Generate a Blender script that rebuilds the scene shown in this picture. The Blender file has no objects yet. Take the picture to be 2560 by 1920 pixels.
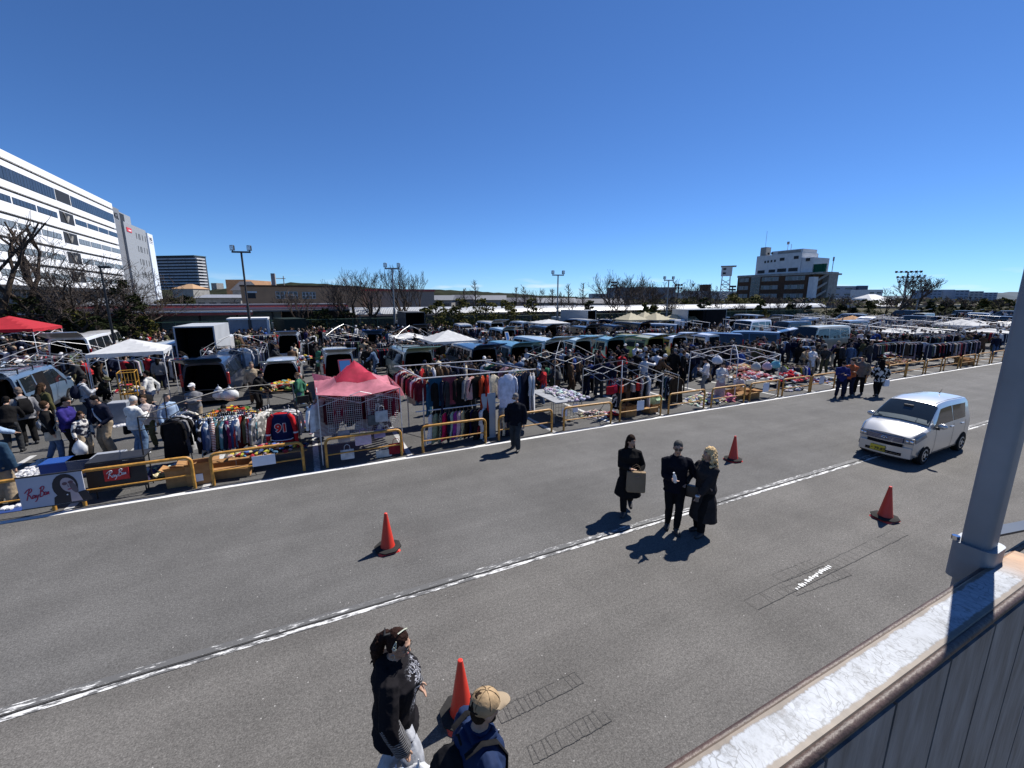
SKY_STRENGTH, SUN_STRENGTH, EXPOSURE = 0.075, 5.0, 0.55
import bpy, bmesh, math, random
from mathutils import Vector, Matrix, noise
R = random.Random(7)
rad = math.radians
SC = bpy.context.scene
COL = SC.collection
# ------------------------------------------------------------------ frames
CAM_H = 4.4
PITCH = rad(11.5)
FPX = 1060.0                       # focal length in pixels of a 2560 px wide picture
TH = rad(25.8)                     # bearing of the road: local x runs along it (s), local y across it (t)
UX, UY = math.cos(TH), math.sin(TH)
def W(s, t, z=0.0):
    return Vector((s*UX - t*UY, s*UY + t*UX, z))
def ray(px, py):
    u, v = px-1280, py-960
    return u, FPX*math.cos(PITCH)-v*math.sin(PITCH), -(v*math.cos(PITCH)+FPX*math.sin(PITCH))
def G(px, py, z=0.0):
    x, y, d = ray(px, py)
    k = (z-CAM_H)/d
    return Vector((x*k, y*k, z))
def ST(px, py, z=0.0):
    p = G(px, py, z)
    return p.x*UX+p.y*UY, -p.x*UY+p.y*UX

# ------------------------------------------------------------------ mesh builder
class MB:
    def __init__(self):
        self.v = []; self.f = []; self.m = []; self.c = []; self.cur = 0; self.col = (1, 1, 1)
    def add(self, vs, fs):
        b = len(self.v)
        self.v += [tuple(p) for p in vs]
        for f in fs:
            self.f.append([b+i for i in f]); self.m.append(self.cur); self.c.append(self.col)
        return self
    def quad(self, a, b, c, d): return self.add([a, b, c, d], [(0, 1, 2, 3)])
    def poly(self, ps): return self.add(ps, [tuple(range(len(ps)))])
    def box(self, x0, y0, z0, x1, y1, z1, rz=0, about=None):
        vs = [(x0,y0,z0),(x1,y0,z0),(x1,y1,z0),(x0,y1,z0),(x0,y0,z1),(x1,y0,z1),(x1,y1,z1),(x0,y1,z1)]
        if rz:
            c, s = math.cos(rz), math.sin(rz)
            ax, ay = about or ((x0+x1)/2, (y0+y1)/2)
            vs = [(ax+(x-ax)*c-(y-ay)*s, ay+(x-ax)*s+(y-ay)*c, z) for x, y, z in vs]
        return self.add(vs, [(3,2,1,0),(4,5,6,7),(0,1,5,4),(1,2,6,5),(2,3,7,6),(3,0,4,7)])
    def bbox(self, x0, y0, z0, x1, y1, z1, b=.01):
        # box with chamfered vertical + top edges
        a = [(x0+b,y0),(x1-b,y0),(x1,y0+b),(x1,y1-b),(x1-b,y1),(x0+b,y1),(x0,y1-b),(x0,y0+b)]
        cx, cy = (x0+x1)/2, (y0+y1)/2
        def sh(q, k): return [(p[0]+(b if p[0] < cx else -b)*k, p[1]+(b if p[1] < cy else -b)*k) for p in q]
        r = [(a, z0), (a, z1-b), (sh(a, .7), z1)]
        return self.rings([[(p[0], p[1], z) for p in q] for q, z in r], cap=True)
    def rings(self, rs, cap=True, closed=False):
        n = len(rs[0]); vs = [p for r in rs for p in r]; fs = []
        m = len(rs)
        for i in range(m if closed else m-1):
            j = (i+1) % m
            for k in range(n):
                l = (k+1) % n
                fs.append((i*n+k, i*n+l, j*n+l, j*n+k))
        if cap and not closed:
            fs.append(tuple(range(n-1, -1, -1))); fs.append(tuple((m-1)*n+k for k in range(n)))
        return self.add(vs, fs)
    def tube(self, path, r, n=6, cap=True, flat=1.0):
        P = [Vector(p) for p in path]
        rr = r if isinstance(r, (list, tuple)) else [r]*len(P)
        rs = []; up = None
        for i, p in enumerate(P):
            d = (P[min(i+1, len(P)-1)]-P[max(i-1, 0)])
            if d.length < 1e-9: d = Vector((0, 0, 1))
            d.normalize()
            if up is None:
                up = Vector((0, 0, 1)) if abs(d.z) < .9 else Vector((1, 0, 0))
            a = d.cross(up)
            if a.length < 1e-6: a = d.orthogonal()
            a.normalize(); b = a.cross(d).normalized(); up = b
            rs.append([p+a*(math.cos(2*math.pi*k/n)*rr[i])+b*(math.sin(2*math.pi*k/n)*rr[i]*flat) for k in range(n)])
        return self.rings(rs, cap)
    def ell(self, c, r, n=10, m=7, rot=None):
        c = Vector(c); vs = []; fs = []
        def tr(p):
            p = Vector((p[0]*r[0], p[1]*r[1], p[2]*r[2]))
            return c+(rot @ p if rot else p)
        vs.append(tr((0, 0, -1)))
        for j in range(1, m):
            t = -math.pi/2+math.pi*j/m
            for k in range(n):
                a = 2*math.pi*k/n
                vs.append(tr((math.cos(t)*math.cos(a), math.cos(t)*math.sin(a), math.sin(t))))
        vs.append(tr((0, 0, 1)))
        for k in range(n):
            l = (k+1) % n
            fs.append((0, 1+l, 1+k))
            for j in range(m-2):
                fs.append((1+j*n+k, 1+j*n+l, 1+(j+1)*n+l, 1+(j+1)*n+k))
            fs.append((1+(m-2)*n+k, 1+(m-2)*n+l, 1+(m-1)*n))
        return self.add(vs, fs)
    def lathe(self, prof, c=(0, 0, 0), n=16, cap=True):
        return self.rings([[(c[0]+r*math.cos(2*math.pi*k/n), c[1]+r*math.sin(2*math.pi*k/n), c[2]+z) for k in range(n)] for r, z in prof], cap)
    def prism(self, pts, y0, y1, axis='y'):
        # extrude a 2-D outline (x,z) along y
        if axis == 'y': f = lambda p, k: (p[0], k, p[1])
        elif axis == 'x': f = lambda p, k: (k, p[0], p[1])
        else: f = lambda p, k: (p[0], p[1], k)
        return self.rings([[f(p, y0) for p in pts], [f(p, y1) for p in pts]], True)
    def mesh(self, name, mats, smooth=None):
        me = bpy.data.meshes.new(name)
        me.from_pydata(self.v, [], self.f)
        for m in (mats if isinstance(mats, (list, tuple)) else [mats]): me.materials.append(m)
        if any(self.m): me.polygons.foreach_set('material_index', self.m)
        if any(c != (1, 1, 1) for c in self.c):
            at = me.attributes.new('Col', 'FLOAT_COLOR', 'FACE')
            at.data.foreach_set('color', [x for c in self.c for x in (c[0], c[1], c[2], 1)])
        bm = bmesh.new(); bm.from_mesh(me)
        bmesh.ops.recalc_face_normals(bm, faces=bm.faces)
        bm.to_mesh(me); bm.free()
        if smooth is not None:
            me.polygons.foreach_set('use_smooth', [True]*len(me.polygons))
            if smooth < 3: me.set_sharp_from_angle(angle=smooth)
        me.update()
        return me
    def build(self, name, mats, parent=None, loc=None, rz=None, smooth=None, color=None):
        o = bpy.data.objects.new(name, self.mesh(name, mats, smooth))
        return place(o, parent, loc, rz, color)
def place(o, parent=None, loc=None, rz=None, color=None):
    COL.objects.link(o)
    if parent is not None: o.parent = parent
    if loc is not None: o.location = loc
    if rz is not None: o.rotation_euler = (0, 0, rz)
    if color is not None: o.color = (color[0], color[1], color[2], 1)
    return o
LABELS = {}
def tag(o, label, cat, group=None, kind=None):
    o['label'] = label; o['category'] = cat
    if group: o['group'] = group
    if kind: o['kind'] = kind
    LABELS.setdefault(label, []).append(o.name)
    return o
def thing(name, label, cat, loc=(0, 0, 0), rz=0.0, group=None):
    o = bpy.data.objects.new(name, None); o.empty_display_size = .2
    COL.objects.link(o); o.location = loc; o.rotation_euler = (0, 0, rz)
    return tag(o, label, cat, group)
def struct(o, label=None):
    o['kind'] = 'structure'
    if label: o['label'] = label
    return o
def copy_tree(src, loc, rz, label, group=None, color=None):
    c = src.copy(); COL.objects.link(c); c.location = loc; c.rotation_euler = (0, 0, rz)
    tag(c, label, src['category'], group)
    for ch in src.children:
        d = ch.copy(); COL.objects.link(d); d.parent = c
        for g in ch.children:
            e = g.copy(); COL.objects.link(e); e.parent = d
    return c
def remesh(mb, vox, smooth=2, wrinkle=0.0, wscale=6.0, seed=0):
    """one continuous skin round overlapping volumes"""
    me = mb.mesh('tmp', [])
    o = bpy.data.objects.new('tmp', me); COL.objects.link(o)
    m = o.modifiers.new('r', 'REMESH'); m.mode = 'VOXEL'; m.voxel_size = vox; m.use_smooth_shade = True
    if smooth:
        s = o.modifiers.new('s', 'SMOOTH'); s.iterations = smooth; s.factor = .5
    dg = bpy.context.evaluated_depsgraph_get()
    out = bpy.data.meshes.new_from_object(o.evaluated_get(dg))
    bpy.data.objects.remove(o); bpy.data.meshes.remove(me)
    if wrinkle:
        out.calc_loop_triangles()
        off = Vector((seed*3.1, seed*1.7, 0))
        nn = [v.normal.copy() for v in out.vertices]
        for v, n in zip(out.vertices, nn):
            p = v.co*wscale+off
            q = Vector((p.x*1.3, p.y*1.3, p.z*.9+.6*noise.noise(p*.6)))
            k = noise.noise(q)*.7+(1-abs(noise.noise(q*1.7)))*.6-.35
            v.co += n*(k*wrinkle)
    out.polygons.foreach_set('use_smooth', [True]*len(out.polygons))
    return out

# ------------------------------------------------------------------ materials
MATS = {}
def _bsdf(name):
    m = bpy.data.materials.new(name); m.use_nodes = True
    nt = m.node_tree; b = nt.nodes['Principled BSDF']
    return m, nt, b
def N(nt, t, **kw):
    n = nt.nodes.new(t)
    for k, v in kw.items(): setattr(n, k, v)
    return n
def lk(nt, a, b): nt.links.new(a, b)
def noise_node(nt, scale, detail=3, rough=.55, coord='Object', vec=None, stretch=None):
    tc = N(nt, 'ShaderNodeTexCoord')
    n = N(nt, 'ShaderNodeTexNoise'); n.inputs['Scale'].default_value = scale
    n.inputs['Detail'].default_value = detail; n.inputs['Roughness'].default_value = rough
    src = tc.outputs[coord]
    if stretch:
        mp = N(nt, 'ShaderNodeMapping'); mp.inputs['Scale'].default_value = stretch
        lk(nt, src, mp.inputs[0]); src = mp.outputs[0]
    lk(nt, src, n.inputs['Vector'])
    return n
def ramp(nt, src, stops):
    r = N(nt, 'ShaderNodeValToRGB'); cr = r.color_ramp
    while len(cr.elements) < len(stops): cr.elements.new(.5)
    for e, (p, c) in zip(cr.elements, stops):
        e.position = p; e.color = (c, c, c, 1) if isinstance(c, (int, float)) else (*c, 1)
    lk(nt, src, r.inputs[0]); return r
def mul(nt, a, b, fac=1.0, mode='MULTIPLY'):
    x = N(nt, 'ShaderNodeMix', data_type='RGBA', blend_type=mode)
    x.inputs[0].default_value = fac
    for sock, s in ((x.inputs[6], a), (x.inputs[7], b)):
        if hasattr(s, 'is_linked'): lk(nt, s, sock)
        else: sock.default_value = (*s, 1)
    return x.outputs[2]
def bump(nt, b, src, strength=.3, dist=.01):
    n = N(nt, 'ShaderNodeBump'); n.inputs['Strength'].default_value = strength; n.inputs['Distance'].default_value = dist
    lk(nt, src, n.inputs['Height']); lk(nt, n.outputs[0], b.inputs['Normal'])
def mat(name, col, rough=.6, metal=0.0, var=.25, scale=4.0, bmp=0.0, bscale=None, coat=0.0, spec=None, stretch=None, coord='Object'):
    if name in MATS: return MATS[name]
    m, nt, b = _bsdf(name)
    b.inputs['Roughness'].default_value = rough; b.inputs['Metallic'].default_value = metal
    if coat: b.inputs['Coat Weight'].default_value = coat; b.inputs['Coat Roughness'].default_value = .06
    if spec is None and rough >= .65: b.inputs['IOR'].default_value = 1.14
    if spec is not None: b.inputs['Specular IOR Level'].default_value = spec
    n = noise_node(nt, scale, 4, stretch=stretch, coord=coord)
    r = ramp(nt, n.outputs['Fac'], [(.3, 1-var), (.7, 1.0+var*.25)])
    lk(nt, mul(nt, col, r.outputs[0]), b.inputs['Base Color'])
    if bmp:
        n2 = noise_node(nt, bscale or scale*4, 3, stretch=stretch, coord=coord); bump(nt, b, n2.outputs['Fac'], bmp)
    MATS[name] = m; return m
def mat_obj(name, rough=.85, var=.3, scale=9.0, bmp=.35, pattern=None, sheen=0.0, coat=0.0, metal=0.0, col='obj'):
    """colour comes from the object itself (obj.color) or, col='Col', from a face attribute"""
    if name in MATS: return MATS[name]
    m, nt, b = _bsdf(name)
    b.inputs['Roughness'].default_value = rough; b.inputs['Metallic'].default_value = metal
    if coat: b.inputs['Coat Weight'].default_value = coat; b.inputs['Coat Roughness'].default_value = .05
    if rough >= .65: b.inputs['IOR'].default_value = 1.12
    if col == 'obj':
        src = N(nt, 'ShaderNodeObjectInfo').outputs['Color']
    else:
        a = N(nt, 'ShaderNodeAttribute'); a.attribute_name = 'Col'; src = a.outputs['Color']
    n = noise_node(nt, scale, 3)
    r = ramp(nt, n.outputs['Fac'], [(.3, 1-var), (.7, 1.05)])
    c = mul(nt, src, r.outputs[0])
    if pattern:
        tc = N(nt, 'ShaderNodeTexCoord')
        if pattern == 'stripe':
            w = N(nt, 'ShaderNodeTexWave'); w.bands_direction = 'Z'; w.inputs['Scale'].default_value = 9
            lk(nt, tc.outputs['Object'], w.inputs['Vector'])
            f = ramp(nt, w.outputs['Fac'], [(.48, 0.0), (.55, 1.0)])
        elif pattern == 'patch':
            w = N(nt, 'ShaderNodeTexNoise'); w.inputs['Scale'].default_value = 9; w.inputs['Detail'].default_value = 1
            lk(nt, tc.outputs['Object'], w.inputs['Vector'])
            f = ramp(nt, w.outputs['Fac'], [(.5, 0.0), (.56, 1.0)])
        else:
            w = N(nt, 'ShaderNodeTexChecker'); w.inputs['Scale'].default_value = 14
            lk(nt, tc.outputs['Object'], w.inputs['Vector'])
            f = ramp(nt, w.outputs['Fac'], [(.4, 0.0), (.6, 1.0)])
        x = N(nt, 'ShaderNodeMix', data_type='RGBA'); lk(nt, f.outputs[0], x.inputs[0])
        lk(nt, c, x.inputs[6]); x.inputs[7].default_value = (.62, .6, .56, 1) if pattern != 'check' else (.05, .05, .07, 1)
        c = x.outputs[2]
    lk(nt, c, b.inputs['Base Color'])
    if bmp:
        n2 = noise_node(nt, scale*1.6, 3); bump(nt, b, n2.outputs['Fac'], bmp, .02)
    MATS[name] = m; return m
CLOTH = mat_obj('cloth')
CLOTH_STRIPE = mat_obj('cloth_striped', pattern='stripe')
CLOTH_PATCH = mat_obj('cloth_printed', pattern='patch')
CLOTH_CHECK = mat_obj('cloth_checked', pattern='check')
VCOL = mat_obj('cloth_mixed', col='Col', var=.3, scale=14)
PAINT = mat_obj('car_paint', rough=.32, var=.06, scale=2, bmp=0, coat=.7, metal=.15)
SKIN = mat('skin', (.42, .25, .17), .55, var=.15, scale=12)
HAIR = mat_obj('hair', rough=.66, var=.5, scale=26, bmp=.6)
STEEL = mat('galvanised_steel', (.42, .43, .44), .42, .85, var=.3, scale=7)
PIPE = mat('white_painted_pipe', (.62, .62, .63), .4, .3, var=.18, scale=9)
BLACKMETAL = mat('black_metal', (.018, .018, .02), .45, .3, var=.3)
YELLOW = mat('yellow_rail_paint', (.50, .25, .045), .5, 0, var=.42, scale=11, bmp=.15)
CARD = mat('cardboard', (.36, .2, .09), .85, 0, var=.25, scale=6, bmp=.15)
PAPER = mat('white_paper', (.72, .73, .78), .8, 0, var=.08)
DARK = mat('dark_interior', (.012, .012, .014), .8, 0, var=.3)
GLASS = mat('tinted_glass', (.012, .016, .02), .06, 0, var=.2, spec=.7)
RUBBER = mat('tyre_rubber', (.02, .02, .021), .8, 0, var=.3)
ALLOY = mat('wheel_alloy', (.5, .51, .53), .35, .8, var=.15)
REDLAMP = mat('red_lamp', (.42, .012, .012), .2, 0, var=.15, coat=.5)
CLEARLAMP = mat('clear_lamp', (.6, .63, .66), .15, .35, var=.2, coat=.8)
CHROME = mat('chrome', (.75, .76, .8), .12, 1, var=.1)
BLACKPLASTIC = mat('black_plastic', (.016, .016, .017), .5, 0, var=.2)
WOOD = mat('wood', (.3, .17, .08), .7, 0, var=.35, scale=7)
BARK = mat('bark', (.075, .058, .046), .9, 0, var=.45, scale=6, bmp=.6)
WHITEPL = mat('white_plastic', (.7, .71, .72), .5, 0, var=.1)
PLASTICBAG = mat('thin_plastic_bag', (.66, .68, .7), .35, 0, var=.18, scale=12, bmp=.5)
# ------------------------------------------------------------------ camera, world, sun
cam = bpy.data.cameras.new('camera'); co = bpy.data.objects.new('camera', cam); COL.objects.link(co)
co.location = (0, 0, CAM_H); co.rotation_euler = (math.pi/2-PITCH, 0, 0)
cam.sensor_width = 36; cam.lens = 36*FPX/2560; cam.clip_start = .05; cam.clip_end = 6000
SC.camera = co
SUN_AZ, SUN_EL = rad(42), rad(53)
w = bpy.data.worlds.new('World'); SC.world = w; w.use_nodes = True
nt = w.node_tree; bg = nt.nodes['Background']
sky = N(nt, 'ShaderNodeTexSky', sky_type='NISHITA'); sky.sun_disc = False
sky.sun_elevation = SUN_EL; sky.sun_rotation = math.pi/2-SUN_AZ
sky.altitude = 0; sky.air_density = .7; sky.dust_density = 0.0; sky.ozone_density = 6.0
skyc = mul(nt, sky.outputs[0], (.66, .92, 1.2))      # clear cold winter sky
# thin cloud scraps low over the horizon
tc = N(nt, 'ShaderNodeTexCoord'); mp = N(nt, 'ShaderNodeMapping'); mp.inputs['Scale'].default_value = (9, 9, 60)
lk(nt, tc.outputs['Generated'], mp.inputs[0])
cn = N(nt, 'ShaderNodeTexNoise'); cn.inputs['Scale'].default_value = 1.0; cn.inputs['Detail'].default_value = 5
lk(nt, mp.outputs[0], cn.inputs['Vector'])
cr = ramp(nt, cn.outputs['Fac'], [(.56, 0.0), (.72, .55)])
sx = N(nt, 'ShaderNodeSeparateXYZ'); lk(nt, tc.outputs['Generated'], sx.inputs[0])
el = ramp(nt, sx.outputs['Z'], [(0.0, .7), (.02, 1.0), (.05, 0.0)])
mm = N(nt, 'ShaderNodeMath', operation='MULTIPLY'); lk(nt, cr.outputs[0], mm.inputs[0]); lk(nt, el.outputs[0], mm.inputs[1])
mx = N(nt, 'ShaderNodeMix', data_type='RGBA'); lk(nt, mm.outputs[0], mx.inputs[0]); lk(nt, skyc, mx.inputs[6]); mx.inputs[7].default_value = (9, 9.4, 10, 1)
lk(nt, mx.outputs[2], bg.inputs[0]); bg.inputs[1].default_value = SKY_STRENGTH
sl = bpy.data.lights.new('sun', 'SUN'); sl.energy = SUN_STRENGTH; sl.angle = rad(.53); sl.color = (1, .955, .89)
so = bpy.data.objects.new('sun', sl); COL.objects.link(so); so.location = (20, 20, 40)
so.rotation_euler = Vector((-math.cos(SUN_EL)*math.cos(SUN_AZ), -math.cos(SUN_EL)*math.sin(SUN_AZ), -math.sin(SUN_EL))).to_track_quat('-Z', 'Y').to_euler()
vs = SC.view_settings; vs.view_transform = 'Standard'; vs.look = 'None'; vs.gamma = 1; vs.exposure = EXPOSURE
SC.display_settings.display_device = 'sRGB'
SC.render.engine = 'CYCLES'
SC.cycles.max_bounces = 5; SC.cycles.diffuse_bounces = 2; SC.cycles.glossy_bounces = 3; SC.cycles.transmission_bounces = 3
SC.cycles.transparent_max_bounces = 8; SC.cycles.caustics_reflective = False; SC.cycles.caustics_refractive = False
SC.cycles.use_denoising = True

# ------------------------------------------------------------------ ground
def asphalt(name, base, warm=0.0, patch=.2):
    m, nt, b = _bsdf(name)
    fine = noise_node(nt, 60, 3, .8); grain = noise_node(nt, 24, 3, .7); big = noise_node(nt, .5, 4, .6); mid = noise_node(nt, 3.0, 4, .65)
    c1 = ramp(nt, fine.outputs['Fac'], [(.3, .55), (.5, .97), (.72, 1.75)])
    c2 = ramp(nt, big.outputs['Fac'], [(.3, 1-patch), (.7, 1+patch*.6)])
    c3 = ramp(nt, mid.outputs['Fac'], [(.25, .92), (.75, 1.07)])
    wear = noise_node(nt, 1.0, 4, .6, stretch=(.07, 1.5, 1)); c5 = ramp(nt, wear.outputs['Fac'], [(.3, .88), (.7, 1.1)])
    c4 = ramp(nt, grain.outputs['Fac'], [(.3, .78), (.7, 1.24)])
    col = mul(nt, (base*(1+warm), base, base*(1-warm*1.3)), c1.outputs[0])
    for c in (c2, c3, c4, c5): col = mul(nt, col, c.outputs[0])
    tc = N(nt, 'ShaderNodeTexCoord'); vo = N(nt, 'ShaderNodeTexVoronoi'); vo.inputs['Scale'].default_value = 9
    lk(nt, tc.outputs['Object'], vo.inputs['Vector'])
    sp = ramp(nt, vo.outputs['Distance'], [(.055, 1.0), (.085, 0.0)])
    x = N(nt, 'ShaderNodeMix', data_type='RGBA'); 
    f = N(nt, 'ShaderNodeMath', operation='MULTIPLY'); lk(nt, sp.outputs[0], f.inputs[0])
    sr = ramp(nt, N_col(nt, vo), [(.72, 0.0), (.8, .8)])
    lk(nt, sr.outputs[0], f.inputs[1]); lk(nt, f.outputs[0], x.inputs[0]); lk(nt, col, x.inputs[6]); x.inputs[7].default_value = (.42, .41, .39, 1)
    lk(nt, x.outputs[2], b.inputs['Base Color']); b.inputs['Roughness'].default_value = .88; b.inputs['IOR'].default_value = 1.3
    bump(nt, b, fine.outputs['Fac'], .35, .006)
    MATS[name] = m; return m
def N_col(nt, vo):
    s = N(nt, 'ShaderNodeSeparateColor'); lk(nt, vo.outputs['Color'], s.inputs[0]); return s.outputs[0]
A_ROAD = asphalt('road_asphalt', .104, .024)
A_LANE = asphalt('road_asphalt_worn', .112, .05)
A_LOT = asphalt('lot_asphalt', .085, .02)
EARTH = mat('scrub_ground', (.09, .085, .06), .95, 0, var=.4, scale=.15)
def sheet(name, s0, s1, t0, t1, z, m, label=None):
    b = MB(); b.quad((s0, t0, 0), (s1, t0, 0), (s1, t1, 0), (s0, t1, 0))
    return struct(b.build(name, m, loc=(0, 0, z), rz=TH), label)
sheet('ground', -2500, 2500, -600, 3500, -.02, EARTH)
sheet('road', -60, 270, 5.75, 11.45, 0.0, A_ROAD, 'grey asphalt road lane beside the market lot')
sheet('pavement', -60, 270, -6, 5.75, 0.001, A_LANE, 'warmer grey asphalt lane nearest the camera')
sheet('parking_lot', -75, 270, 11.45, 47.5, 0.0, A_LOT, 'asphalt lot under the market stalls')

def worn(name, dens, base=.66, asp=.1, sc=(3, 14, 1)):
    m, nt, b = _bsdf(name)
    n = noise_node(nt, 3.2, 6, .72, stretch=sc); n2 = noise_node(nt, .35, 2)
    ad = N(nt, 'ShaderNodeMath', operation='ADD'); lk(nt, n.outputs['Fac'], ad.inputs[0])
    sc2 = N(nt, 'ShaderNodeMath', operation='MULTIPLY_ADD'); lk(nt, n2.outputs['Fac'], sc2.inputs[0]); sc2.inputs[1].default_value = .55; sc2.inputs[2].default_value = -.27
    lk(nt, sc2.outputs[0], ad.inputs[1])
    r = ramp(nt, ad.outputs[0], [(dens-.035, (asp, asp, asp)), (dens+.035, (base, base, base*.98))])
    f2 = noise_node(nt, 90, 3, .7); c = ramp(nt, f2.outputs['Fac'], [(.3, .72), (.65, 1.08)])
    lk(nt, mul(nt, r.outputs[0], c.outputs[0]), b.inputs['Base Color']); b.inputs['Roughness'].default_value = .75
    MATS[name] = m; return m
P_SOLID = worn('edge_line_paint', .3); P_WORN = worn('worn_line_paint', .50, sc=(1.2, 5, 1)); P_FAINT = worn('faint_line_paint', .585, sc=(1.5, 7, 1)); P_BAY = worn('bay_line_paint', .46, .5)
TAR = mat('joint_tar', (.03, .03, .03), .8)
CRACK = mat('saw_cut', (.092, .09, .086), .9, var=.5, scale=20)
def strip(name, s0, s1, t0, t1, z, m, label=None):
    b = MB(); n = max(1, int((s1-s0)/.5)); rr = random.Random(int(s0*7+t0*31))
    for i in range(n):
        a, c = s0+(s1-s0)*i/n, s0+(s1-s0)*(i+1)/n
        b.quad((a, t0, 0), (c, t0, 0), (c, t1, 0), (a, t1, 0))
    return struct(b.build(name, m, loc=(0, 0, z), rz=TH), label)
strip('road_marking', -60, 110, 11.32, 11.47, .005, P_SOLID, 'solid white line along the foot of the yellow rails')
strip('road_marking', -30, 70, 5.775, 5.885, .006, P_FAINT, 'faint far half of the worn white centre line')
strip('road_marking', -30, 70, 5.665, 5.735, .007, P_WORN, 'brighter near half of the worn white centre line')
strip('road_joint', -30, 70, 5.745, 5.758, .008, TAR, 'dark joint running through the centre line')
for k in range(-8, 22):
    s = -.05+2.41*k
    b = MB(); b.quad((s-.075, 11.47, 0), (s+.075, 11.47, 0), (s+.075, 16.2, 0), (s-.075, 16.2, 0))
    struct(b.build('bay_marking', P_BAY, loc=(0, 0, .005), rz=TH))
# saw-cut ladders left in the asphalt
def ladder(a, b_, wd, n, seed, skip=.15, wob=.03):
    rr = random.Random(seed); mb = MB(); a = Vector(a); c = Vector(b_); d = (c-a).normalized(); q = Vector((-d.y, d.x, 0))
    def seg(p, e, w=.0045):
        v = (e-p).normalized(); k = Vector((-v.y, v.x, 0))*w
        mb.quad(p-k, e-k, e+k, p+k)
    L = (c-a).length; st = 14
    for off in (0, wd):
        for i in range(st):
            if rr.random() < .12 and off: continue
            seg(a+d*(L*i/st)+q*(off+rr.uniform(-.006, .006)), a+d*(L*(i+1)/st)+q*(off+rr.uniform(-.006, .006)), .0035 if off == 0 else .002)
    for i in range(n+1):
        if rr.random() < skip and 0 < i < n: continue
        x = L*i/n+rr.uniform(-.25, .25)*L/n*(0 < i < n)
        seg(a+d*x, a+d*(x+rr.uniform(-wob, wob))+q*(wd*rr.choice((1, 1, 1, .7, 1.15))), .0022)
    return struct(mb.build('road_crack', CRACK, loc=(0, 0, .009)), 'thin dark saw cuts in ladder shape in the near lane')
def gz(px, py): p = G(px, py); return (p.x, p.y, 0)
ladder(gz(1255, 1810), gz(1460, 1708), .17, 15, 1)
ladder(gz(1335, 1912), gz(1530, 1803), .17, 11, 2)
ladder(gz(1895, 1525), gz(2270, 1338), .22, 30, 3)
ladder(gz(1990, 1490), gz(2130, 1438), .2, 13, 4)
ladder(gz(1960, 1455), gz(2060, 1415), .2, 8, 5, .3)
b = MB(); rr = random.Random(4)
p0, p1 = Vector(gz(1990, 1474)), Vector(gz(2076, 1414)); d = (p1-p0); q = Vector((-d.y, d.x, 0)).normalized()
for i in range(17):
    a = p0+d*(i/17.0); e = p0+d*((i+.45+rr.random()*.45)/17); w_ = .02+.025*rr.random(); o_ = q*rr.uniform(-.012, .012)
    b.poly([a-q*w_*.6+o_, (a+e)/2-q*w_+o_, e-q*w_*.5+o_, e+q*w_*.6+o_, (a+e)/2+q*w_+o_, a+q*w_*.7+o_])
struct(b.build('road_marking', mat('paint_scrap', (.68, .68, .66), .7), loc=(0, 0, .011)), 'scraps of old white paint over the saw cuts')
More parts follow.
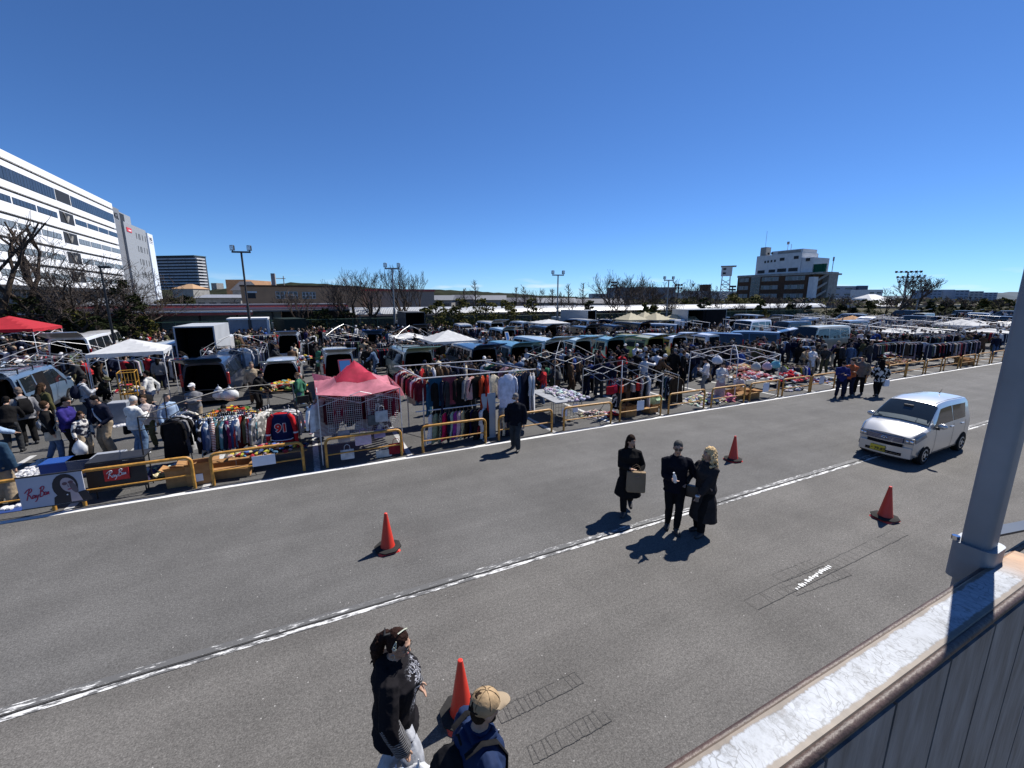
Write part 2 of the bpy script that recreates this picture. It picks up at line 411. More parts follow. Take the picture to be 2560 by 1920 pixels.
# ------------------------------------------------------------------ people
def ik(a, c, l1, l2, pole):
    a, c = Vector(a), Vector(c); d = c-a; L = min(d.length, (l1+l2)*.999)
    if d.length < 1e-6: d = Vector((0, 0, -1))
    d.normalize(); c = a+d*L
    x = (l1*l1-l2*l2+L*L)/(2*L); h = math.sqrt(max(0, l1*l1-x*x))
    p = Vector(pole); p = (p-d*p.dot(d))
    if p.length < 1e-6: p = d.orthogonal()
    return a+d*x+p.normalized()*h, c
def ring(mb, path, rads, n=10):
    """loft through (centre, axis-x, axis-y, rx, ry)"""
    mb.rings([[c+ax*(math.cos(2*math.pi*k/n)*rx)+ay*(math.sin(2*math.pi*k/n)*ry) for k in range(n)] for (c, ax, ay), (rx, ry) in zip(path, rads)])
class Fig:
    """a posed figure facing +Y; everything in metres for a 1.70 m adult, scaled by k"""
    def __init__(s, lean=0, side=0, hips=(0, 0, .92), twist=0, hand_r=None, hand_l=None, foot_r=None, foot_l=None, yaw=0, pitch=0, girth=1.0, fem=False, elbow_r=None, elbow_l=None, knee=(0, 1, .1)):
        s.k = 1; s.girth = girth; s.fem = fem
        s.hips = Vector(hips); g = girth
        s.T = Matrix.Rotation(-twist, 3, 'Z') @ Matrix.Rotation(-lean, 3, 'X') @ Matrix.Rotation(side, 3, 'Y')
        t = lambda x, y, z: s.hips+s.T @ Vector((x, y, z))
        s.t = t
        sw = .175 if fem else .195
        s.sh = {1: t(sw*g**.5, -.01, .415), -1: t(-sw*g**.5, -.01, .415)}
        s.hp = {1: s.hips+Vector((.088*g**.5, 0, -.02)), -1: s.hips+Vector((-.088*g**.5, 0, -.02))}
        fr, fl = Vector(foot_r or (.11, 0, .08)), Vector(foot_l or (-.11, 0, .08))
        s.kn = {}; s.an = {}
        for sd, f in ((1, fr), (-1, fl)): s.kn[sd], s.an[sd] = ik(s.hp[sd], f, .425, .42, (knee[0]*sd, knee[1], knee[2]))
        hr = Vector(hand_r) if hand_r else s.sh[1]+Vector((.07, .05, -.53)); hl = Vector(hand_l) if hand_l else s.sh[-1]+Vector((-.07, .05, -.53))
        s.el = {}; s.wr = {}
        for sd, h, e in ((1, hr, elbow_r), (-1, hl, elbow_l)): s.el[sd], s.wr[sd] = ik(s.sh[sd], h, .285, .26, e or (sd*.8, -1, -.3))
        s.neck = t(0, -.005, .52); s.Hm = s.T @ Matrix.Rotation(-yaw, 3, 'Z') @ Matrix.Rotation(lean*.6-pitch, 3, 'X')
        s.head = s.neck+s.Hm @ Vector((0, .02, .145))
    def h(s, x, y, z): return s.head+s.Hm @ Vector((x, y, z))
    TOR = ((-.10, .135, .105, 0), (0, .172, .122, -.008), (.12, .148, .105, .004), (.25, .158, .112, .008), (.35, .172, .12, .004), (.41, .16, .108, -.008), (.455, .125, .088, -.012), (.495, .078, .07, -.01), (.54, .056, .06, -.002))
    def torso(s, mb, inf=0.0, z0=-.1, z1=.54, flare=0.0, n=14, fem=0):
        P, Q = [], []
        ax, ay = s.T @ Vector((1, 0, 0)), s.T @ Vector((0, 1, 0)); g = s.girth
        L = [r for r in s.TOR if z0-.001 <= r[0] <= z1]
        if z0 < -.1:
            m = int((-.1-z0)/.12)+1
            L = [(z0+(-.1-z0)*i/m, .172+flare*(1-i/m), .125+flare*(1-i/m)*.8, 0) for i in range(m)]+L
        for z, rx, ry, yo in L:
            gg = g if z < .4 else 1+(g-1)*.4
            if s.fem and .2 < z < .4: ry += .022; yo += .012
            P.append((s.t(0, yo, z) if z > -.1 else s.hips+Vector((0, yo, z))*1.0, ax, ay)); Q.append(((rx+inf)*gg, (ry+inf)*gg))
        ring(mb, P, Q, n)
    def arm(s, mb, sd, inf=0.0, end=1.0, n=9, cuff=0.0):
        a, e, w_ = s.sh[sd], s.el[sd], s.wr[sd]
        a0 = a+(s.T @ Vector((-sd*.06, 0, .012)))
        wend = e+(w_-e)*end
        mb.tube([a0, a, a.lerp(e, .5), e, e.lerp(wend, .5), wend], [.043+inf*.75, .05+inf*.75, .047+inf*.9, .042+inf, .038+inf, (.03+inf)*(1-cuff)], n)
    def leg(s, mb, sd, inf=0.0, flare=0.0, end=1.0, n=10):
        h, k, a = s.hp[sd], s.kn[sd], s.an[sd]; aend = k+(a-k)*end; g = s.girth**.5
        mb.tube([h+Vector((0, 0, .06)), h, h.lerp(k, .5), k, k.lerp(aend, .4), aend], [(.088+inf)*g, (.094+inf)*g, (.076+inf)*g, .056+inf+flare*.4, .052+inf+flare*.7, .038+inf+flare], n)
    def footdir(s, sd):
        d = (s.kn[sd]-s.hp[sd]); d.z = 0; f = s.T @ Vector((0, 1, 0)); f.z = 0
        return (f.normalized()+Vector((sd*.18, 0, 0))).normalized()
    def foot(s, mb, sd, inf=0.0):
        a = s.an[sd]; f = s.footdir(sd); lift = a.z-.08
        b = Vector((a.x, a.y, 0)); z = lift
        mb.tube([b-f*.065+Vector((0, 0, .045+z)), b+Vector((0, 0, .05+z)), b+f*.1+Vector((0, 0, .036+z*.6)), b+f*.175+Vector((0, 0, .028+z*.35))], [.036+inf, .045+inf, .042+inf, .026+inf], 8)
        mb.tube([a+Vector((0, 0, .04)), b+Vector((0, 0, .05+z))], [.042+inf, .042+inf], 8)
    def hand(s, mb, sd, curl=.5, fine=False):
        w_, e = s.wr[sd], s.el[sd]; d = (w_-e).normalized(); up = Vector((0, 1, 0)) if abs(d.z) > .6 else Vector((0, 0, 1))
        sidev = d.cross(up).normalized(); nrm = sidev.cross(d).normalized()
        if sd < 0: nrm = -nrm*-1
        mb.tube([w_-d*.03, w_+d*.02, w_+d*.055, w_+d*.09], [.027, .032, .036, .03], 8, flat=.55)
        for i, (o, L) in enumerate(((-.027, .068), (-.009, .077), (.009, .072), (.026, .056))):
            b = w_+d*.082+nrm*o if False else w_+d*.082+up.cross(d).normalized()*o
            c1 = b+d*L*.45-up*-.0; pal = (s.T @ Vector((-sd, 0, 0))); pal = (pal-d*pal.dot(d)).normalized()
            c1 = b+d*L*.5+pal*L*.2*curl; c2 = c1+(d*(1-curl*.8)+pal*curl).normalized()*L*.5
            mb.tube([b, c1, c2], [.0095, .0088, .0075], 6)
        th = up.cross(d).normalized()*(.034); b = w_+d*.03+th*(1 if (th.y > 0 or True) else -1)
        fw = s.T @ Vector((0, 1, 0)); fw = (fw-d*fw.dot(d)).normalized(); b = w_+d*.03+fw*.03
        mb.tube([w_+d*.015, b, b+d*.035+fw*.018, b+d*.06+fw*.016], [.014, .0125, .011, .009], 6)
    def head_vol(s, mb, ears=True):
        R_ = s.Hm
        mb.ell(s.h(0, -.004, .022), (.074, .094, .098), 14, 9, R_)
        mb.ell(s.h(0, .026, -.045), (.056, .064, .068), 12, 8, R_); mb.ell(s.h(0, .058, -.088), (.026, .026, .022), 8, 6, R_)
        mb.tube([s.h(0, .083, .02), s.h(0, .1, -.012), s.h(0, .108, -.024), s.h(0, .092, -.033)], [.009, .012, .015, .012], 6)
        for x in (-1, 1):
            mb.ell(s.h(x*.034, .074, -.022), (.022, .018, .02), 7, 5, R_)
            if ears: mb.ell(s.h(x*.076, -.004, -.008), (.011, .02, .032), 7, 5, R_)
        mb.tube([s.h(-.045, .082, .034), s.h(0, .093, .033), s.h(.045, .082, .034)], [.008, .011, .008], 6)
        mb.tube([s.h(-.022, .082, -.064), s.h(0, .091, -.063), s.h(.022, .082, -.064)], [.006, .0105, .006], 6)
        mb.tube([s.t(0, -.01, .44), s.neck, s.h(0, -.012, -.05)], [.062, .055, .052], 10)
def hair_vol(f, mb, style):
    R_ = f.Hm
    if style in ('short', 'grey'):
        mb.ell(f.h(0, -.02, .046), (.08, .098, .095), 14, 9, R_); mb.ell(f.h(0, -.045, -.02), (.072, .06, .07), 10, 7, R_)
    elif style == 'long':
        mb.ell(f.h(0, -.014, .04), (.084, .101, .101), 14, 9, R_)
        mb.tube([f.h(0, -.055, .04), f.h(0, -.075, -.06), f.t(0, -.11, .44), f.t(0, -.12, .34)], [.075, .082, .082, .05], 10)
        for x in (-1, 1): mb.tube([f.h(x*.06, -.01, .06), f.h(x*.08, -.03, -.03), f.h(x*.085, -.035, -.11), f.t(x*.11, .0, .4)], [.03, .028, .034, .02], 7)
    elif style == 'bun':
        mb.ell(f.h(0, -.014, .04), (.082, .098, .098), 14, 9, R_); mb.ell(f.h(0, -.1, .06), (.045, .045, .045), 8, 6, R_); mb.ell(f.h(0, -.045, -.02), (.07, .055, .06), 8, 6, R_)
    elif style == 'cap':
        mb.ell(f.h(0, -.008, .045), (.086, .104, .088), 14, 9, R_)
        mb.rings([[f.h(x*.075, .085+.075*(1-x*x*.75)*k, .04-.012*k+dz) for x in (-1, -.6, 0, .6, 1)]+[f.h(x*.075, .06, .04+dz) for x in (1, .6, 0, -.6, -1)] for k, dz in ((1, 0), (1.0, .012))])
        mb.ell(f.h(0, -.045, -.03), (.07, .055, .055), 8, 6, R_)
    elif style == 'beanie':
        mb.ell(f.h(0, -.012, .05), (.086, .104, .1), 14, 9, R_)
    elif style == 'hat':
        mb.ell(f.h(0, -.01, .05), (.086, .1, .085), 14, 9, R_); mb.ell(f.h(0, -.005, .03), (.15, .165, .014), 16, 5, R_)
    elif style == 'hood':
        mb.ell(f.h(0, -.03, .03), (.1, .105, .13), 14, 9, R_); mb.ell(f.t(0, -.06, .47), (.12, .08, .07), 10, 6, f.T)
SHOE = mat('shoe', (.03, .03, .032), .6, var=.4)
SHOEW = mat('pale_shoe', (.5, .5, .5), .6, var=.3)
def body_mesh(f, vox, fine=False, shoe=SHOE, name='person'):
    mb = MB(); f.torso(mb, 0, -.1, .54)
    for sd in (1, -1): f.arm(mb, sd); f.leg(mb, sd); f.foot(mb, sd, .006); f.hand(mb, sd)
    f.head_vol(mb)
    me = remesh(mb, vox, 1); me.name = name; me.materials.append(SKIN); me.materials.append(shoe)
    for p in me.polygons:
        c = p.center
        for sd in (1, -1):
            if (c-f.an[sd]).length < .3 and c.z < f.an[sd].z+.02 and c.z < .5: p.material_index = 1
    return me
def top_mesh(f, vox, inf=.026, z0=-.14, flare=.0, sleeve=.97, wr=.0, cuff=.0, hood=False, collar=True, seed=0, sl_inf=None, m=None):
    mb = MB(); f.torso(mb, inf, z0, .52, flare)
    for sd in (1, -1): f.arm(mb, sd, (inf if sl_inf is None else sl_inf)*.85, sleeve, cuff=cuff)
    if collar: mb.tube([f.t(0, -.012, .45), f.t(0, -.008, .535)], [.095, .07], 10)
    if hood: mb.ell(f.t(0, -.085, .475), (.115, .075, .065), 10, 6, f.T); mb.tube([f.t(.1, -.02, .49), f.t(.06, .075, .465), f.t(0, .1, .44), f.t(-.06, .075, .465), f.t(-.1, -.02, .49)], .03, 7)
    me = remesh(mb, vox, 2, wr, 7, seed); me.materials.append(m or CLOTH); return me
def trousers_mesh(f, vox, inf=.016, flare=.012, end=.98, wr=0.0, seed=0, m=None):
    mb = MB(); f.torso(mb, .006, -.1, .02)
    for sd in (1, -1): f.leg(mb, sd, inf, flare, end)
    me = remesh(mb, vox, 2, wr, 7, seed+5); me.materials.append(m or CLOTH); return me
def skirt_mesh(f, vox, z1=-.55, flare=.12):
    mb = MB(); f.torso(mb, .012, z1, .02, flare)
    for sd in (1, -1): f.leg(mb, sd, .004)
    me = remesh(mb, vox, 2, .012, 9, 3); me.materials.append(CLOTH); return me
def hair_mesh(f, style, vox=.012, wr=.006, m=None):
    mb = MB(); hair_vol(f, mb, style); me = remesh(mb, vox, 1, wr if style in ('long', 'short', 'bun', 'grey') else 0, 30, 2); me.materials.append(m or (HAIR if style in ('long', 'short', 'bun', 'grey') else CLOTH)); return me
BLACK, NAVY, CHAR, GREY, WHITE, BEIGE, OLIVE, BROWN, REDC, BLUE, LBLUE, DENIM, PURPLE, PINKC, GREENC, ORANGE, CREAM = (.014, .0135, .014), (.015, .019, .038), (.04, .042, .046), (.2, .2, .21), (.68, .68, .69), (.34, .27, .19), (.08, .08, .045), (.11, .07, .045), (.4, .03, .035), (.03, .07, .25), (.3, .4, .55), (.09, .14, .24), (.035, .03, .085), (.4, .24, .27), (.05, .16, .1), (.55, .2, .06), (.6, .54, .42)
CN = {BLACK: 'black', NAVY: 'navy', CHAR: 'charcoal', GREY: 'grey', WHITE: 'white', BEIGE: 'beige', OLIVE: 'olive', BROWN: 'brown', REDC: 'red', BLUE: 'blue', LBLUE: 'pale blue', DENIM: 'denim', PURPLE: 'purple', PINKC: 'pink', GREENC: 'green', ORANGE: 'orange', CREAM: 'cream'}
HAIRC = [(.012, .01, .009)]*6+[(.04, .025, .016), (.08, .05, .028), (.2, .19, .18)]
PERSON_N = 0
def person(loc, rz, label, f, k=1.0, top=BLACK, legs=BLACK, hair=('short', (.012, .01, .009)), vox=.016, topkw=None, legkw=None, shoe=SHOE, skirt=None, group=None, extra=None, hairm=None):
    """a person near enough to be posed and dressed individually; body is the thing itself, clothing its parts"""
    global PERSON_N; PERSON_N += 1
    o = place(bpy.data.objects.new('person', body_mesh(f, vox, shoe=shoe)), None, loc, rz); o.scale = (k, k, k)
    tag(o, label, 'person', group)
    tk = dict(wr=.014, seed=PERSON_N); tk.update(topkw or {})
    place(bpy.data.objects.new(tk.pop('name', 'jacket'), top_mesh(f, vox, **tk)), o, color=top)
    if skirt: place(bpy.data.objects.new('skirt', skirt_mesh(f, vox, *skirt)), o, color=legs)
    else:
        lkw = dict(wr=.012, seed=PERSON_N); lkw.update(legkw or {})
        place(bpy.data.objects.new('trousers', trousers_mesh(f, vox, **lkw)), o, color=legs)
    if hair: place(bpy.data.objects.new('hair' if hair[0] in ('short', 'long', 'bun', 'grey') else hair[0], hair_mesh(f, hair[0], min(vox, .013), m=hairm)), o, color=hair[1])
    return o
def face_bits(o, f, glasses=None, brow=(.03, .02, .015), lips=(.3, .1, .09)):
    for x in (-1, 1):
        b = MB(); b.ell(f.h(x*.03, .083, .012), (.013, .006, .007), 8, 5, f.Hm); e = b.build('eye', mat('eye_white', (.6, .58, .55), .3), o, smooth=3)
        b = MB(); b.ell(f.h(x*.03, .0885, .012), (.006, .003, .006), 7, 5, f.Hm); b.build('iris', mat('iris', (.02, .014, .01), .2), e, smooth=3)
        b = MB(); b.tube([f.h(x*.014, .092, .036), f.h(x*.032, .09, .041), f.h(x*.052, .075, .034)], [.003, .004, .002], 5); b.build('eyebrow', mat('eyebrow', brow, .8), o)
    b = MB(); b.tube([f.h(-.024, .086, -.063), f.h(-.008, .098, -.059), f.h(0, .097, -.061), f.h(.008, .098, -.059), f.h(.024, .086, -.063)], [.002, .005, .0045, .005, .002], 6); b.build('lips', mat('lips', lips, .45), o, smooth=3)
    if glasses:
        b = MB()
        for x in (-1, 1):
            P = [f.h(x*.034+.027*math.cos(a), .1-.006*abs(math.cos(a)), .008+.021*math.sin(a)) for a in [2*math.pi*i/12 for i in range(13)]]
            b.tube(P, .0022, 4); b.tube([f.h(x*.06, .095, .012), f.h(x*.082, .02, .014), f.h(x*.084, -.01, .008)], .002, 4)
        b.tube([f.h(-.008, .103, .012), f.h(.008, .103, .012)], .0022, 4)
        g = b.build('glasses', glasses, o)
        b = MB()
        for x in (-1, 1): b.poly([f.h(x*.034+.026*math.cos(a), .0995, .008+.02*math.sin(a)) for a in [2*math.pi*i/12 for i in range(12)]])
        if glasses is BLACKPLASTIC: b.build('lens', GLASS, g)
POSES = {
 'stand': lambda: Fig(foot_r=(.12, .02, .08), foot_l=(-.11, -.03, .08), pitch=.1),
 'walk': lambda: Fig(lean=.05, foot_r=(.1, .24, .08), foot_l=(-.1, -.26, .14), hand_r=(.25, -.12, .86), hand_l=(-.25, .2, .9)),
 'browse': lambda: Fig(lean=.38, hips=(0, -.06, .9), pitch=.35, hand_r=(.16, .48, .95), hand_l=(-.14, .42, .9), foot_r=(.13, .03, .08), foot_l=(-.12, -.08, .08)),
 'phone': lambda: Fig(pitch=.3, hand_r=(.07, .3, 1.16), hand_l=(-.1, .27, 1.1), foot_r=(.12, 0, .08), foot_l=(-.12, .03, .08), elbow_r=(.5, -.3, -1), elbow_l=(-.5, -.3, -1)),
 'crossed': lambda: Fig(hand_r=(-.12, .2, 1.14), hand_l=(.12, .2, 1.1), elbow_r=(.9, .2, -.6), elbow_l=(-.9, .2, -.6), yaw=.4, foot_r=(.14, .02, .08), foot_l=(-.12, 0, .08)),
 'carry': lambda: Fig(side=.04, hand_r=(.3, .04, .8), hand_l=(-.2, .18, 1.05), yaw=-.5, foot_r=(.11, .12, .08), foot_l=(-.11, -.1, .08)),
 'reach': lambda: Fig(lean=.15, hand_r=(.2, .52, 1.3), hand_l=(-.22, .1, .9), foot_r=(.12, .06, .08), foot_l=(-.12, -.1, .08), pitch=-.05),
 'crouch': lambda: Fig(lean=.55, hips=(0, -.12, .38), pitch=.25, hand_r=(.15, .42, .3), hand_l=(-.16, .38, .35), foot_r=(.14, .1, .08), foot_l=(-.13, .0, .08), knee=(.3, 1, .4)),
}
# ---- crowd prototypes (shared meshes)
PROTO = {}
for pn, fn in POSES.items():
    f = fn(); V = .026
    PROTO[pn] = dict(body=body_mesh(f, V), top=top_mesh(f, V, inf=.034, z0=-.16, flare=.012), coat=top_mesh(f, V, inf=.036, z0=-.42 if pn != 'crouch' else -.16, flare=.03), legs=trousers_mesh(f, V, inf=.02, flare=.02),
                     hair={h: hair_mesh(f, h, .02, 0) for h in ('short', 'long', 'cap', 'beanie', 'hat')})
TOPS = [BLACK]*13+[NAVY]*6+[CHAR]*6+[GREY]*3+[WHITE]*4+[BEIGE]*2+[OLIVE]*2+[BROWN]*2+[REDC, BLUE, LBLUE, DENIM, PURPLE, BROWN, GREENC, CREAM]
LEGS = [BLACK]*10+[DENIM]*5+[CHAR]*4+[NAVY]*3+[BEIGE]*3+[GREY]*2+[OLIVE, BROWN, CREAM]
CROWD = []
def crowd_person(x, y, rz, pose, hair, top, legs, coat, k, label, group):
    P = PROTO[pose]
    o = place(bpy.data.objects.new('person', P['body']), None, (x, y, 0), rz); o.scale = (k, k, k); tag(o, label, 'person', group)
    place(bpy.data.objects.new('coat' if coat else 'jacket', P['coat' if coat else 'top']), o, color=top)
    place(bpy.data.objects.new('trousers', P['legs']), o, color=legs)
    place(bpy.data.objects.new('hair' if hair in ('short', 'long') else hair, P['hair'][hair]), o, color=R.choice(HAIRC) if hair in ('short', 'long') else R.choice([BLACK, NAVY, BEIGE, WHITE, GREY, CHAR, BROWN]))
    CROWD.append((x, y)); return o
# ------------------------------------------------------------------ the people on the road
def bag_mesh(w_, d, h, handle=.25, slump=.0):
    b = MB(); rs = []
    for z, kx, ky in ((0, .92, .9), (.02, 1, 1), (h*.5, 1.0, 1.0-slump), (h, .98, .75-slump)):
        rs.append([(x*w_/2*kx, y*d/2*ky, z) for x, y in ((-1, -1), (0, -1.08), (1, -1), (1.02, 0), (1, 1), (0, 1.08), (-1, 1), (-1.02, 0))])
    b.rings(rs); return b
def loop(b, x, y, z, h, r=.006, w_=.12): b.tube([(x-w_/2, y, z), (x-w_*.42, y, z+h*.7), (x, y, z+h), (x+w_*.42, y, z+h*.7), (x+w_/2, y, z)], r, 5)
def local(o, v): return o.matrix_world @ Vector(v)
def wpt(loc, rz, k, v):
    v = Vector(v)*k; c, s = math.cos(rz), math.sin(rz); return Vector((loc[0]+v.x*c-v.y*s, loc[1]+v.x*s+v.y*c, loc[2]+v.z))
def heading(dx, dy): return math.atan2(-dx, dy)      # local +Y points along (dx, dy)
# woman in long black coat with the paper bag
loc = (2.40, 8.18, 0); rz = heading(-.25, -1.0)
f = Fig(fem=True, lean=-.02, foot_r=(.07, .15, .08), foot_l=(-.06, -.2, .2), hand_r=(-.02, .24, 1.08), hand_l=(-.2, .2, .98), yaw=-.55, pitch=.05, elbow_r=(.6, -.3, -1), elbow_l=(-.5, -.5, -1))
o = person(loc, rz, 'woman in long black coat with dark hair carrying a tan paper bag', f, .985, BLACK, BLACK, ('long', (.03, .017, .012)), .014, dict(name='coat', inf=.035, z0=-.52, flare=.07, wr=.012, sl_inf=.03))
face_bits(o, f)
b = bag_mesh(.36, .12, .42); bo = b.build('paper_bag', mat('kraft_paper', (.27, .2, .13), .85, var=.15), loc=wpt(loc, rz, .985, (-.14, .25, .6)), rz=rz+.1); tag(bo, 'tan paper shopping bag held against the black coat', 'bag')
for y in (-.05, .05):
    b = MB(); loop(b, 0, y, .42, .14, .004, .16); b.build('handle', mat('kraft_cord', (.3, .22, .14), .8), bo)
# grey haired man in black with a bottle
loc = (3.10, 7.52, 0); rz = heading(-.2, -1.0)
f = Fig(foot_r=(.07, -.06, .08), foot_l=(-.06, .12, .08), hand_r=(.1, .3, 1.1), hand_l=(-.5, .12, .98), yaw=.1, pitch=.12, elbow_r=(.35, -.7, -1), elbow_l=(-.3, -.5, -1), girth=1.06)
o = person(loc, rz, 'man in black jacket and sunglasses with short grey hair holding a water bottle', f, 1.05, (.009, .010, .016), BLACK, ('grey', (.1, .097, .092)), .014, dict(inf=.03, z0=-.16, wr=.011), dict(inf=.012, flare=.004))
face_bits(o, f, BLACKPLASTIC)
p = wpt(loc, rz, 1.05, (f.wr[1]+(f.wr[1]-f.el[1]).normalized()*.08)); b = MB(); b.lathe([(.03, 0), (.034, .01), (.033, .13), (.028, .155), (.013, .185), (.013, .2)], n=12); bo = b.build('water_bottle', mat('clear_bottle', (.62, .66, .7), .12, var=.1, coat=.6), loc=p+Vector((0, 0, -.03)), rz=0, smooth=rad(50)); bo.rotation_euler = (.25, -.3, 0); tag(bo, 'clear plastic water bottle in the grey haired man\'s hand', 'bottle')
b = MB(); b.lathe([(.016, .2), (.016, .222)], n=10); b.build('cap', WHITEPL, bo); b = MB(); b.lathe([(.0345, .05), (.0345, .11)], n=12, cap=False); b.build('label_band', PAPER, bo)
# blonde woman in the dark coat
loc = (3.62, 7.38, 0); rz = heading(-1.0, -.45)
f = Fig(fem=True, foot_r=(.1, .0, .08), foot_l=(-.09, .12, .08), hand_r=(.2, .3, 1.0), hand_l=(-.14, .33, .86), yaw=.25, pitch=-.1, elbow_r=(.9, -.6, -.5), elbow_l=(-.8, -.6, -.5))
o = person(loc, rz, 'blonde curly haired woman in long dark grey coat beside the man in sunglasses', f, 1.0, (.036, .032, .032), BLACK, None, .014, dict(name='coat', inf=.042, z0=-.62, flare=.06, wr=.013, sl_inf=.036))
b = MB(); rr = random.Random(3); hair_vol(f, b, 'long')
for i in range(230):
    a = rr.uniform(0, 6.28); z = rr.uniform(-.42, .125); q = .088+.085*max(0, min(1, (.1-z)*2.4)); q *= math.sqrt(max(.02, min(1, (.145-z)*7))); y = math.sin(a)*q-.03
    if y > .035 and z < .09: continue
    b.ell(f.h(math.cos(a)*q*1.0, y, z), (rr.uniform(.018, .034),)*3, 6, 4)
me = remesh(b, .011, 0, .012, 40, 4); me.materials.append(HAIR); place(bpy.data.objects.new('hair', me), o, color=(.74, .53, .28)); face_bits(o, f, None, (.2, .14, .08))
b = bag_mesh(.26, .1, .22); bo = b.build('handbag', mat('black_leather', (.014, .013, .013), .4, var=.2), loc=wpt(loc, rz, 1, (.16, .2, .72)), rz=rz+.6); tag(bo, 'small black shoulder bag hanging at the blonde woman\'s front', 'bag')
b = MB(); b.tube([(-.12, 0, .2), (-.2, -.14, .5), (-.26, -.25, .66), (-.1, -.2, .55), (.12, 0, .2)], .008, 5); b.build('strap', BLACKPLASTIC, bo)
p = wpt(loc, rz, 1, f.wr[-1]+(f.wr[-1]-f.el[-1]).normalized()*.08); b = MB(); b.lathe([(.03, 0), (.036, .1)], n=12); b2 = b.build('paper_cup', mat('brown_cup', (.2, .16, .13), .7), loc=p+Vector((0, 0, -.05)), smooth=rad(50)); tag(b2, 'brown paper cup in the blonde woman\'s lower hand', 'cup'); b = MB(); b.lathe([(.038, .1), (.036, .115)], n=12); b.build('lid', WHITEPL, b2)
# man with the mask by the rails
loc = (.12, 11.9, 0); rz = heading(-.35, -1)
f = Fig(foot_r=(.12, -.12, .08), foot_l=(-.1, .12, .08), hand_r=(.27, .1, .82), hand_l=(-.27, .08, .82), yaw=.3, pitch=.15, girth=1.08)
o = person(loc, rz, 'man in dark padded jacket with white mask walking beside the yellow rails', f, 1.0, (.011, .012, .018), (.05, .055, .06), ('grey', (.2, .19, .19)), .015, dict(inf=.04, z0=-.14, wr=.014), dict(inf=.02, flare=.014)); face_bits(o, f, BLACKPLASTIC)
b = MB(); b.ell(f.h(0, .068, -.055), (.05, .045, .04), 10, 7, f.Hm); b.build('face_mask', PAPER, o, smooth=3)
# four walking near the rails further on
loc = (14.72, 18.6, 0); f = POSES['phone'](); person(loc, heading(-.6, -1), 'person in dark blue jacket and navy trousers in the walking group by the rails', f, .97, (.03, .035, .14), NAVY, ('cap', BLACK), .02)
loc = (15.4, 18.95, 0); f = POSES['crossed'](); o = person(loc, heading(-1, -.6), 'woman in orange vest with black strap in the walking group by the rails', f, 1.0, (.5, .13, .05), NAVY, ('bun', (.03, .018, .012)), .02)
b = MB(); b.tube([f.t(.12, -.1, .46), f.t(.08, .14, .4), f.t(-.1, .15, .15), f.t(-.17, 0, 0)], .014, 5); b.build('strap', BLACKPLASTIC, o)
loc = (16.12, 19.3, 0); f = Fig(hand_r=(.12, .14, 1.6), hand_l=(-.25, .1, .85), elbow_r=(1, .3, .2), foot_r=(.12, .06, .08), foot_l=(-.12, -.06, .08), girth=1.1); person(loc, heading(-.8, -.9), 'tall man in grey jacket shading his eyes beside the walking group', f, 1.06, (.15, .145, .13), BLACK, ('cap', BLACK), .02)
loc = (16.55, 18.75, 0); f = Fig(foot_r=(.1, .2, .08), foot_l=(-.1, -.16, .12), hand_r=(.28, .1, .84), hand_l=(-.25, .12, .9)); rz = heading(.35, 1); person(loc, rz, 'woman in black and white patched jacket walking away with a white bag', f, 1.0, (.012, .012, .012), BLACK, ('long', (.01, .009, .009)), .02, dict(m=CLOTH_PATCH, inf=.045, z0=-.22))
p = wpt(loc, rz, 1, (.3, .12, .48)); bo = bag_mesh(.26, .12, .3).build('shopping_bag', PAPER, loc=p, rz=rz+.5); tag(bo, 'white square shopping bag carried by the woman in the patched jacket', 'bag'); b = MB(); loop(b, 0, 0, .3, .12, .005, .1); b.build('handle', PAPER, bo)

# ---- foreground: woman in the hoodie, seen from above
loc = (-1.02, 3.06, 0); rz = heading(1.0, .12); k = .985
f = Fig(fem=True, girth=1.1, lean=.04, foot_r=(.1, .16, .08), foot_l=(-.1, -.14, .1), hand_r=(.3, .1, .83), hand_l=(-.24, .16, .9), yaw=.3, pitch=.22, elbow_r=(.8, -1, -.2))
m_h, ntt, bb = _bsdf('printed_hoodie'); MATS['printed_hoodie'] = m_h
tcn = N(ntt, 'ShaderNodeTexCoord'); sp = N(ntt, 'ShaderNodeSeparateXYZ'); lk(ntt, tcn.outputs['Object'], sp.inputs[0])
nz = noise_node(ntt, 7.0, 5, .7); nz.inputs['Distortion'].default_value = 2.2; line = ramp(ntt, nz.outputs['Fac'], [(.475, 0.0), (.495, 1.0), (.515, 1.0), (.535, 0.0)])
def band(sock, a0, a1, a2, a3):
    mr = ramp(ntt, sock, [(a0, 0.0), (a1, 1.0), (a2, 1.0), (a3, 0.0)]); return mr.outputs[0]
def mth(op, a, c):
    q = N(ntt, 'ShaderNodeMath', operation=op)
    for sk, v in ((q.inputs[0], a), (q.inputs[1], c)):
        if isinstance(v, (int, float)): sk.default_value = v
        else: lk(ntt, v, sk)
    return q.outputs[0]
chest = mth('MULTIPLY', band(mth('MULTIPLY', sp.outputs['Z'], .5), .475, .52, .66, .70), band(mth('ADD', sp.outputs['Y'], .3), .41, .44, .9, .95))
chest = mth('MULTIPLY', chest, band(mth('ADD', sp.outputs['X'], .5), .36, .4, .6, .64))
fac = mth('MULTIPLY', chest, line.outputs[0])
xm = N(ntt, 'ShaderNodeMix', data_type='RGBA'); lk(ntt, fac, xm.inputs[0]); xm.inputs[6].default_value = (.014, .013, .015, 1); xm.inputs[7].default_value = (.42, .43, .48, 1)
lk(ntt, xm.outputs[2], bb.inputs['Base Color']); bb.inputs['Roughness'].default_value = .9; bb.inputs['IOR'].default_value = 1.12
nn_ = noise_node(ntt, 11, 4); bump(ntt, bb, nn_.outputs['Fac'], .45, .02)
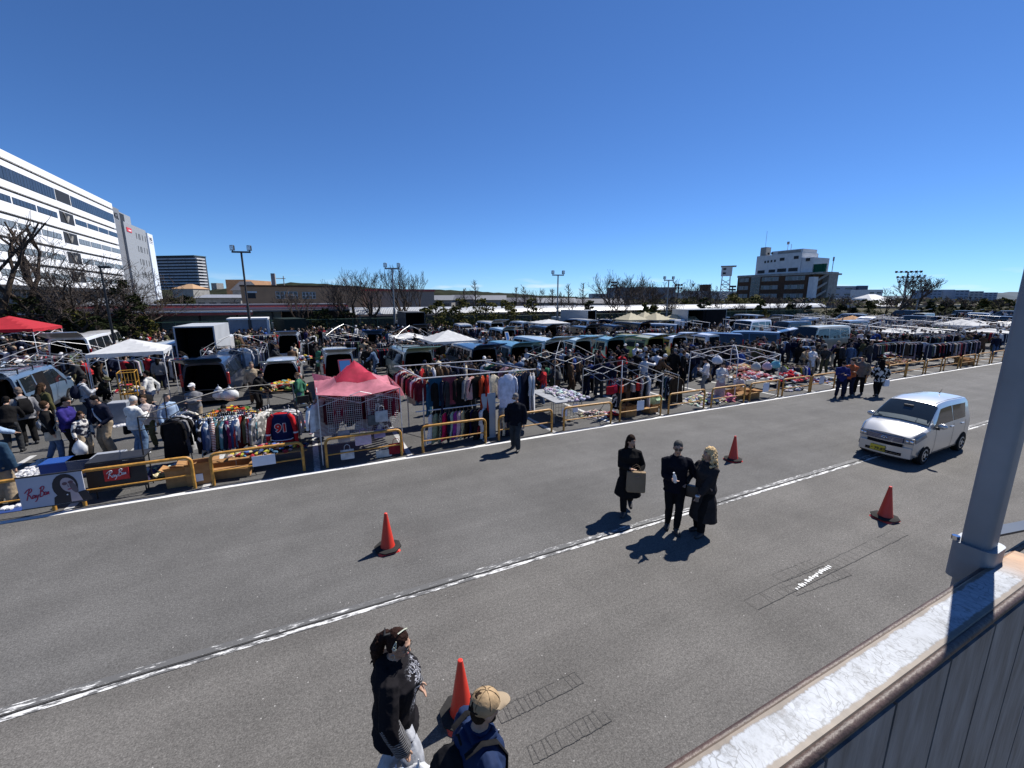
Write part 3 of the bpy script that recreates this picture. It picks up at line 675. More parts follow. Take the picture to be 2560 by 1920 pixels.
o = person(loc, rz, 'woman in black printed hoodie with dark ponytail and pale hair clips', f, k, BLACK, (.42, .43, .46), None, .009, dict(name='hoodie', inf=.05, z0=-.2, flare=.02, sleeve=.52, hood=True, wr=.014, sl_inf=.05, m=m_h), dict(inf=.03, flare=.03, wr=.012))
m_s, ntt, bb = _bsdf('striped_sleeve'); tcn = N(ntt, 'ShaderNodeTexCoord'); wv = N(ntt, 'ShaderNodeTexWave'); wv.bands_direction = 'Z'; wv.inputs['Scale'].default_value = 17; wv.inputs['Distortion'].default_value = .6; lk(ntt, tcn.outputs['Object'], wv.inputs['Vector'])
rp = ramp(ntt, wv.outputs['Fac'], [(.62, (.012, .012, .014)), (.74, (.2, .2, .21))]); lk(ntt, rp.outputs[0], bb.inputs['Base Color']); bb.inputs['Roughness'].default_value = .9
for sd in (1, -1):
    b = MB(); e, w_ = f.el[sd], f.wr[sd]; b.tube([f.sh[sd].lerp(e, .8), e, e.lerp(w_, .5), w_, w_+(w_-e)*.12], [.075, .082, .08, .075, .066], 12); me = remesh(b, .009, 2, .006, 12, 3); me.materials.append(m_s); place(bpy.data.objects.new('striped_sleeve', me), o)
b = MB(); rr = random.Random(12); hair_vol(f, b, 'short')
b.tube([f.h(0, -.07, .06), f.h(0, -.12, .05), f.h(.005, -.16, -.01), f.h(.01, -.175, -.1), f.h(.005, -.16, -.2), f.h(0, -.15, -.27)], [.035, .042, .055, .062, .05, .022], 10)
for i in range(60):
    t = rr.random(); p = f.h(rr.gauss(0, .025), -.13-.05*math.sin(t*3)+rr.gauss(0, .014), .04-.3*t); q = p+f.Hm @ Vector((rr.gauss(0, .02), -.012-rr.random()*.02, -.05)); b.tube([p, (p+q)/2+f.Hm @ Vector((rr.gauss(0, .012), -.012, 0)), q], [.011, .009, .004], 5)
me = remesh(b, .007, 0, .006, 45, 4); me.materials.append(HAIR); ho = place(bpy.data.objects.new('hair', me), o, color=(.03, .016, .013))
face_bits(o, f, BLACKPLASTIC)
CL = mat('pale_hair_clip', (.6, .63, .5), .3, coat=.5)
for sx in (1,):
    b = MB(); b.tube([f.h(.085, .0, .1), f.h(.095, -.012, .05)], .004, 5); b.tube([f.h(.085, .0, .1), f.h(.094, .012, .05)], .004, 5)
    b.tube([f.h(.096+.001*math.cos(a), .016*math.cos(a), .035+.014*math.sin(a)) for a in [i*2*math.pi/8 for i in range(9)]], .004, 5); b.build('hair_clip', CL, o)
b = MB(); b.tube([f.h(.05, -.01, .142), f.h(-.01, .02, .15), f.h(-.05, .03, .13)], .005, 5); b.build('hair_clip', CL, o)
b = MB(); b.tube([f.h(.06, -.07, .13), f.h(.08, -.11, .12), f.h(.05, -.13, .16)], [.012, .014, .004], 5); b.build('hair_claw', BLACKPLASTIC, o)
b = MB(); b.tube([f.h(.084+.002*math.sin(a), .016*math.cos(a), -.06+.026*math.sin(a)) for a in [i*2*math.pi/12 for i in range(13)]], .004, 5); b.build('earring', mat('pale_earring', (.4, .42, .4), .3, .6), o)
b = MB()
for x in (-1, 1): b.tube([f.t(x*.045, .11, .47), f.t(x*.05, .19, .4), f.t(x*.055, .205, .28)], .004, 5)
b.build('drawstring', mat('grey_cord', (.3, .3, .33), .8), o)
# the plastic bags in her hand
def plastic_bag(loc, label, w_=.2, h=.34, seed=1):
    b = MB(); rr = random.Random(seed); rs = []; n = 22
    for i, (z, q) in enumerate(((0, .02), (-.05, .05), (-.1, .35), (-.17, .7), (-.26, .95), (-.36, 1.0), (-.44, .85), (-.48, .5))):
        rs.append([(math.cos(2*math.pi*k/n)*w_*q*(1+.13*math.sin(k*2.7+i*.7)+rr.uniform(-.07, .07)), math.sin(2*math.pi*k/n)*w_*.72*q*(1+.13*math.cos(k*3.3+i*.5)+rr.uniform(-.07, .07)), z*h/.34) for k in range(n)])
    b.rings(rs); o = b.build('plastic_bag', PLASTICBAG, loc=loc, smooth=rad(75)); tag(o, label, 'bag'); return o
hp = wpt(loc, rz, k, f.wr[1]+(f.wr[1]-f.el[1]).normalized()*.09)
plastic_bag(hp+Vector((.1, -.04, .03)), 'crumpled white plastic bag held by the hoodie woman, nearer the cap man', .2, .34, 3)
o2 = plastic_bag(hp+Vector((-.08, -.05, -.01)), 'bluish plastic bag held by the hoodie woman, under her striped sleeve', .2, .34, 8); o2.data.materials[0] = mat('bluish_plastic_bag', (.4, .46, .6), .35, var=.2, scale=12, bmp=.5)
# ---- foreground: man with the cap and backpack
loc = (-.27, 2.42, 0); rz = heading(.86, .5); k = 1.0
f = Fig(lean=.1, girth=1.12, foot_r=(.12, .16, .08), foot_l=(-.12, -.16, .1), hand_r=(.38, .3, 1.02), hand_l=(-.22, .22, .92), yaw=.05, pitch=.12, elbow_r=(.9, -.8, -.2))
m_n = mat('navy_shell_jacket', (.02, .034, .085), .7, var=.35, scale=5, bmp=.5, bscale=9)
o = person(loc, rz, 'man in navy jacket and tan cap wearing a black backpack', f, k, NAVY, (.03, .035, .05), None, .009, dict(inf=.042, z0=-.2, sleeve=.98, wr=.02, sl_inf=.036, m=m_n), dict(inf=.02))
b = MB(); hair_vol(f, b, 'short'); me = remesh(b, .008, 1, .005, 40); me.materials.append(HAIR); place(bpy.data.objects.new('hair', me), o, color=(.035, .022, .015))
b = MB(); b.ell(f.h(0, .055, -.07), (.05, .04, .05), 9, 6, f.Hm); me = remesh(b, .008, 0, .006, 50); me.materials.append(HAIR); place(bpy.data.objects.new('beard', me), o, color=(.03, .02, .014))
face_bits(o, f)
M_CAP = mat('tan_cap_cloth', (.36, .255, .15), .85, var=.35, scale=9, bmp=.4, bscale=40)
b = MB(); b.ell(f.h(0, -.006, .05), (.092, .11, .094), 18, 11, f.Hm); me = remesh(b, .008, 1, .004, 14, 2); me.materials.append(M_CAP); cp = place(bpy.data.objects.new('cap', me), o)
b = MB(); n = 11
top_, bot_ = [], []
for i in range(n):
    x = -1+2*i/(n-1); top_.append(f.h(x*.082, .075+.118*(1-abs(x)**2.6), .055-.02*abs(x)**2-.022*(1-abs(x)**2))); bot_.append(f.h(x*.078, .066*(1-x*x*.35), .062-.02*abs(x)**2))
rs = [[*bot_], [a.lerp(c, .5)+f.Hm @ Vector((0, 0, .006)) for a, c in zip(bot_, top_)], [*top_]]
vs = [p for r_ in rs for p in r_]; lo = [p-f.Hm @ Vector((0, 0, .005)) for p in vs]
fs = [(r_*n+i, r_*n+i+1, (r_+1)*n+i+1, (r_+1)*n+i) for r_ in range(2) for i in range(n-1)]; m0 = len(vs)
b.add(vs+lo, fs+[tuple(m0+q for q in reversed(x)) for x in fs]+[(2*n+i, 2*n+i+1, m0+2*n+i+1, m0+2*n+i) for i in range(n-1)]); b.build('brim', mat('pale_cap_brim', (.33, .26, .18), .85, var=.25, bmp=.3, bscale=40), cp, smooth=rad(50))
b = MB(); b.ell(f.h(0, -.006, .146), (.009, .009, .005), 8, 5, f.Hm)
b.build('button', M_CAP, cp)
b = MB()
for a in (0, 1.05, 2.09, 3.14, 4.19, 5.24): b.tube([f.h(.0935*math.cos(a)*math.cos(t), -.006+.1115*math.sin(a)*math.cos(t), .05+.0955*math.sin(t)) for t in (.1, .5, .9, 1.3, 1.5)], .0022, 4)
b.build('seam', mat('dark_cap_seam', (.1, .07, .045), .9), cp)
b = MB(); b.tube([f.h(-.06, -.085, .035), f.h(0, -.118, .03), f.h(.06, -.085, .035)], [.006, .012, .006], 6); b.build('rear_opening', DARK, cp)
b = MB(); b.tube([f.t(.1, -.06, .5), f.t(.075, .07, .5), f.t(0, .1, .465)], [.03, .032, .026], 7); b.tube([f.t(-.1, -.06, .5), f.t(-.075, .07, .5), f.t(0, .1, .465)], [.03, .032, .026], 7); b.tube([f.t(.09, -.07, .5), f.t(-.09, -.07, .5)], .032, 7); me = remesh(b, .009, 1, .005, 20); me.materials.append(m_n); place(bpy.data.objects.new('collar', me), o)
b = MB(); b.tube([f.t(0, .16, .42), f.t(0, .172, .2), f.t(0, .17, -.05)], .006, 5); b.build('zip', STEEL, o)
# backpack
b = MB(); T = lambda x, y, z: wpt(loc, rz, k, f.t(x, y, z))
rs = []
for z, wx, y0, y1 in ((-.12, .12, -.17, -.28), (-.04, .145, -.165, -.32), (.12, .15, -.165, -.33), (.27, .14, -.16, -.31), (.36, .12, -.15, -.27), (.42, .07, -.15, -.21)):
    rs.append([T(x*wx, y, z) for x, y in ((-.9, y0), (0, y0), (.9, y0), (1, (y0+y1)/2), (.85, y1), (0, y1*1.06), (-.85, y1), (-1, (y0+y1)/2))])
b.rings(rs); me = remesh(b, .011, 3, .016, 8, 4); me.materials.append(mat('black_nylon', (.014, .014, .016), .75, var=.35, scale=12, bmp=.35, bscale=30)); bo = place(bpy.data.objects.new('backpack', me)); tag(bo, 'black backpack on the back of the man in the tan cap', 'backpack')
for x in (-1, 1):
    b = MB(); b.tube([T(x*.11, -.16, .47), T(x*.125, -.05, .535), T(x*.13, .07, .5), T(x*.13, .16, .36), T(x*.145, .165, .2), T(x*.15, .1, .08), T(x*.13, -.1, .02)], .022, 6, flat=.35); b.build('strap', mat('black_nylon', (.016,)*3), bo, smooth=rad(60))
b = MB(); rs = [[T(x*wx, y, z) for x, y in ((-1, -.325), (1, -.325), (.9, -.36), (-.9, -.36))] for z, wx in ((-.05, .11), (.0, .13), (.15, .12), (.19, .08))]; b.rings(rs); b.build('front_pocket', mat('black_nylon', (.016,)*3), bo, smooth=rad(60))
b = MB(); b.tube([T(-.04, -.16, .49), T(0, -.17, .54), T(.04, -.16, .49)], .009, 5); b.build('grab_loop', mat('black_nylon', (.016,)*3), bo)
# ---- cones
M_CONE = mat('orange_red_cone', (.62, .035, .018), .42, var=.12, scale=5)
M_CONEB = mat('black_rubber_weight', (.035, .034, .033), .85, var=.3, scale=8)
def cone(loc, label, rz=0.0, weight=True, stacked=True, group='traffic cones on the road'):
    r = thing('traffic_cone', label, 'traffic cone', loc, rz, group)
    b = MB(); b.lathe([(.155, .03), (.15, .045), (.128, .06), (.118, .1), (.03, .67), (.027, .695), (.02, .7)], n=24); b.build('cone_body', M_CONE, r, smooth=rad(35))
    b = MB(); b.bbox(-.19, -.19, 0, .19, .19, .032, .03); b.build('base', M_CONE, r)
    if weight:
        b = MB(); b.rings([[(q*math.cos(math.pi/4*k_+.39), q*math.sin(math.pi/4*k_+.39), z) for k_ in range(8)] for q, z in ((.235, .034), (.24, .055), (.17, .068))]); b.build('rubber_weight', M_CONEB, r)
    return r
p = G(838*1.1573, 1186*1.1573); cone((p.x, p.y, 0), 'orange traffic cone with black weight standing alone on the left lane', .5)
p = G(1583*1.1573, 994*1.1573); cone((p.x, p.y, 0), 'smallest orange traffic cone behind the blonde woman', .25)
p = G(1911*1.1573, 1120*1.1573); cone((p.x, p.y, 0), 'orange traffic cone between the silver car and the steel rail', .3)
cone((-.54, 3.76, 0), 'orange traffic cone half hidden behind the man in the tan cap', .4)
# ------------------------------------------------------------------ shoppers placed one by one
def put(px, py, pose, look, label, top, legs, hair=('short', (.012, .01, .009)), k=1.0, coat=False, topkw=None, legkw=None, skirt=None, vox=.019, fig=None, shoe=SHOE):
    p = G(px, py); f = fig or POSES[pose]()
    o = person((p.x, p.y, 0), heading(*look), label, f, k, top, legs, hair, vox, topkw, legkw, shoe, skirt); CROWD.append((p.x, p.y)); return o, f, p
def shoulder_bag(o, f, p, look, col, label, side=1, cross=False, k=1.0):
    rz = heading(*look); b = bag_mesh(.3, .1, .24, slump=.3); bo = b.build('shoulder_bag', CLOTH, loc=wpt((p.x, p.y, 0), rz, k, (side*.25, .02, .62)), rz=rz+1.3, color=col, smooth=rad(40)); tag(bo, label, 'bag')
    b = MB(); q = (-1 if cross else 1)*side; P = [(side*.24, .02, .86), f.t(side*.14, .15, .15), f.t(q*.12, .1, .44), f.t(q*.12, -.05, .475), f.t(side*.05, -.15, .25), (side*.24, .0, .86)]
    inv = Vector((side*.25, .02, .62)); a = -1.3; c_, s_ = math.cos(a), math.sin(a); Q = [Vector(x)-inv for x in P]; b.tube([(v.x*c_-v.y*s_, v.x*s_+v.y*c_, v.z) for v in Q], .014, 5); b.build('strap', CLOTH, bo, color=col)
def backpack(f, p, look, col, label, k=1.0):
    rz = heading(*look); T = lambda x, y, z: wpt((p.x, p.y, 0), rz, k, f.t(x, y, z)); b = MB()
    b.rings([[T(x*wx, y, z) for x, y in ((-.9, -.15), (0, -.15), (.9, -.15), (1, -.24), (.8, y1), (0, y1*1.05), (-.8, y1), (-1, -.24))] for z, wx, y1 in ((.0, .12, -.26), (.06, .15, -.32), (.25, .15, -.32), (.4, .12, -.27), (.46, .07, -.2))])
    bo = b.build('backpack', CLOTH, color=col, smooth=rad(50)); tag(bo, label, 'backpack')
    for x in (-1, 1): b = MB(); b.tube([T(x*.1, -.15, .42), T(x*.12, -.03, .5), T(x*.13, .1, .42), T(x*.14, .13, .25), T(x*.15, 0, .1), T(x*.12, -.14, .05)], .018, 5); b.build('strap', CLOTH, bo, color=col)
HB, HD = (.012, .01, .009), (.05, .03, .018)
o, f, p = put(14, 1262, 'stand', (-.3, 1), 'person in dark blue quilted jacket and beige trousers at the left edge', (.03, .06, .1), BEIGE, ('cap', NAVY), topkw=dict(inf=.05), legkw=dict(inf=.03, flare=.03))
L_ = (.2, 1); o, f, p = put(80, 1112, 'browse', (-.9, .5), 'man in grey T-shirt with shaved head leaning over goods at left', GREY, BLACK, ('grey', (.2, .15, .12)), 1.05, topkw=dict(sleeve=.4), fig=Fig(lean=.12, pitch=.35, hand_r=(.26, .1, .82), hand_l=(-.24, .25, 1.0), girth=1.15)); backpack(f, p, (-.9, .5), BLACK, 'black backpack on the man in the grey T-shirt', 1.05)
p = wpt((p.x, p.y, 0), heading(-.9, .5), 1.05, (.28, .14, .62)); plastic_bag(p+Vector((0, 0, .1)), 'white carrier bag held by the man in the grey T-shirt', .13, .26, 61)
o, f, p = put(128, 1085, 'stand', (.1, 1), 'person in olive jacket with reddish hair seen from behind', (.09, .085, .04), BLACK, ('long', HD)); backpack(f, p, (.1, 1), BLACK, 'black backpack on the person in the olive jacket')
o, f, p = put(140, 1150, 'carry', (.6, .8), 'person in black leather jacket with beige bag strap', BLACK, DENIM, ('short', HD), .98); shoulder_bag(o, f, p, (.6, .8), (.5, .44, .34), 'cream shoulder bag of the person in the leather jacket', 1, True); plastic_bag(wpt((p.x, p.y, 0), heading(.6, .8), 1, (-.3, .1, .75)), 'clear plastic bag carried beside the leather jacket', .15, .38, 62)
o, f, p = put(188, 1144, 'phone', (1, .3), 'man in purple navy hooded top with black trousers', (.035, .028, .16), BLACK, ('short', HB), 1.02, topkw=dict(hood=True, inf=.045)); face_bits(o, f, BLACKPLASTIC)
o, f, p = put(222, 1147, 'stand', (.9, -.2), 'small child in black and white printed top and beige trousers', (.06, .06, .08), BEIGE, ('long', HD), .8, topkw=dict(m=CLOTH_PATCH)); plastic_bag(wpt((p.x, p.y, 0), heading(.9, -.2), .8, (.24, .1, .85)), 'bulging white plastic bag held before the small child', .17, .34, 63)
o, f, p = put(278, 1133, 'browse', (-.25, -1), 'person in navy jacket and beige trousers looking down, pale strap across', (.018, .02, .035), BEIGE, ('short', HB), 1.03, fig=Fig(pitch=.4, lean=.12, hand_r=(.2, .2, .9), hand_l=(-.2, .22, .92)), legkw=dict(inf=.03, flare=.03)); b = MB(); b.tube([f.t(.12, .1, .42), f.t(0, .17, .25), f.t(-.16, .13, .0)], .02, 5); b.build('strap', CLOTH, o, color=WHITE)
o, f, p = put(352, 1137, 'phone', (.25, 1), 'woman in white hooded top, jeans and pale beret', (.66, .66, .64), (.12, .19, .3), ('beanie', (.55, .53, .5)), 1.0, topkw=dict(hood=True, inf=.05), legkw=dict(inf=.03, flare=.03), shoe=SHOEW); shoulder_bag(o, f, p, (.25, 1), BLACK, 'small black bag worn across by the woman in the white hooded top', -1, True)
put(380, 1120, 'stand', (.4, -1), 'person in camouflage trousers and orange shoes behind the white hooded woman', (.5, .44, .42), OLIVE, ('short', HD), .95)
o, f, p = put(224, 1056, 'phone', (.5, 1), 'person in grey white jacket with black cap and brown hair', (.4, .42, .45), NAVY, ('cap', BLACK)); backpack(f, p, (.5, 1), NAVY, 'dark backpack on the person in the grey white jacket')
put(386, 1036, 'walk', (-1, -.2), 'person in white knitted hooded top and jeans striding left', (.6, .6, .58), DENIM, ('short', HB), topkw=dict(hood=True), shoe=SHOEW)
put(40, 1132, 'browse', (-.6, .8), 'person in black vest with a red patch at left', BLACK, CHAR, ('short', HB)); put(26, 1050, 'stand', (.5, 1), 'person in black with black cap beside the raised tailgate of the minivan', BLACK, BLACK, ('cap', BLACK)); put(66, 1046, 'phone', (-.3, 1), 'person in charcoal by the rear of the blue grey minivan', CHAR, BLACK, ('short', HB))
put(262, 1002, 'crouch', (1, .1), 'person in dark olive coat crouching before the drawer tower', (.02, .022, .018), BLACK, ('hat', OLIVE)); put(345, 1000, 'browse', (-1, .2), 'person bending right of the roll cage in black', BLACK, CHAR, ('long', HB))
put(640, 1008, 'stand', (.5, -.8), 'grey haired man in beige jacket behind the leaning man in black', BEIGE, BROWN, ('grey', (.14, .12, .1)), 1.04); put(648, 1035, 'reach', (1, .1), 'man in black leaning with one hand held out by the clothes heap', BLACK, BLACK, ('short', HB), 1.02, fig=Fig(lean=.4, hips=(0, -.05, .92), hand_r=(.1, .55, .9), hand_l=(-.15, .5, .95), pitch=.2))
put(575, 1088, 'crouch', (.3, -1), 'vendor in black crouching behind the shirt rail', BLACK, BLACK, ('short', HB)); 
o, f, p = put(752, 1012, 'crouch', (.9, -.4), 'vendor in black with grey hood sitting on the folding chair', BLACK, BLACK, ('hood', (.3, .31, .33)), 1.02, fig=Fig(lean=.1, hips=(0, 0, .52), hand_r=(.15, .32, .62), hand_l=(-.12, .3, .6), foot_r=(.14, .72, .1), foot_l=(-.1, .5, .08), pitch=.2, knee=(.1, .6, 1)), shoe=SHOEW)
put(1760, 985, 'phone', (-1, .5), 'woman in white sweatshirt and grey jeans left of the white frame', (.62, .62, .64), (.16, .18, .2), ('cap', BLACK)); put(1797, 1000, 'phone', (.1, -1), 'woman in pale blue printed sweater and pink skirt with grey cap', (.5, .52, .58), (.45, .32, .32), ('beanie', CHAR), skirt=(-.75, .06), topkw=dict(m=CLOTH_PATCH)); put(1842, 985, 'crouch', (-.3, -1), 'child in pale top sitting behind the rail', (.6, .6, .64), NAVY, ('short', HB), .9)
put(1698, 948, 'crossed', (1, .1), 'person in pale blue jacket standing in the queue of dark clad shoppers', (.22, .3, .38), NAVY, ('cap', GREY)); put(1383, 985, 'browse', (.2, -1), 'person in grey jacket and brown hat beside the wire table', (.14, .15, .16), OLIVE, ('hat', BROWN)); put(1310, 965, 'browse', (-.3, 1), 'person in white shirt seen from behind near the long stall', (.6, .6, .58), CHAR, ('short', HB)); put(1609, 950, 'stand', (.2, 1), 'person in pale grey hooded top seen from behind', (.36, .38, .4), NAVY, ('hood', (.36, .38, .4)), 1.05); put(1560, 930, 'crossed', (-.2, -1), 'man with white cap and navy jumper before the yellow van', NAVY, BLACK, ('cap', WHITE)); put(1638, 955, 'browse', (.5, 1), 'person in white shirt bending in the crowd before the yellow van', (.62, .62, .66), BLACK, ('short', HB))
put(1988, 892, 'carry', (.3, 1), 'person in bright red jacket and jeans seen from behind', (.42, .03, .03), DENIM, ('short', HD)); put(2002, 912, 'stand', (.5, .8), 'person in white shirt and white hat on the open asphalt', (.6, .6, .6), BLACK, ('hat', WHITE)); put(2037, 925, 'stand', (.9, -.3), 'person in black with blond hair and beige trousers', BLACK, (.3, .27, .22), ('short', (.4, .32, .2))); put(1935, 868, 'stand', (0, 1), 'person with orange jacket before the white tailgate', (.5, .12, .05), DENIM, ('short', HB)); put(1945, 905, 'crouch', (.4, .6), 'person in navy crouching on the open asphalt', NAVY, BLACK, ('cap', WHITE)); put(2130, 880, 'browse', (-.5, .5), 'person in dark red top among black coats', (.15, .02, .03), BLACK, ('short', HB))
for i, (px, py, c, ps, lk_) in enumerate(((2250, 905, BLACK, 'browse', (-1, .2)), (2275, 902, BLACK, 'browse', (.6, .2)), (2200, 910, (.02, .07, .06), 'stand', (.2, 1)), (2165, 912, BLACK, 'browse', (.4, 1)), (2120, 915, NAVY, 'stand', (1, 0)))): put(px, py, ps, lk_, ['person in black bending over pots behind the far rails', 'second person in black bending over pots behind the far rails', 'person in dark green jacket behind the walking group', 'person in black looking down behind the tall man in grey', 'person in navy near the white goods on the asphalt'][i], c, BLACK, ('short', HB), 1.03)
# ------------------------------------------------------------------ town, trees, lamps
def PT(px, t, py=745):
    """point of the line t = const seen in picture column px"""
    u, f, d = ray(px, py); a = u/f
    y = t/(UX-UY*a); x = a*y
    return x*UX+y*UY, t, CAM_H+d/f*y          # s, t, height of that pixel
def PS(px, s, py=745):
    u, f, d = ray(px, py); a = u/f
    y = s/(UX*a+UY); x = a*y
    return s, -x*UY+y*UX, CAM_H+d/f*y
def PY(px, py, y):
    u, f, d = ray(px, py); return Vector((u/f*y, y, CAM_H+d/f*y))
M_PANEL = mat('white_facade_panel', (.84, .85, .87), .5, var=.07, scale=.6, bmp=.12, bscale=3, stretch=(1, .15, 3))
M_GREYP = mat('grey_facade_panel', (.19, .2, .22), .6, var=.12, scale=.7, bmp=.1, bscale=3, stretch=(1, .2, 3))
M_LIGHTP = mat('light_grey_tile_facade', (.3, .315, .335), .55, var=.1, scale=1.0, bmp=.15, bscale=2.5, stretch=(1, .3, 4))
M_DARKB = mat('dark_recess', (.02, .021, .024), .6, var=.3)
M_WIN = mat('facade_window', (.045, .055, .07), .2, 0, var=.6, scale=1.1, stretch=(1, 3, .05), spec=.8)
M_WIN2 = mat('pale_blind_window', (.24, .27, .29), .3, 0, var=.55, scale=1.4, stretch=(3, 3, .05))
M_BRICK = mat('brown_brick', (.105, .062, .042), .85, var=.3, scale=1.4, bmp=.2, bscale=9)
M_TAN = mat('tan_render', (.5, .29, .17), .85, var=.16, scale=.6)
M_CONC = mat('weathered_concrete', (.34, .33, .31), .8, var=.3, scale=.8)
M_WHITEW = mat('white_render', (.66, .67, .68), .7, var=.14, scale=.7)
M_ROOFD = mat('dark_metal_roof', (.085, .085, .095), .5, var=.25, scale=1.2)
M_ROOFG = mat('grey_metal_roof', (.3, .31, .33), .45, .2, var=.2, scale=1.5, stretch=(6, 1, 1))
M_RED = mat('faded_red_trim', (.38, .075, .07), .6, var=.25, scale=1.5)
M_PINK = mat('pale_red_trim', (.55, .33, .33), .6, var=.15)
M_GREENN = mat('green_net', (.02, .12, .075), .7, var=.3)
M_BLUEG = mat('blue_grey_render', (.27, .33, .42), .7, var=.14, scale=.4)
M_NAVY = mat('navy_panel', (.04, .07, .13), .5, var=.2)
M_SIGNR = mat('red_sign', (.62, .04, .05), .5, var=.1)
M_INK = mat('black_lettering', (.015, .015, .018), .6, var=.1)
def lettering(txt, size, m, name='lettering', depth=.01, bold=0.0):
    c = bpy.data.curves.new('t', 'FONT'); c.body = txt; c.size = size; c.extrude = depth; c.align_x = 'CENTER'; c.align_y = 'CENTER'; c.offset = bold
    o = bpy.data.objects.new('t', c); COL.objects.link(o)
    me = bpy.data.meshes.new_from_object(o.evaluated_get(bpy.context.evaluated_depsgraph_get()))
    bpy.data.objects.remove(o); me.materials.clear(); me.materials.append(m)
    return bpy.data.objects.new(name, me)
def put_text(o, parent, loc, rot):
    COL.objects.link(o); o.parent = parent; o.location = loc; o.rotation_euler = rot; return o
def part(parent, name, m, *boxes):
    b = MB()
    for x in boxes: b.box(*x)
    return b.build(name, m, parent)

# white office slab: its sunny face looks along +s
def office():
    r = thing('office_building', 'long white office building with dark ribbon windows behind the pruned trees', 'building', W(-48, 0), TH)
    wall = MB(); y0, y1 = 84, 170
    lines = [29.7, 24.2, 19.7, 15.3, 10.9]
    z = 6.7; b = 0
    edges = [6.7]
    for l in sorted(lines): edges += [l-.28, l+.28]
    edges.append(31.4)
    for i in range(0, len(edges), 2): wall.box(-24, y0, edges[i], 0, y1, edges[i+1])
    wall.build('wall', M_PANEL, r)
    for l in lines: part(r, 'recessed_band', M_DARKB, (-23.9, y0+.1, l-.279, -.45, y1-.1, l+.279))
    part(r, 'plinth', mat('plinth_grey', (.2, .2, .21), .7), (-23, y0, 0, -1.2, y1, 5.9))
    part(r, 'canopy', M_DARKB, (-24, y0, 5.902, .8, y1, 6.698))
    for i in range(6): part(r, 'entrance_window', M_WIN, (-1.19, 90+13*i, 1.2, -1.15, 100+13*i, 4.6))
    bay0, bay1 = 136.2, 143
    for zc, h, spans in ((27.1, 2.3, [(y0, 135.9, 1), (143.3, 169.6, 1)]), (22.5, 1.1, None), (17.9, 1.1, None), (13.3, 1.1, None), (8.9, 1.1, None)):
        if spans is None:
            spans = [(y0+8.6*i, y0+8.6*i+8.1, 0) for i in range(7) if y0+8.6*i+8.1 < bay0]+[(143.6+6.7*i, 143.6+6.7*i+6.3, 0) for i in range(4)]
            if zc < 20: spans = spans[2:]
        for a, c, k in spans:
            f = part(r, 'window', M_DARKB, (-.05, a, zc-h/2-.08, .03, c, zc+h/2+.08))
            g = MB(); n = max(2, int((c-a)/1.1))
            for j in range(n): g.box(.031, a+(c-a)*j/n+.05, zc-h/2, .06, a+(c-a)*(j+1)/n-.05, zc+h/2)
            g.build('pane', M_WIN if zc > 20 else M_WIN2, f)
    for z0, z1 in ((25.9, 28.4), (21.3, 23.8), (16.8, 19.3), (12.3, 14.9), (8.0, 10.5)):
        f = part(r, 'recessed_bay', M_DARKB, (-.04, bay0, z0, .02, bay1, z1))
        if z0 < 25:
            g = MB(); g.tube([(.1, bay0+2.0, z1-.2), (.1, bay0+3.0, z0+.3)], .2, 5); g.tube([(.1, bay0+4.1, z1-.7), (.1, bay0+3.0, z0+.3)], .2, 5)
            g.build('strut', M_CONC, f)
    part(r, 'penthouse', M_WHITEW, (-9, 128, 31.4, -5, 137, 32.8))
    part(r, 'return_wall', M_GREYP, (-24, 170.002, 0, -.6, 177, 31.0))
    t = lettering('MGL', 2.3, M_INK, bold=.05); put_text(t, r, (-.55, 173.6, 28.6), (rad(90), 0, rad(90)))
    return r
office()
def office2():
    r = thing('office_building', 'light grey tiled block with narrow slit windows beside the white office building', 'building', W(-48, 0), TH)
    part(r, 'wall', M_LIGHTP, (-22, 177.1, 0, 0, 198, 27.6))
    part(r, 'end_wall', mat('pale_blue_tile_facade', (.74, .79, .86), .45, var=.08, scale=1, bmp=.1, bscale=2.5, stretch=(1, .3, 4)), (-22, 198.1, 0, .4, 204, 26.9))
    part(r, 'penthouse', M_LIGHTP, (-12, 180, 27.6, -1.5, 190, 30.8)); part(r, 'penthouse_louvre', M_DARKB, (-10, 179.9, 28, -1.45, 184, 30.5))
    for fl in range(5):
        for y in (187.2, 189.4, 190.6, 193.2, 196.2):
            z = 23.6-4.15*fl; part(r, 'window', M_DARKB, (-.04, y, z, .03, y+.55, z+1.9))
    part(r, 'red_sign', M_SIGNR, (.01, 178.8, 24.9, .12, 183.2, 26.2))
    part(r, 'sign_stroke', PAPER, (.125, 180.2, 25.25, .15, 182.6, 25.6))
    s = part(r, 'white_sign', PAPER, (.42, 198.9, 23.6, .5, 203, 26))
    t = lettering('MGL', 1.5, M_INK, bold=.04); put_text(t, s, (.52, 200.9, 25.0), (rad(90), 0, rad(90)))
    part(s, 'underline', M_INK, (.505, 199.4, 23.95, .53, 202.4, 24.15))
office2()
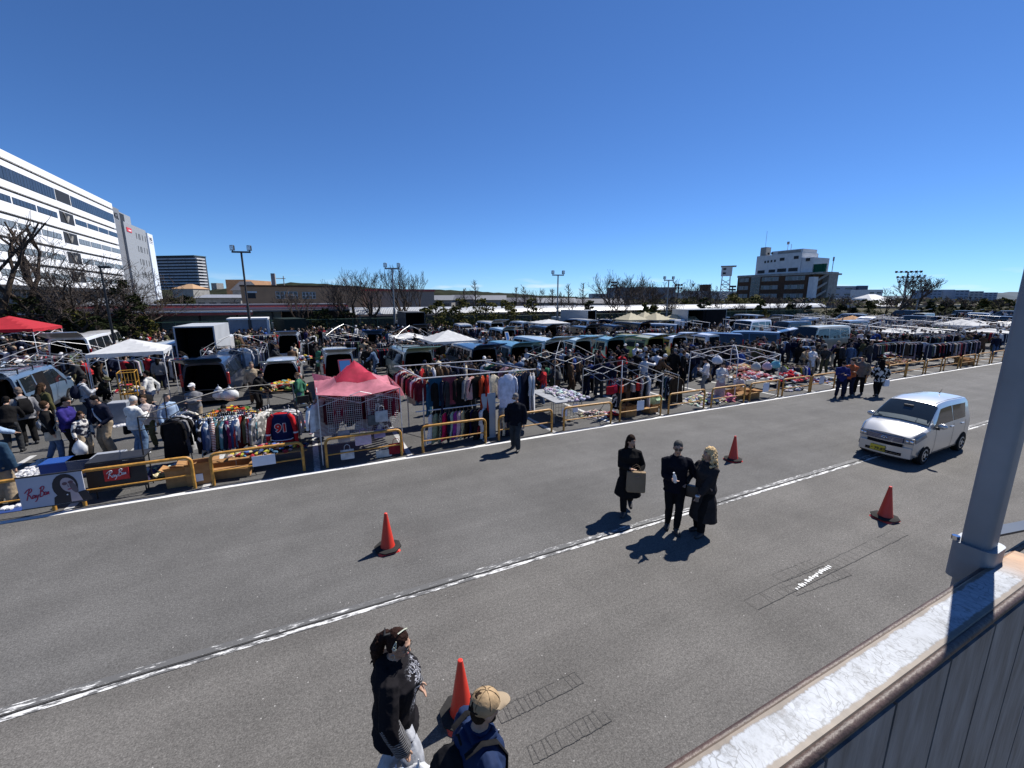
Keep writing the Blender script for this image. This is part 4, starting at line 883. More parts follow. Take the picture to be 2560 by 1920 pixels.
# distant apartment slab
def apartments():
    p = PY(388, 642, 500); q = PY(488, 646, 492)
    d = (q-p); d.z = 0; rz = math.atan2(d.y, d.x); L = d.length; H = p.z
    r = thing('apartment_block', 'dark grey apartment slab with rows of balconies far behind the bare trees', 'building', (p.x, p.y, 0), rz)
    part(r, 'wall', mat('apartment_wall', (.10, .11, .13), .8, var=.2), (-6, 0, 0, L, 14, H))
    part(r, 'roof_slab', mat('apartment_roof', (.09, .12, .12), .8), (-6.3, -1.8, H, L+.5, 14.3, H+.9))
    n = 15; fh = H/n; mb = mat('balcony_grey', (.55, .56, .6), .7, var=.15, scale=.3); mw = mat('balcony_white', (.72, .72, .72), .7, var=.08)
    for i in range(n):
        z = H-fh*(i+1)
        b = MB()
        for k in range(5): b.box(-5.8+L*k/5*1.12, -1.7-(k % 2)*.35, z, -6+L*(k+1)/5*1.12, -.01, z+1.15)
        b.build('balcony', mb, r)
        b = MB(); b.box(L+.01, -1.5, z, L+3.4-(.05*i), 9, z+1.2); b.build('end_balcony', mw, r)
    part(r, 'stair_tower', M_CONC, (L+6, 10, 0, L+13, 20, H*.42))
apartments()
# far houses and trees behind: placed from what the photo shows, each with its own depth
def house(name, label, px0, px1, py_top, depth, wallm, roofm=None, roof_h=1.2, wins=0, cat='building', dz=0.0, dd=9, hip=False, winm=None, rows=1):
    p, q = PY(px0, py_top, depth), PY(px1, py_top, depth)
    r = thing(name, label, cat, (p.x, p.y, 0), 0)
    L = q.x-p.x; H = p.z
    part(r, 'wall', wallm, (0, 0, 0, L, dd, H-(roof_h if roofm else 0)))
    if roofm:
        b = MB(); h0 = H-roof_h; o = .4
        if hip: b.add([(-o, -o, h0), (L+o, -o, h0), (L+o, dd+o, h0), (-o, dd+o, h0), (L*.4, dd/2, H), (L*.6, dd/2, H)], [(0, 1, 5, 4), (1, 2, 5), (2, 3, 4, 5), (3, 0, 4), (3, 2, 1, 0)])
        else: b.add([(-o, -o, h0), (L+o, -o, h0), (L+o, dd+o, h0), (-o, dd+o, h0), (-o, dd/2, H), (L+o, dd/2, H)], [(0, 1, 5, 4), (2, 3, 4, 5), (3, 0, 4), (1, 2, 5), (3, 2, 1, 0)])
        b.build('roof', roofm, r)
    for k in range(rows):
        for i in range(wins):
            x = L*(i+.5)/wins; z = (H-(roof_h if roofm else .4))*(k+.62)/rows
            part(r, 'window', winm or M_WIN, (x-L/wins*.3, -.05, z-.5, x+L/wins*.3, .02, z+.55))
    return r
# tan school-like building
def tan_building():
    s0, t0, z1 = PT(600, 78, 712); s1, _, _ = PT(905, 78)
    r = thing('tan_building', 'two storey tan building with metal framed windows behind the red trimmed roof', 'building', W(s0, 78), TH)
    L = s1-s0
    part(r, 'wall', M_TAN, (0, 0, 0, L, 12, z1-.25)); part(r, 'coping', mat('dark_coping', (.12, .07, .05), .7), (-.1, -.1, z1-.249, L+.1, 12.1, z1))
    def win(px0, px1, py0, py1, n):
        a = PT(px0, 78, py0); c = PT(px1, 78, py1)
        f = part(r, 'window', mat('window_alu', (.55, .56, .58), .4, .3), (a[0]-s0, -.08, c[2], c[0]-s0, .02, a[2]))
        g = MB(); w_ = (c[0]-a[0])
        for j in range(n):
            for k in range(2):
                zz = c[2]+(a[2]-c[2])*k/2
                g.box(a[0]-s0+w_*j/n+.07, -.1, zz+.06, a[0]-s0+w_*(j+1)/n-.07, -.081, zz+(a[2]-c[2])/2-.05)
        g.build('pane', M_WIN, f)
    win(688, 745, 729, 747, 5); win(755, 790, 730, 747, 4)
    a = PT(612, 78, 728); c = PT(640, 78, 746)
    f = part(r, 'balcony_recess', M_DARKB, (a[0]-s0, -.03, c[2], c[0]-s0, .02, a[2]))
    part(f, 'frame', M_WHITEW, (a[0]-s0, -.06, c[2], a[0]-s0+.3, -.031, a[2]), (a[0]-s0+.301, -.06, a[2]-.25, a[0]-s0+1.6, -.031, a[2]))
    a = PT(677, 82, 684); c = PT(690, 82, 712)
    part(r, 'chimney', M_CONC, (a[0]-s0, 3, z1-.3, c[0]-s0, 5.2, a[2]))
    b = MB(); x = c[0]-s0+1.2; b.tube([(x, 4, z1-.2), (x, 4, z1+1.6)], .07, 5); b.tube([(x-1.1, 4, z1+1.2), (x+.3, 4, z1+1.2)], .06, 5); b.build('antenna_mast', M_CONC, r)
    # rear wing with pale red roof line running on
    s2, _, z2 = PT(900, 84, 722); s3, _, z3 = PT(1085, 84, 733)
    part(r, 'rear_wing', mat('rear_wing_wall', (.3, .26, .23), .85, var=.2), (L+.05, 6, 0, s3-s0, 16, z2-.4)); part(r, 'rear_wing_roof', M_RED, (L+.05, 5.8, z2-.399, s3-s0+.2, 16.2, z2))
tan_building()
house('gable_house', 'brick gabled house with pointed dark roof left of the tan building', 563, 612, 699, 130, M_TAN, None, dd=14)
house('gable_house', 'small grey house with triangular gable in front of the brick house', 578, 600, 702, 112, M_CONC, M_ROOFD, 2.4, 1, dd=8)
house('pavilion', 'low round pavilion with wide tan roof in front of the apartment slab', 428, 480, 709, 260, M_CONC, mat('tan_roof', (.42, .27, .16), .7), 3.0, 0, dd=14, hip=True)
house('grey_house', 'long low grey house with flat pale roof between bare trees', 487, 600, 736, 105, M_CONC, M_ROOFG, .8, 4, dd=9)
house('shed', 'white walled shed at left with wide metal roof', 168, 282, 744, 62, mat('shed_wall', (.3, .31, .32), .8), M_ROOFG, 1.6, 1, dd=10)
part(thing('shed', 'small bright white building behind the evergreens by the shed', 'building', PY(243, 765, 58)*1.0, 0), 'wall', M_WHITEW, (-1, 0, -5, 3.6, 5, -.4))
# long red-trimmed roof and the arched walkway behind the fence
def red_roof():
    s0 = PT(60, 53)[0]; s1 = PT(868, 53)[0]; L = s1-s0
    r = thing('gate_building', 'long low building with red trimmed dark roof behind the green fence', 'building', W(s0, 53), TH)
    part(r, 'roof', M_ROOFD, (0, 0, 3.45, L, 8, 3.7)); part(r, 'upper_trim', M_PINK, (0, -.3, 3.2, L, -.01, 3.42)); part(r, 'red_fascia', M_RED, (0, -.18, 3.425, L, -.001, 3.55))
    sg = PT(632, 53)[0]-s0
    part(r, 'awning', M_ROOFD, (0, -2.2, 3.0, L, -.31, 3.15)); part(r, 'white_gutter', WHITEPL, (sg-26, -2.4, 2.98, sg, -2.21, 3.12)); part(r, 'red_beam', M_RED, (sg-26, -2.18, 2.7, sg, -1.9, 2.95))
    part(r, 'wall', mat('grey_shutter_wall', (.36, .37, .36), .7, var=.18, stretch=(6, 1, .1)), (0, 1.2, 0, L*.74, 1.6, 3.4))
    part(r, 'dark_back_wall', M_DARKB, (L*.74+.01, 3.2, 0, L, 3.6, 3.4))
    for i in range(9):
        x = sg-24+i*3.2; part(r, 'post', M_DARKB, (x, -.9, 0, x+.18, -.7, 2.98))
    b = MB(); x = sg-13; b.tube([(x, -1, .8), (x+.1, -1, 1.9), (x+.9, -1, 2.6), (x+1.8, -1, 1.9), (x+1.9, -1, .8)], .09, 5); b.build('arch_brace', M_DARKB, r)
    part(r, 'doorway', M_DARKB, (x, 1.1, 0, x+1.9, 1.19, 2.5))
red_roof()
def walkway():
    s0, s1 = PT(868, 53)[0], PT(2045, 53)[0]; L = s1-s0
    m, nt, b_ = _bsdf('corrugated_translucent'); tc = N(nt, 'ShaderNodeTexCoord'); wv = N(nt, 'ShaderNodeTexWave'); wv.bands_direction = 'X'; wv.inputs['Scale'].default_value = 1.6
    lk(nt, tc.outputs['Object'], wv.inputs['Vector']); r0 = ramp(nt, wv.outputs['Fac'], [(.25, (.2, .21, .23)), (.6, (.5, .52, .54))]); lk(nt, r0.outputs[0], b_.inputs['Base Color']); b_.inputs['Roughness'].default_value = .4
    r = thing('covered_walkway', 'long covered walkway with pale arched corrugated roof behind the fence', 'walkway', W(s0, 53), TH)
    b = MB(); P = [(-1.9, 2.55), (-1.5, 2.95), (-.8, 3.2), (0, 3.28), (.8, 3.2), (1.5, 2.95), (1.9, 2.55)]; Q = [(x*.97, z-.06) for x, z in reversed(P)]
    b.prism(P+Q, 0, L, 'x'); b.build('roof', m, r, smooth=rad(40))
    for i in range(int(L/5.5)): part(r, 'post', M_CONC, (1+i*5.5, -1.7, 0, 1.14+i*5.5, -1.56, 2.6), (1+i*5.5, 1.5, 0, 1.14+i*5.5, 1.64, 2.6))
    part(r, 'low_wall', mat('walkway_wall', (.2, .2, .19), .85, var=.3), (0, 2.4, 0, L, 2.6, 2.2))
walkway()
# brick office with white penthouse at right
def brick():
    r = thing('brick_building', 'brown brick office block with white stepped penthouse and outside stairs', 'building', W(193.5, 0), TH)
    y0, y1, H = 111.7, 145, 15.0                 # the long face looks along -s
    part(r, 'wall', M_BRICK, (0, y0, 0, 16.6, y1, H-1)); part(r, 'parapet', M_CONC, (-.25, y0-.2, H-.999, 16.9, y1+.2, H))
    for k, z in enumerate((11.9, 8.2, 4.4, .9)):
        for a, c in ((113.2, 121.5), (124.5, 132.5), (139.0, 144.2)):
            if k == 3 and a > 130: continue
            f = part(r, 'window', M_CONC, (-.12, a, z-.1, -.003, c, z+1.75))
            g = MB(); n = 6
            for j in range(n):
                g.cur = 1 if (j*7+k*3+int(a)) % 3 == 0 else 0
                g.box(-.16, a+(c-a)*j/n+.08, z, -.121, a+(c-a)*(j+1)/n-.08, z+1.6)
            g.build('pane', [M_WIN2, M_WIN], f)
    f = part(r, 'stair_window', M_CONC, (-.14, 133.2, 2, -.003, 137.8, 14))
    g = MB()
    for j in range(4):
        for k in range(7): g.box(-.18, 133.35+1.12*j, 2.2+1.68*k, -.141, 134.3+1.12*j, 3.6+1.68*k)
    g.build('pane', M_WIN, f)
    part(r, 'corner_pier', M_WHITEW, (-.4, y0-2.4, 0, 2.6, y0-.3, H-2)); part(r, 'stair_wall', M_CONC, (9.8, y0-2.6, 0, 16.6, y0-.01, H+.3)); part(r, 'stair_roof', M_CONC, (-.3, y0-2.9, H-.9, 18.6, y0-.21, H-.2))
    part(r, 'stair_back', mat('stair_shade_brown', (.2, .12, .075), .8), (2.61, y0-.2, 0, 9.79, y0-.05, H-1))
    for k in range(4):
        b = MB(); z = 1+3.4*k
        b.add([(2.8, y0-2.3, z), (9.6, y0-2.3, z+2.6), (9.6, y0-2.1, z+2.6), (2.8, y0-2.1, z), (2.8, y0-2.3, z+1), (9.6, y0-2.3, z+3.6), (9.6, y0-2.1, z+3.6), (2.8, y0-2.1, z+1)], [(3,2,1,0),(4,5,6,7),(0,1,5,4),(1,2,6,5),(2,3,7,6),(3,0,4,7)])
        b.build('stair_flight', M_CONC, r)
    part(r, 'penthouse', M_WHITEW, (2, 117, H, 14, 137.6, H+8.6)); part(r, 'penthouse_step', M_WHITEW, (2.4, 112.2, H, 14, 116.99, H+6.2)); part(r, 'penthouse_top', M_WHITEW, (2.6, 117.2, H+8.6, 13, 131, H+10.2)); part(r, 'lift_tower', M_CONC, (3.5, 134.4, H+8.6, 7, 137.2, H+12.6))
    for a, c, z, h in ((118.2, 120.2, 6, 1.3), (124.3, 126.4, 5.7, 1.3), (113.6, 115, 4.8, 1.2), (118, 122, .8, 1.5), (123, 127, .8, 1.5), (128, 131, .8, 1.3), (133, 136.4, .6, 1.4), (128.2, 129, 5.4, 1), (129.8, 130.6, 5.4, 1), (131.4, 132.2, 5.3, 1), (132.8, 133.6, 5.2, 1), (130, 130.8, 8.9, .9), (131.6, 132.4, 8.9, .9)):
        part(r, 'window', M_DARKB, (1.9, a, H+z, 2.01 if a > 117 else 2.39, c, H+z+h))
    part(r, 'roof_window', M_CONC, (2.5, 118, H+8.75, 2.59, 128, H+9.9))
    b = MB()
    for i in range(7): b.tube([(1, 112+i*.01, H), (1, 112, H)], .02, 3)
    g = MB()
    for i in range(9):
        y = 103.5+i*1.55-1.2+8; g.box(3, y-3.4, H, 3.12, y-3.28, H+3.3)
    for z in (0, 1.1, 2.2, 3.2): g.box(2.9, 107.2, H+z, 3.0, 121, H+z+.12)
    g.box(3.2, 107.2, H, 3.25, 117, H+3.3)
    g.build('net_cage', M_GREENN, r)
    b = MB(); b.tube([(5, 136, H+12.6), (5, 136, H+20)], .08, 4); b.build('mast', M_CONC, r)
    b = MB(); b.tube([(6, 126, H+10.2), (6, 126, H+14)], .12, 4); b.tube([(6, 124.5, H+10.2), (6, 124.5, H+13)], .12, 4); b.box(5.7, 125.6, H+13, 6.3, 126.4, H+14.2); b.build('antenna', M_CONC, r)
    b = MB(); b.tube([(12, 109.5, H), (12, 109.5, H+6.6)], .14, 5); b.tube([(12, 109.5, H+4.8), (12, 109.5, H+6.4)], .35, 6); b.build('antenna_pole', M_CONC, r)
brick()
def drill_tower():
    p = PY(1812, 727, 235); r = thing('drill_tower', 'slim lattice tower with white boxed cabin beside the brick building', 'tower', (p.x, p.y, 0), rad(-25))
    h = PY(1812, 665, 235).z; z0 = PY(1812, 690, 235).z
    b = MB()
    for x in (-2, 2):
        for y in (-2, 2): b.tube([(x*1.25, y*1.25, 0), (x*.95, y*.95, z0)], .22, 4)
    z = 1.0; k = 0
    while z < z0-2.5:
        for (a, c) in (((-1, -1), (1, -1)), ((1, -1), (1, 1)), ((1, 1), (-1, 1)), ((-1, 1), (-1, -1))):
            u = 2.3-.4*z/z0; b.tube([(a[0]*u, a[1]*u, z), (c[0]*u, c[1]*u, z+2.6)], .13, 3); b.tube([(c[0]*u, c[1]*u, z), (a[0]*u, a[1]*u, z+2.6)], .13, 3); b.tube([(a[0]*u, a[1]*u, z), (c[0]*u, c[1]*u, z)], .13, 3)
        z += 2.6
    b.build('lattice', M_WHITEW, r)
    c = part(r, 'cabin', M_WHITEW, (-2.6, -2.6, z0, 2.6, 2.6, h-.5)); part(c, 'window', M_DARKB, (-1.8, -2.65, z0+.8, -.4, -2.59, z0+1.8), (-1.8, -2.65, h-2.2, -.4, -2.59, h-1.2))
    part(r, 'roof', M_CONC, (-3, -3, h-.499, 4.4, 3, h))
drill_tower()
house('blue_grey_office', 'wide blue grey office block right of the brick building', 2076, 2170, 715, 330, M_BLUEG, None, wins=3, dd=20, rows=3)
house('navy_tower', 'dark navy slab at the end of the blue grey office block', 2148, 2171, 714, 327, M_NAVY, None, dd=2.5)
house('white_low_house', 'low white house with flat roof in front of the blue grey office', 2074, 2186, 746, 190, M_WHITEW, None, wins=5, dd=12)
house('white_stepped_block', 'pale stepped block behind the low white house', 2172, 2208, 724, 300, M_WHITEW, None, wins=2, dd=16, rows=2)
house('white_hall', 'white hall with bright hipped roof behind the bare tree at right', 2196, 2292, 735, 180, M_CONC, M_WHITEW, 5.0, 0, dd=26, hip=True)
for k, (a, c, y, d, m_) in enumerate(((2322, 2356, 725, 520, M_BLUEG), (2357, 2388, 724, 530, M_LIGHTP), (2389, 2424, 725, 515, M_BLUEG), (2425, 2460, 728, 520, M_LIGHTP), (2461, 2495, 731, 540, M_BLUEG))):
    house('distant_block', ['bluish distant block just right of the bare tree', 'second pale distant block from the bare tree', 'third bluish block in the middle of the distant row', 'fourth pale block of the distant row', 'last bluish block of the distant row by the steel post'][k], a, c, y, d, m_, None, wins=3, dd=22, rows=4, winm=M_NAVY)
b = MB(); r = thing('elevated_road', 'pale elevated road deck crossing behind the trees at far right', 'bridge', PY(2290, 762, 170)*1.0, rad(12))
part(r, 'deck', mat('deck_beige', (.42, .4, .33), .8), (0, 0, -1.0, 75, 6, 0))
for i in range(6): part(r, 'pier', M_CONC, (5+i*13, 2, -9, 6.4+i*13, 4, -1.001))
house('big_grey_hall', 'big dark grey hall behind the bare trees in the middle distance', 1537, 1690, 718, 300, mat('hall_grey', (.2, .215, .24), .8, var=.2), None, wins=0, dd=25)
house('brown_flats', 'small brown block behind trees left of the drill tower', 1762, 1778, 711, 380, M_BRICK, None, dd=10)
for k, (a, c, y, d) in enumerate(((1722, 1762, 727, 360), (1778, 1842, 728, 340), (1690, 1724, 731, 320), (1480, 1536, 734, 330))):
    house('distant_house', ['pale distant house left of the brown block', 'pale distant house right of the brown block', 'pale distant house beside the dark grey hall', 'low distant house left of the dark grey hall'][k], a, c, y, d, M_LIGHTP, None, wins=3, dd=14, rows=2)
for k, (a, c, y, d) in enumerate(((1010, 1128, 738, 118), (1128, 1186, 737, 128), (1186, 1262, 738, 122), (1262, 1345, 744, 128), (1345, 1440, 745, 124), (1440, 1560, 747, 126))):
    house('row_house', ['grey roofed house row left end behind the walkway', 'second grey roofed house behind the walkway', 'third grey roofed house behind the walkway', 'fourth house behind the walkway by the tall lamp', 'fifth low house behind the walkway', 'sixth low house behind the walkway near the bare trees'][k], a, c, y, d, mat('house_wall', (.27, .26, .25), .85, var=.3), M_ROOFD if k % 2 else mat('blue_grey_roof', (.17, .18, .2), .6), 1.3, 5, dd=8)
# ------------------------------------------------------------------ hills
def hills(name, px0, px1, d, prof, m, label):
    b = MB(); n = 90; top = []; rr = random.Random(int(px0))
    for i in range(n+1):
        x = px0+(px1-px0)*i/n; k = i/n
        j = min(len(prof)-2, int(k*(len(prof)-1))); f = k*(len(prof)-1)-j
        py = prof[j]*(1-f)+prof[j+1]*f
        p = PY(x, py+rr.uniform(-1.4, 1.0), d); top.append(p)
    rows = [[(p.x, p.y-60, -1) for p in top], [(p.x, p.y-25, p.z*.6) for p in top], [tuple(p) for p in top], [(p.x*1.05, p.y+60, p.z*.7) for p in top], [(p.x*1.1, p.y+130, -1) for p in top]]
    vs = [p for r in rows for p in r]; m1 = n+1
    b.add(vs, [(r*m1+i, r*m1+i+1, (r+1)*m1+i+1, (r+1)*m1+i) for r in range(len(rows)-1) for i in range(n)])
    return struct(b.build(name, m, smooth=rad(60)), label)
M_HILL = mat('wooded_hill', (.024, .028, .016), .95, var=.6, scale=.09, bmp=.8, bscale=.2)
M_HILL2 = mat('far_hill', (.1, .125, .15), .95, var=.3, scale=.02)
hills('hills', 300, 1500, 420, [728, 724, 726, 714, 706, 712, 722, 724, 727, 734, 741, 746], M_HILL, 'low wooded hills behind the tan building')
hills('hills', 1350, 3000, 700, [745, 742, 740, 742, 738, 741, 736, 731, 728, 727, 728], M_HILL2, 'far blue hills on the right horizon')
# ------------------------------------------------------------------ trees
M_TWIG = mat('twigs', (.085, .07, .062), .9, var=.3)
M_LEAFD = mat('evergreen_leaf', (.028, .036, .013), .9, var=.6, scale=1.6, spec=.1)
M_LEAFY = mat('olive_leaf', (.085, .083, .022), .9, var=.55, scale=1.6, spec=.1)
def limb(b, p, d, L, r, depth, rr, spread, up, out, twig):
    """recursive limb; thick parts go to b, thin ones to out"""
    n = 3; pts = [p]; rs = [r]
    q = p.copy(); dd = d.copy()
    for i in range(n):
        dd = (dd+Vector((rr.uniform(-1, 1), rr.uniform(-1, 1), rr.uniform(-.6, 1)*up))*.22).normalized()
        q = q+dd*(L/n); pts.append(q.copy()); rs.append(max(twig, r*(1-.38*(i+1)/n)))
    (b if r > .05 else out).tube(pts, rs, 5 if r > .05 else 3, cap=False)
    if depth <= 0: return
    k = 3 if depth > 1 else 4
    for i in range(k):
        a = Vector((rr.uniform(-1, 1), rr.uniform(-1, 1), rr.uniform(-.25, .7)+up*.25))
        nd = (dd*(1.05-spread*.5)+a.normalized()*spread).normalized()
        st = pts[-1] if i < 2 else pts[rr.choice((1, 2))]
        limb(b, st, nd, L*rr.uniform(.6, .84), rs[-1]*rr.uniform(.55, .78), depth-1, rr, spread, up, out, twig)
def bare_tree(s, t, H, label, spread=.75, seed=1, depth=5, trunk=.18, first=.28, up=.7, twig=.016, lean=(0, 0), group='bare trees behind the fence', stems=1, wide=1.0):
    r = thing('bare_tree', label, 'tree', W(s, t), R.uniform(0, 6), group)
    rr = random.Random(seed); b, o = MB(), MB()
    for k in range(stems):
        x = Vector((rr.uniform(-.3, .3), rr.uniform(-.3, .3), 0))*(stems > 1)
        d = Vector((lean[0]+x.x*1.2, lean[1]+x.y*1.2, 1)).normalized()
        fork = d*(H*first)+x
        b.tube([x, x+d*(H*first*.5)+Vector((rr.uniform(-.1, .1), 0, 0)), fork], [trunk*1.25, trunk*1.05, trunk*.95], 7, cap=False)
        for i in range(rr.choice((3, 4))):
            a = rr.uniform(0, 6.28)+i*2.1
            limb(b, fork, (d*.8+Vector((math.cos(a)*spread, math.sin(a)*spread, .2))*(1+.5*(wide-1))).normalized(), H*.3*wide, trunk*.72, depth-1, rr, spread, up, o, twig)
    b.build('trunk', BARK, r, smooth=rad(60)); o.build('crown', M_TWIG, r)
    return r
def pruned_tree(s, t, H, label, seed):
    r = thing('pruned_tree', label, 'tree', W(s, t), 0, 'hard pruned trees in front of the office'); rr = random.Random(seed); b, o = MB(), MB()
    def go(p, d, L, rd, dep):
        pts = [p]; q = p.copy(); rs = [rd]
        for i in range(3):
            d = (d+Vector((rr.uniform(-1, 1), rr.uniform(-1, 1), rr.uniform(-.1, .5)))*.18).normalized(); q = q+d*L/3; pts.append(q.copy()); rs.append(rd*(1-.25*(i+1)/3))
        b.tube(pts, rs, 7)
        b.ell(q, (rs[-1]*1.25,)*3, 6, 4)
        for k in range(3):
            v = Vector((rr.uniform(-1, 1), rr.uniform(-1, 1), rr.uniform(0, 1.3))).normalized(); z = pts[rr.choice((1, 2, 3))]
            o.tube([z, z+v*.5+Vector((0, 0, .1)), z+v*.9+Vector((0, 0, .4))], [.03, .02, .012], 3)
        if dep:
            for k in range(rr.choice((2, 2, 3))):
                a = rr.uniform(0, 6.28); nd = (d+Vector((math.cos(a), math.sin(a), .25))*.62).normalized(); go(q, nd, L*rr.uniform(.6, .95), rs[-1]*.8, dep-1)
    go(Vector((0, 0, 0)), Vector((rr.uniform(-.1, .1), 0, 1)), H*.4, .33, 3)
    b.build('trunk', BARK, r, smooth=rad(60)); o.build('crown', M_TWIG, r)
def leafy(name, s, t, H, label, wd, seed, leafm, trunk=.16, z0=.3, n=1500, leaf=.2, layers=None, group=None):
    r = thing(name, label, 'tree', W(s, t), 0, group); rr = random.Random(seed); b, o = MB(), MB()
    b.tube([(0, 0, 0), (rr.uniform(-.2, .2), rr.uniform(-.2, .2), H*.45), (rr.uniform(-.3, .3), rr.uniform(-.3, .3), H*.93)], [trunk, trunk*.75, .03], 6)
    cl = []
    for i in range(layers or 14):
        f = i/((layers or 14)-1); z = H*(z0+(1-z0)*f*.96); q = wd*(1-.72*f**1.5)*rr.uniform(.45, 1); a = rr.uniform(0, 6.28)
        c = Vector((math.cos(a)*q, math.sin(a)*q, z)); cl.append((c, wd*rr.uniform(.28, .5)*(1-.35*f)))
        b.tube([(0, 0, z*.86), c*.6+Vector((0, 0, z*.38)), c], [.06, .045, .02], 4)
    for i in range(n):
        c, q = rr.choice(cl); v = Vector((rr.gauss(0, 1), rr.gauss(0, 1), rr.gauss(0, .55))); v = v.normalized()*q*rr.random()**.4
        p = c+Vector((v.x, v.y, v.z*.62)); a = Vector((rr.uniform(-1, 1), rr.uniform(-1, 1), rr.uniform(-.5, .5))).normalized(); e = a.orthogonal().normalized(); e = (e+a.cross(e)*rr.uniform(-1, 1)).normalized(); L = leaf*rr.uniform(.6, 1.3)
        o.quad(p-a*L-e*L*.12, p+e*L*-.55, p+a*L, p+e*L*.55)
    b.build('trunk', BARK, r, smooth=rad(60)); o.build('crown', leafm, r)
    return r
def spire_tree(s, t, H, label, seed):
    r = thing('spire_tree', label, 'tree', W(s, t), 0, 'narrow bare trees behind the walkway'); rr = random.Random(seed); b, o = MB(), MB()
    b.tube([(0, 0, 0), (.05, .05, H*.5), (0, 0, H)], [.2, .13, .03], 6)
    for i in range(46):
        z = H*(.22+.76*i/46); a = rr.uniform(0, 6.28); L = (1-z/H)*1.3+.35*rr.random()+.18
        v = Vector((math.cos(a), math.sin(a), rr.uniform(.2, .9)))*L; p = Vector((0, 0, z)); o.tube([p, p+v*.6, p+v+Vector((0, 0, .2))], [.045, .03, .012], 3)
        for k in range(2): w_ = Vector((rr.uniform(-1, 1), rr.uniform(-1, 1), rr.uniform(0, 1)))*.35; o.tube([p+v*.7, p+v*.7+w_], [.02, .01], 3)
    b.build('trunk', BARK, r, smooth=rad(60)); o.build('crown', M_TWIG, r)
def at(px, t): s, tt, _ = PT(px, t); return s, tt
def hz(px, t, py): return PT(px, t, py)[2]
for k, (px, t, py) in enumerate(((16, 47, 600), (84, 48, 592), (130, 50, 630))):
    pruned_tree(*at(px, t), hz(px, t, py), ['thick pruned tree at the left edge in front of the white office', 'tallest pruned tree with forked stubs before the white office', 'slim leaning pruned tree right of the tall forked one'][k], 3+k*5)
BT = [(160, 45, 705, 1.0, 'crooked dark tree with bare wide crown above the red tent', .5), (330, 47, 700, 1.15, 'low wide bare tree right of the leafy evergreen', .35), (275, 50, 700, 1.0, 'bare tree behind the thin black lamp post', .5),
      (590, 60, 752, .8, 'small bare tree behind the first floodlight pole', .6), (742, 50, 738, .7, 'small pale bare tree in front of the tan building', .9), (835, 50, 722, .75, 'bare tree right of the tan building windows', .9), (908, 50, 684, .75, 'tall bare tree with curved trunk left of the second floodlight', 1.0),
      (940, 52, 706, .6, 'slender bare tree just left of the second floodlight', .9), (1008, 50, 672, .62, 'tallest bare tree with rounded crown right of the second floodlight', 1.2), (1035, 55, 700, .6, 'smaller bare tree beside the tallest rounded one', .9),
      (1344, 60, 722, .7, 'small dark bare tree left of the third floodlight', .9), (1528, 56, 702, .8, 'wide bare tree in front of the dark grey hall', 1.0), (1575, 56, 706, .7, 'dense bare tree in front of the middle of the grey hall', .9), (1608, 58, 715, .7, 'bare tree at the right end of the grey hall', .9), (1690, 58, 716, .8, 'wide bare tree right of the fourth floodlight', .9), (1752, 60, 718, .7, 'bare tree below the brown block', .8), (1930, 54, 745, .8, 'low bare tree in front of the brick building', .8), (1950, 56, 752, .8, 'second low bare tree at the right side of the brick building', .8),
      (2252, 45, 712, .95, 'big spreading bare tree in front of the white hall', .95), (2295, 52, 722, .8, 'bare tree between the white hall and the distant blocks', .9), (1640, 60, 732, .7, 'low bare tree behind the beige parasols', .9), (1780, 58, 732, .7, 'low bare tree left of the brick building', .9), (695, 62, 742, .8, 'thin bare tree by the left tan building window', .9)]
for k, (px, t, py, sp, lab, up) in enumerate(BT):
    s, tt = at(px, t); h = hz(px, t, py); far = (W(s, tt)).length
    bare_tree(s, tt, h, lab, sp, 20+k, 5, .1+.02*h, .2 if up < .6 else .26, up, max(.011, far*.00026), stems=2 if k in (6, 11, 12) else 1, wide=1.55 if k in (18, 19) else 1.15 if k > 10 else 1.0)
for k, (px, t, py) in enumerate(((1188, 56, 703), (1290, 57, 718), (1310, 58, 717), (1381, 58, 723), (1421, 57, 710), (1457, 58, 707), (1160, 58, 722), (1403, 60, 733))):
    spire_tree(*at(px, t), hz(px, t, py), ['tall narrow bare tree with pointed top left of the centre', 'narrow bare tree in the thin pair near the centre, left one', 'narrow bare tree in the thin pair near the centre, right one', 'short narrow bare tree left of the third floodlight', 'knobbly narrow bare tree right of the third floodlight', 'tall narrow bare tree second right of the third floodlight', 'blurry narrow bare tree beside the tallest pointed one', 'lowest narrow bare tree by the third floodlight'][k], 50+k)
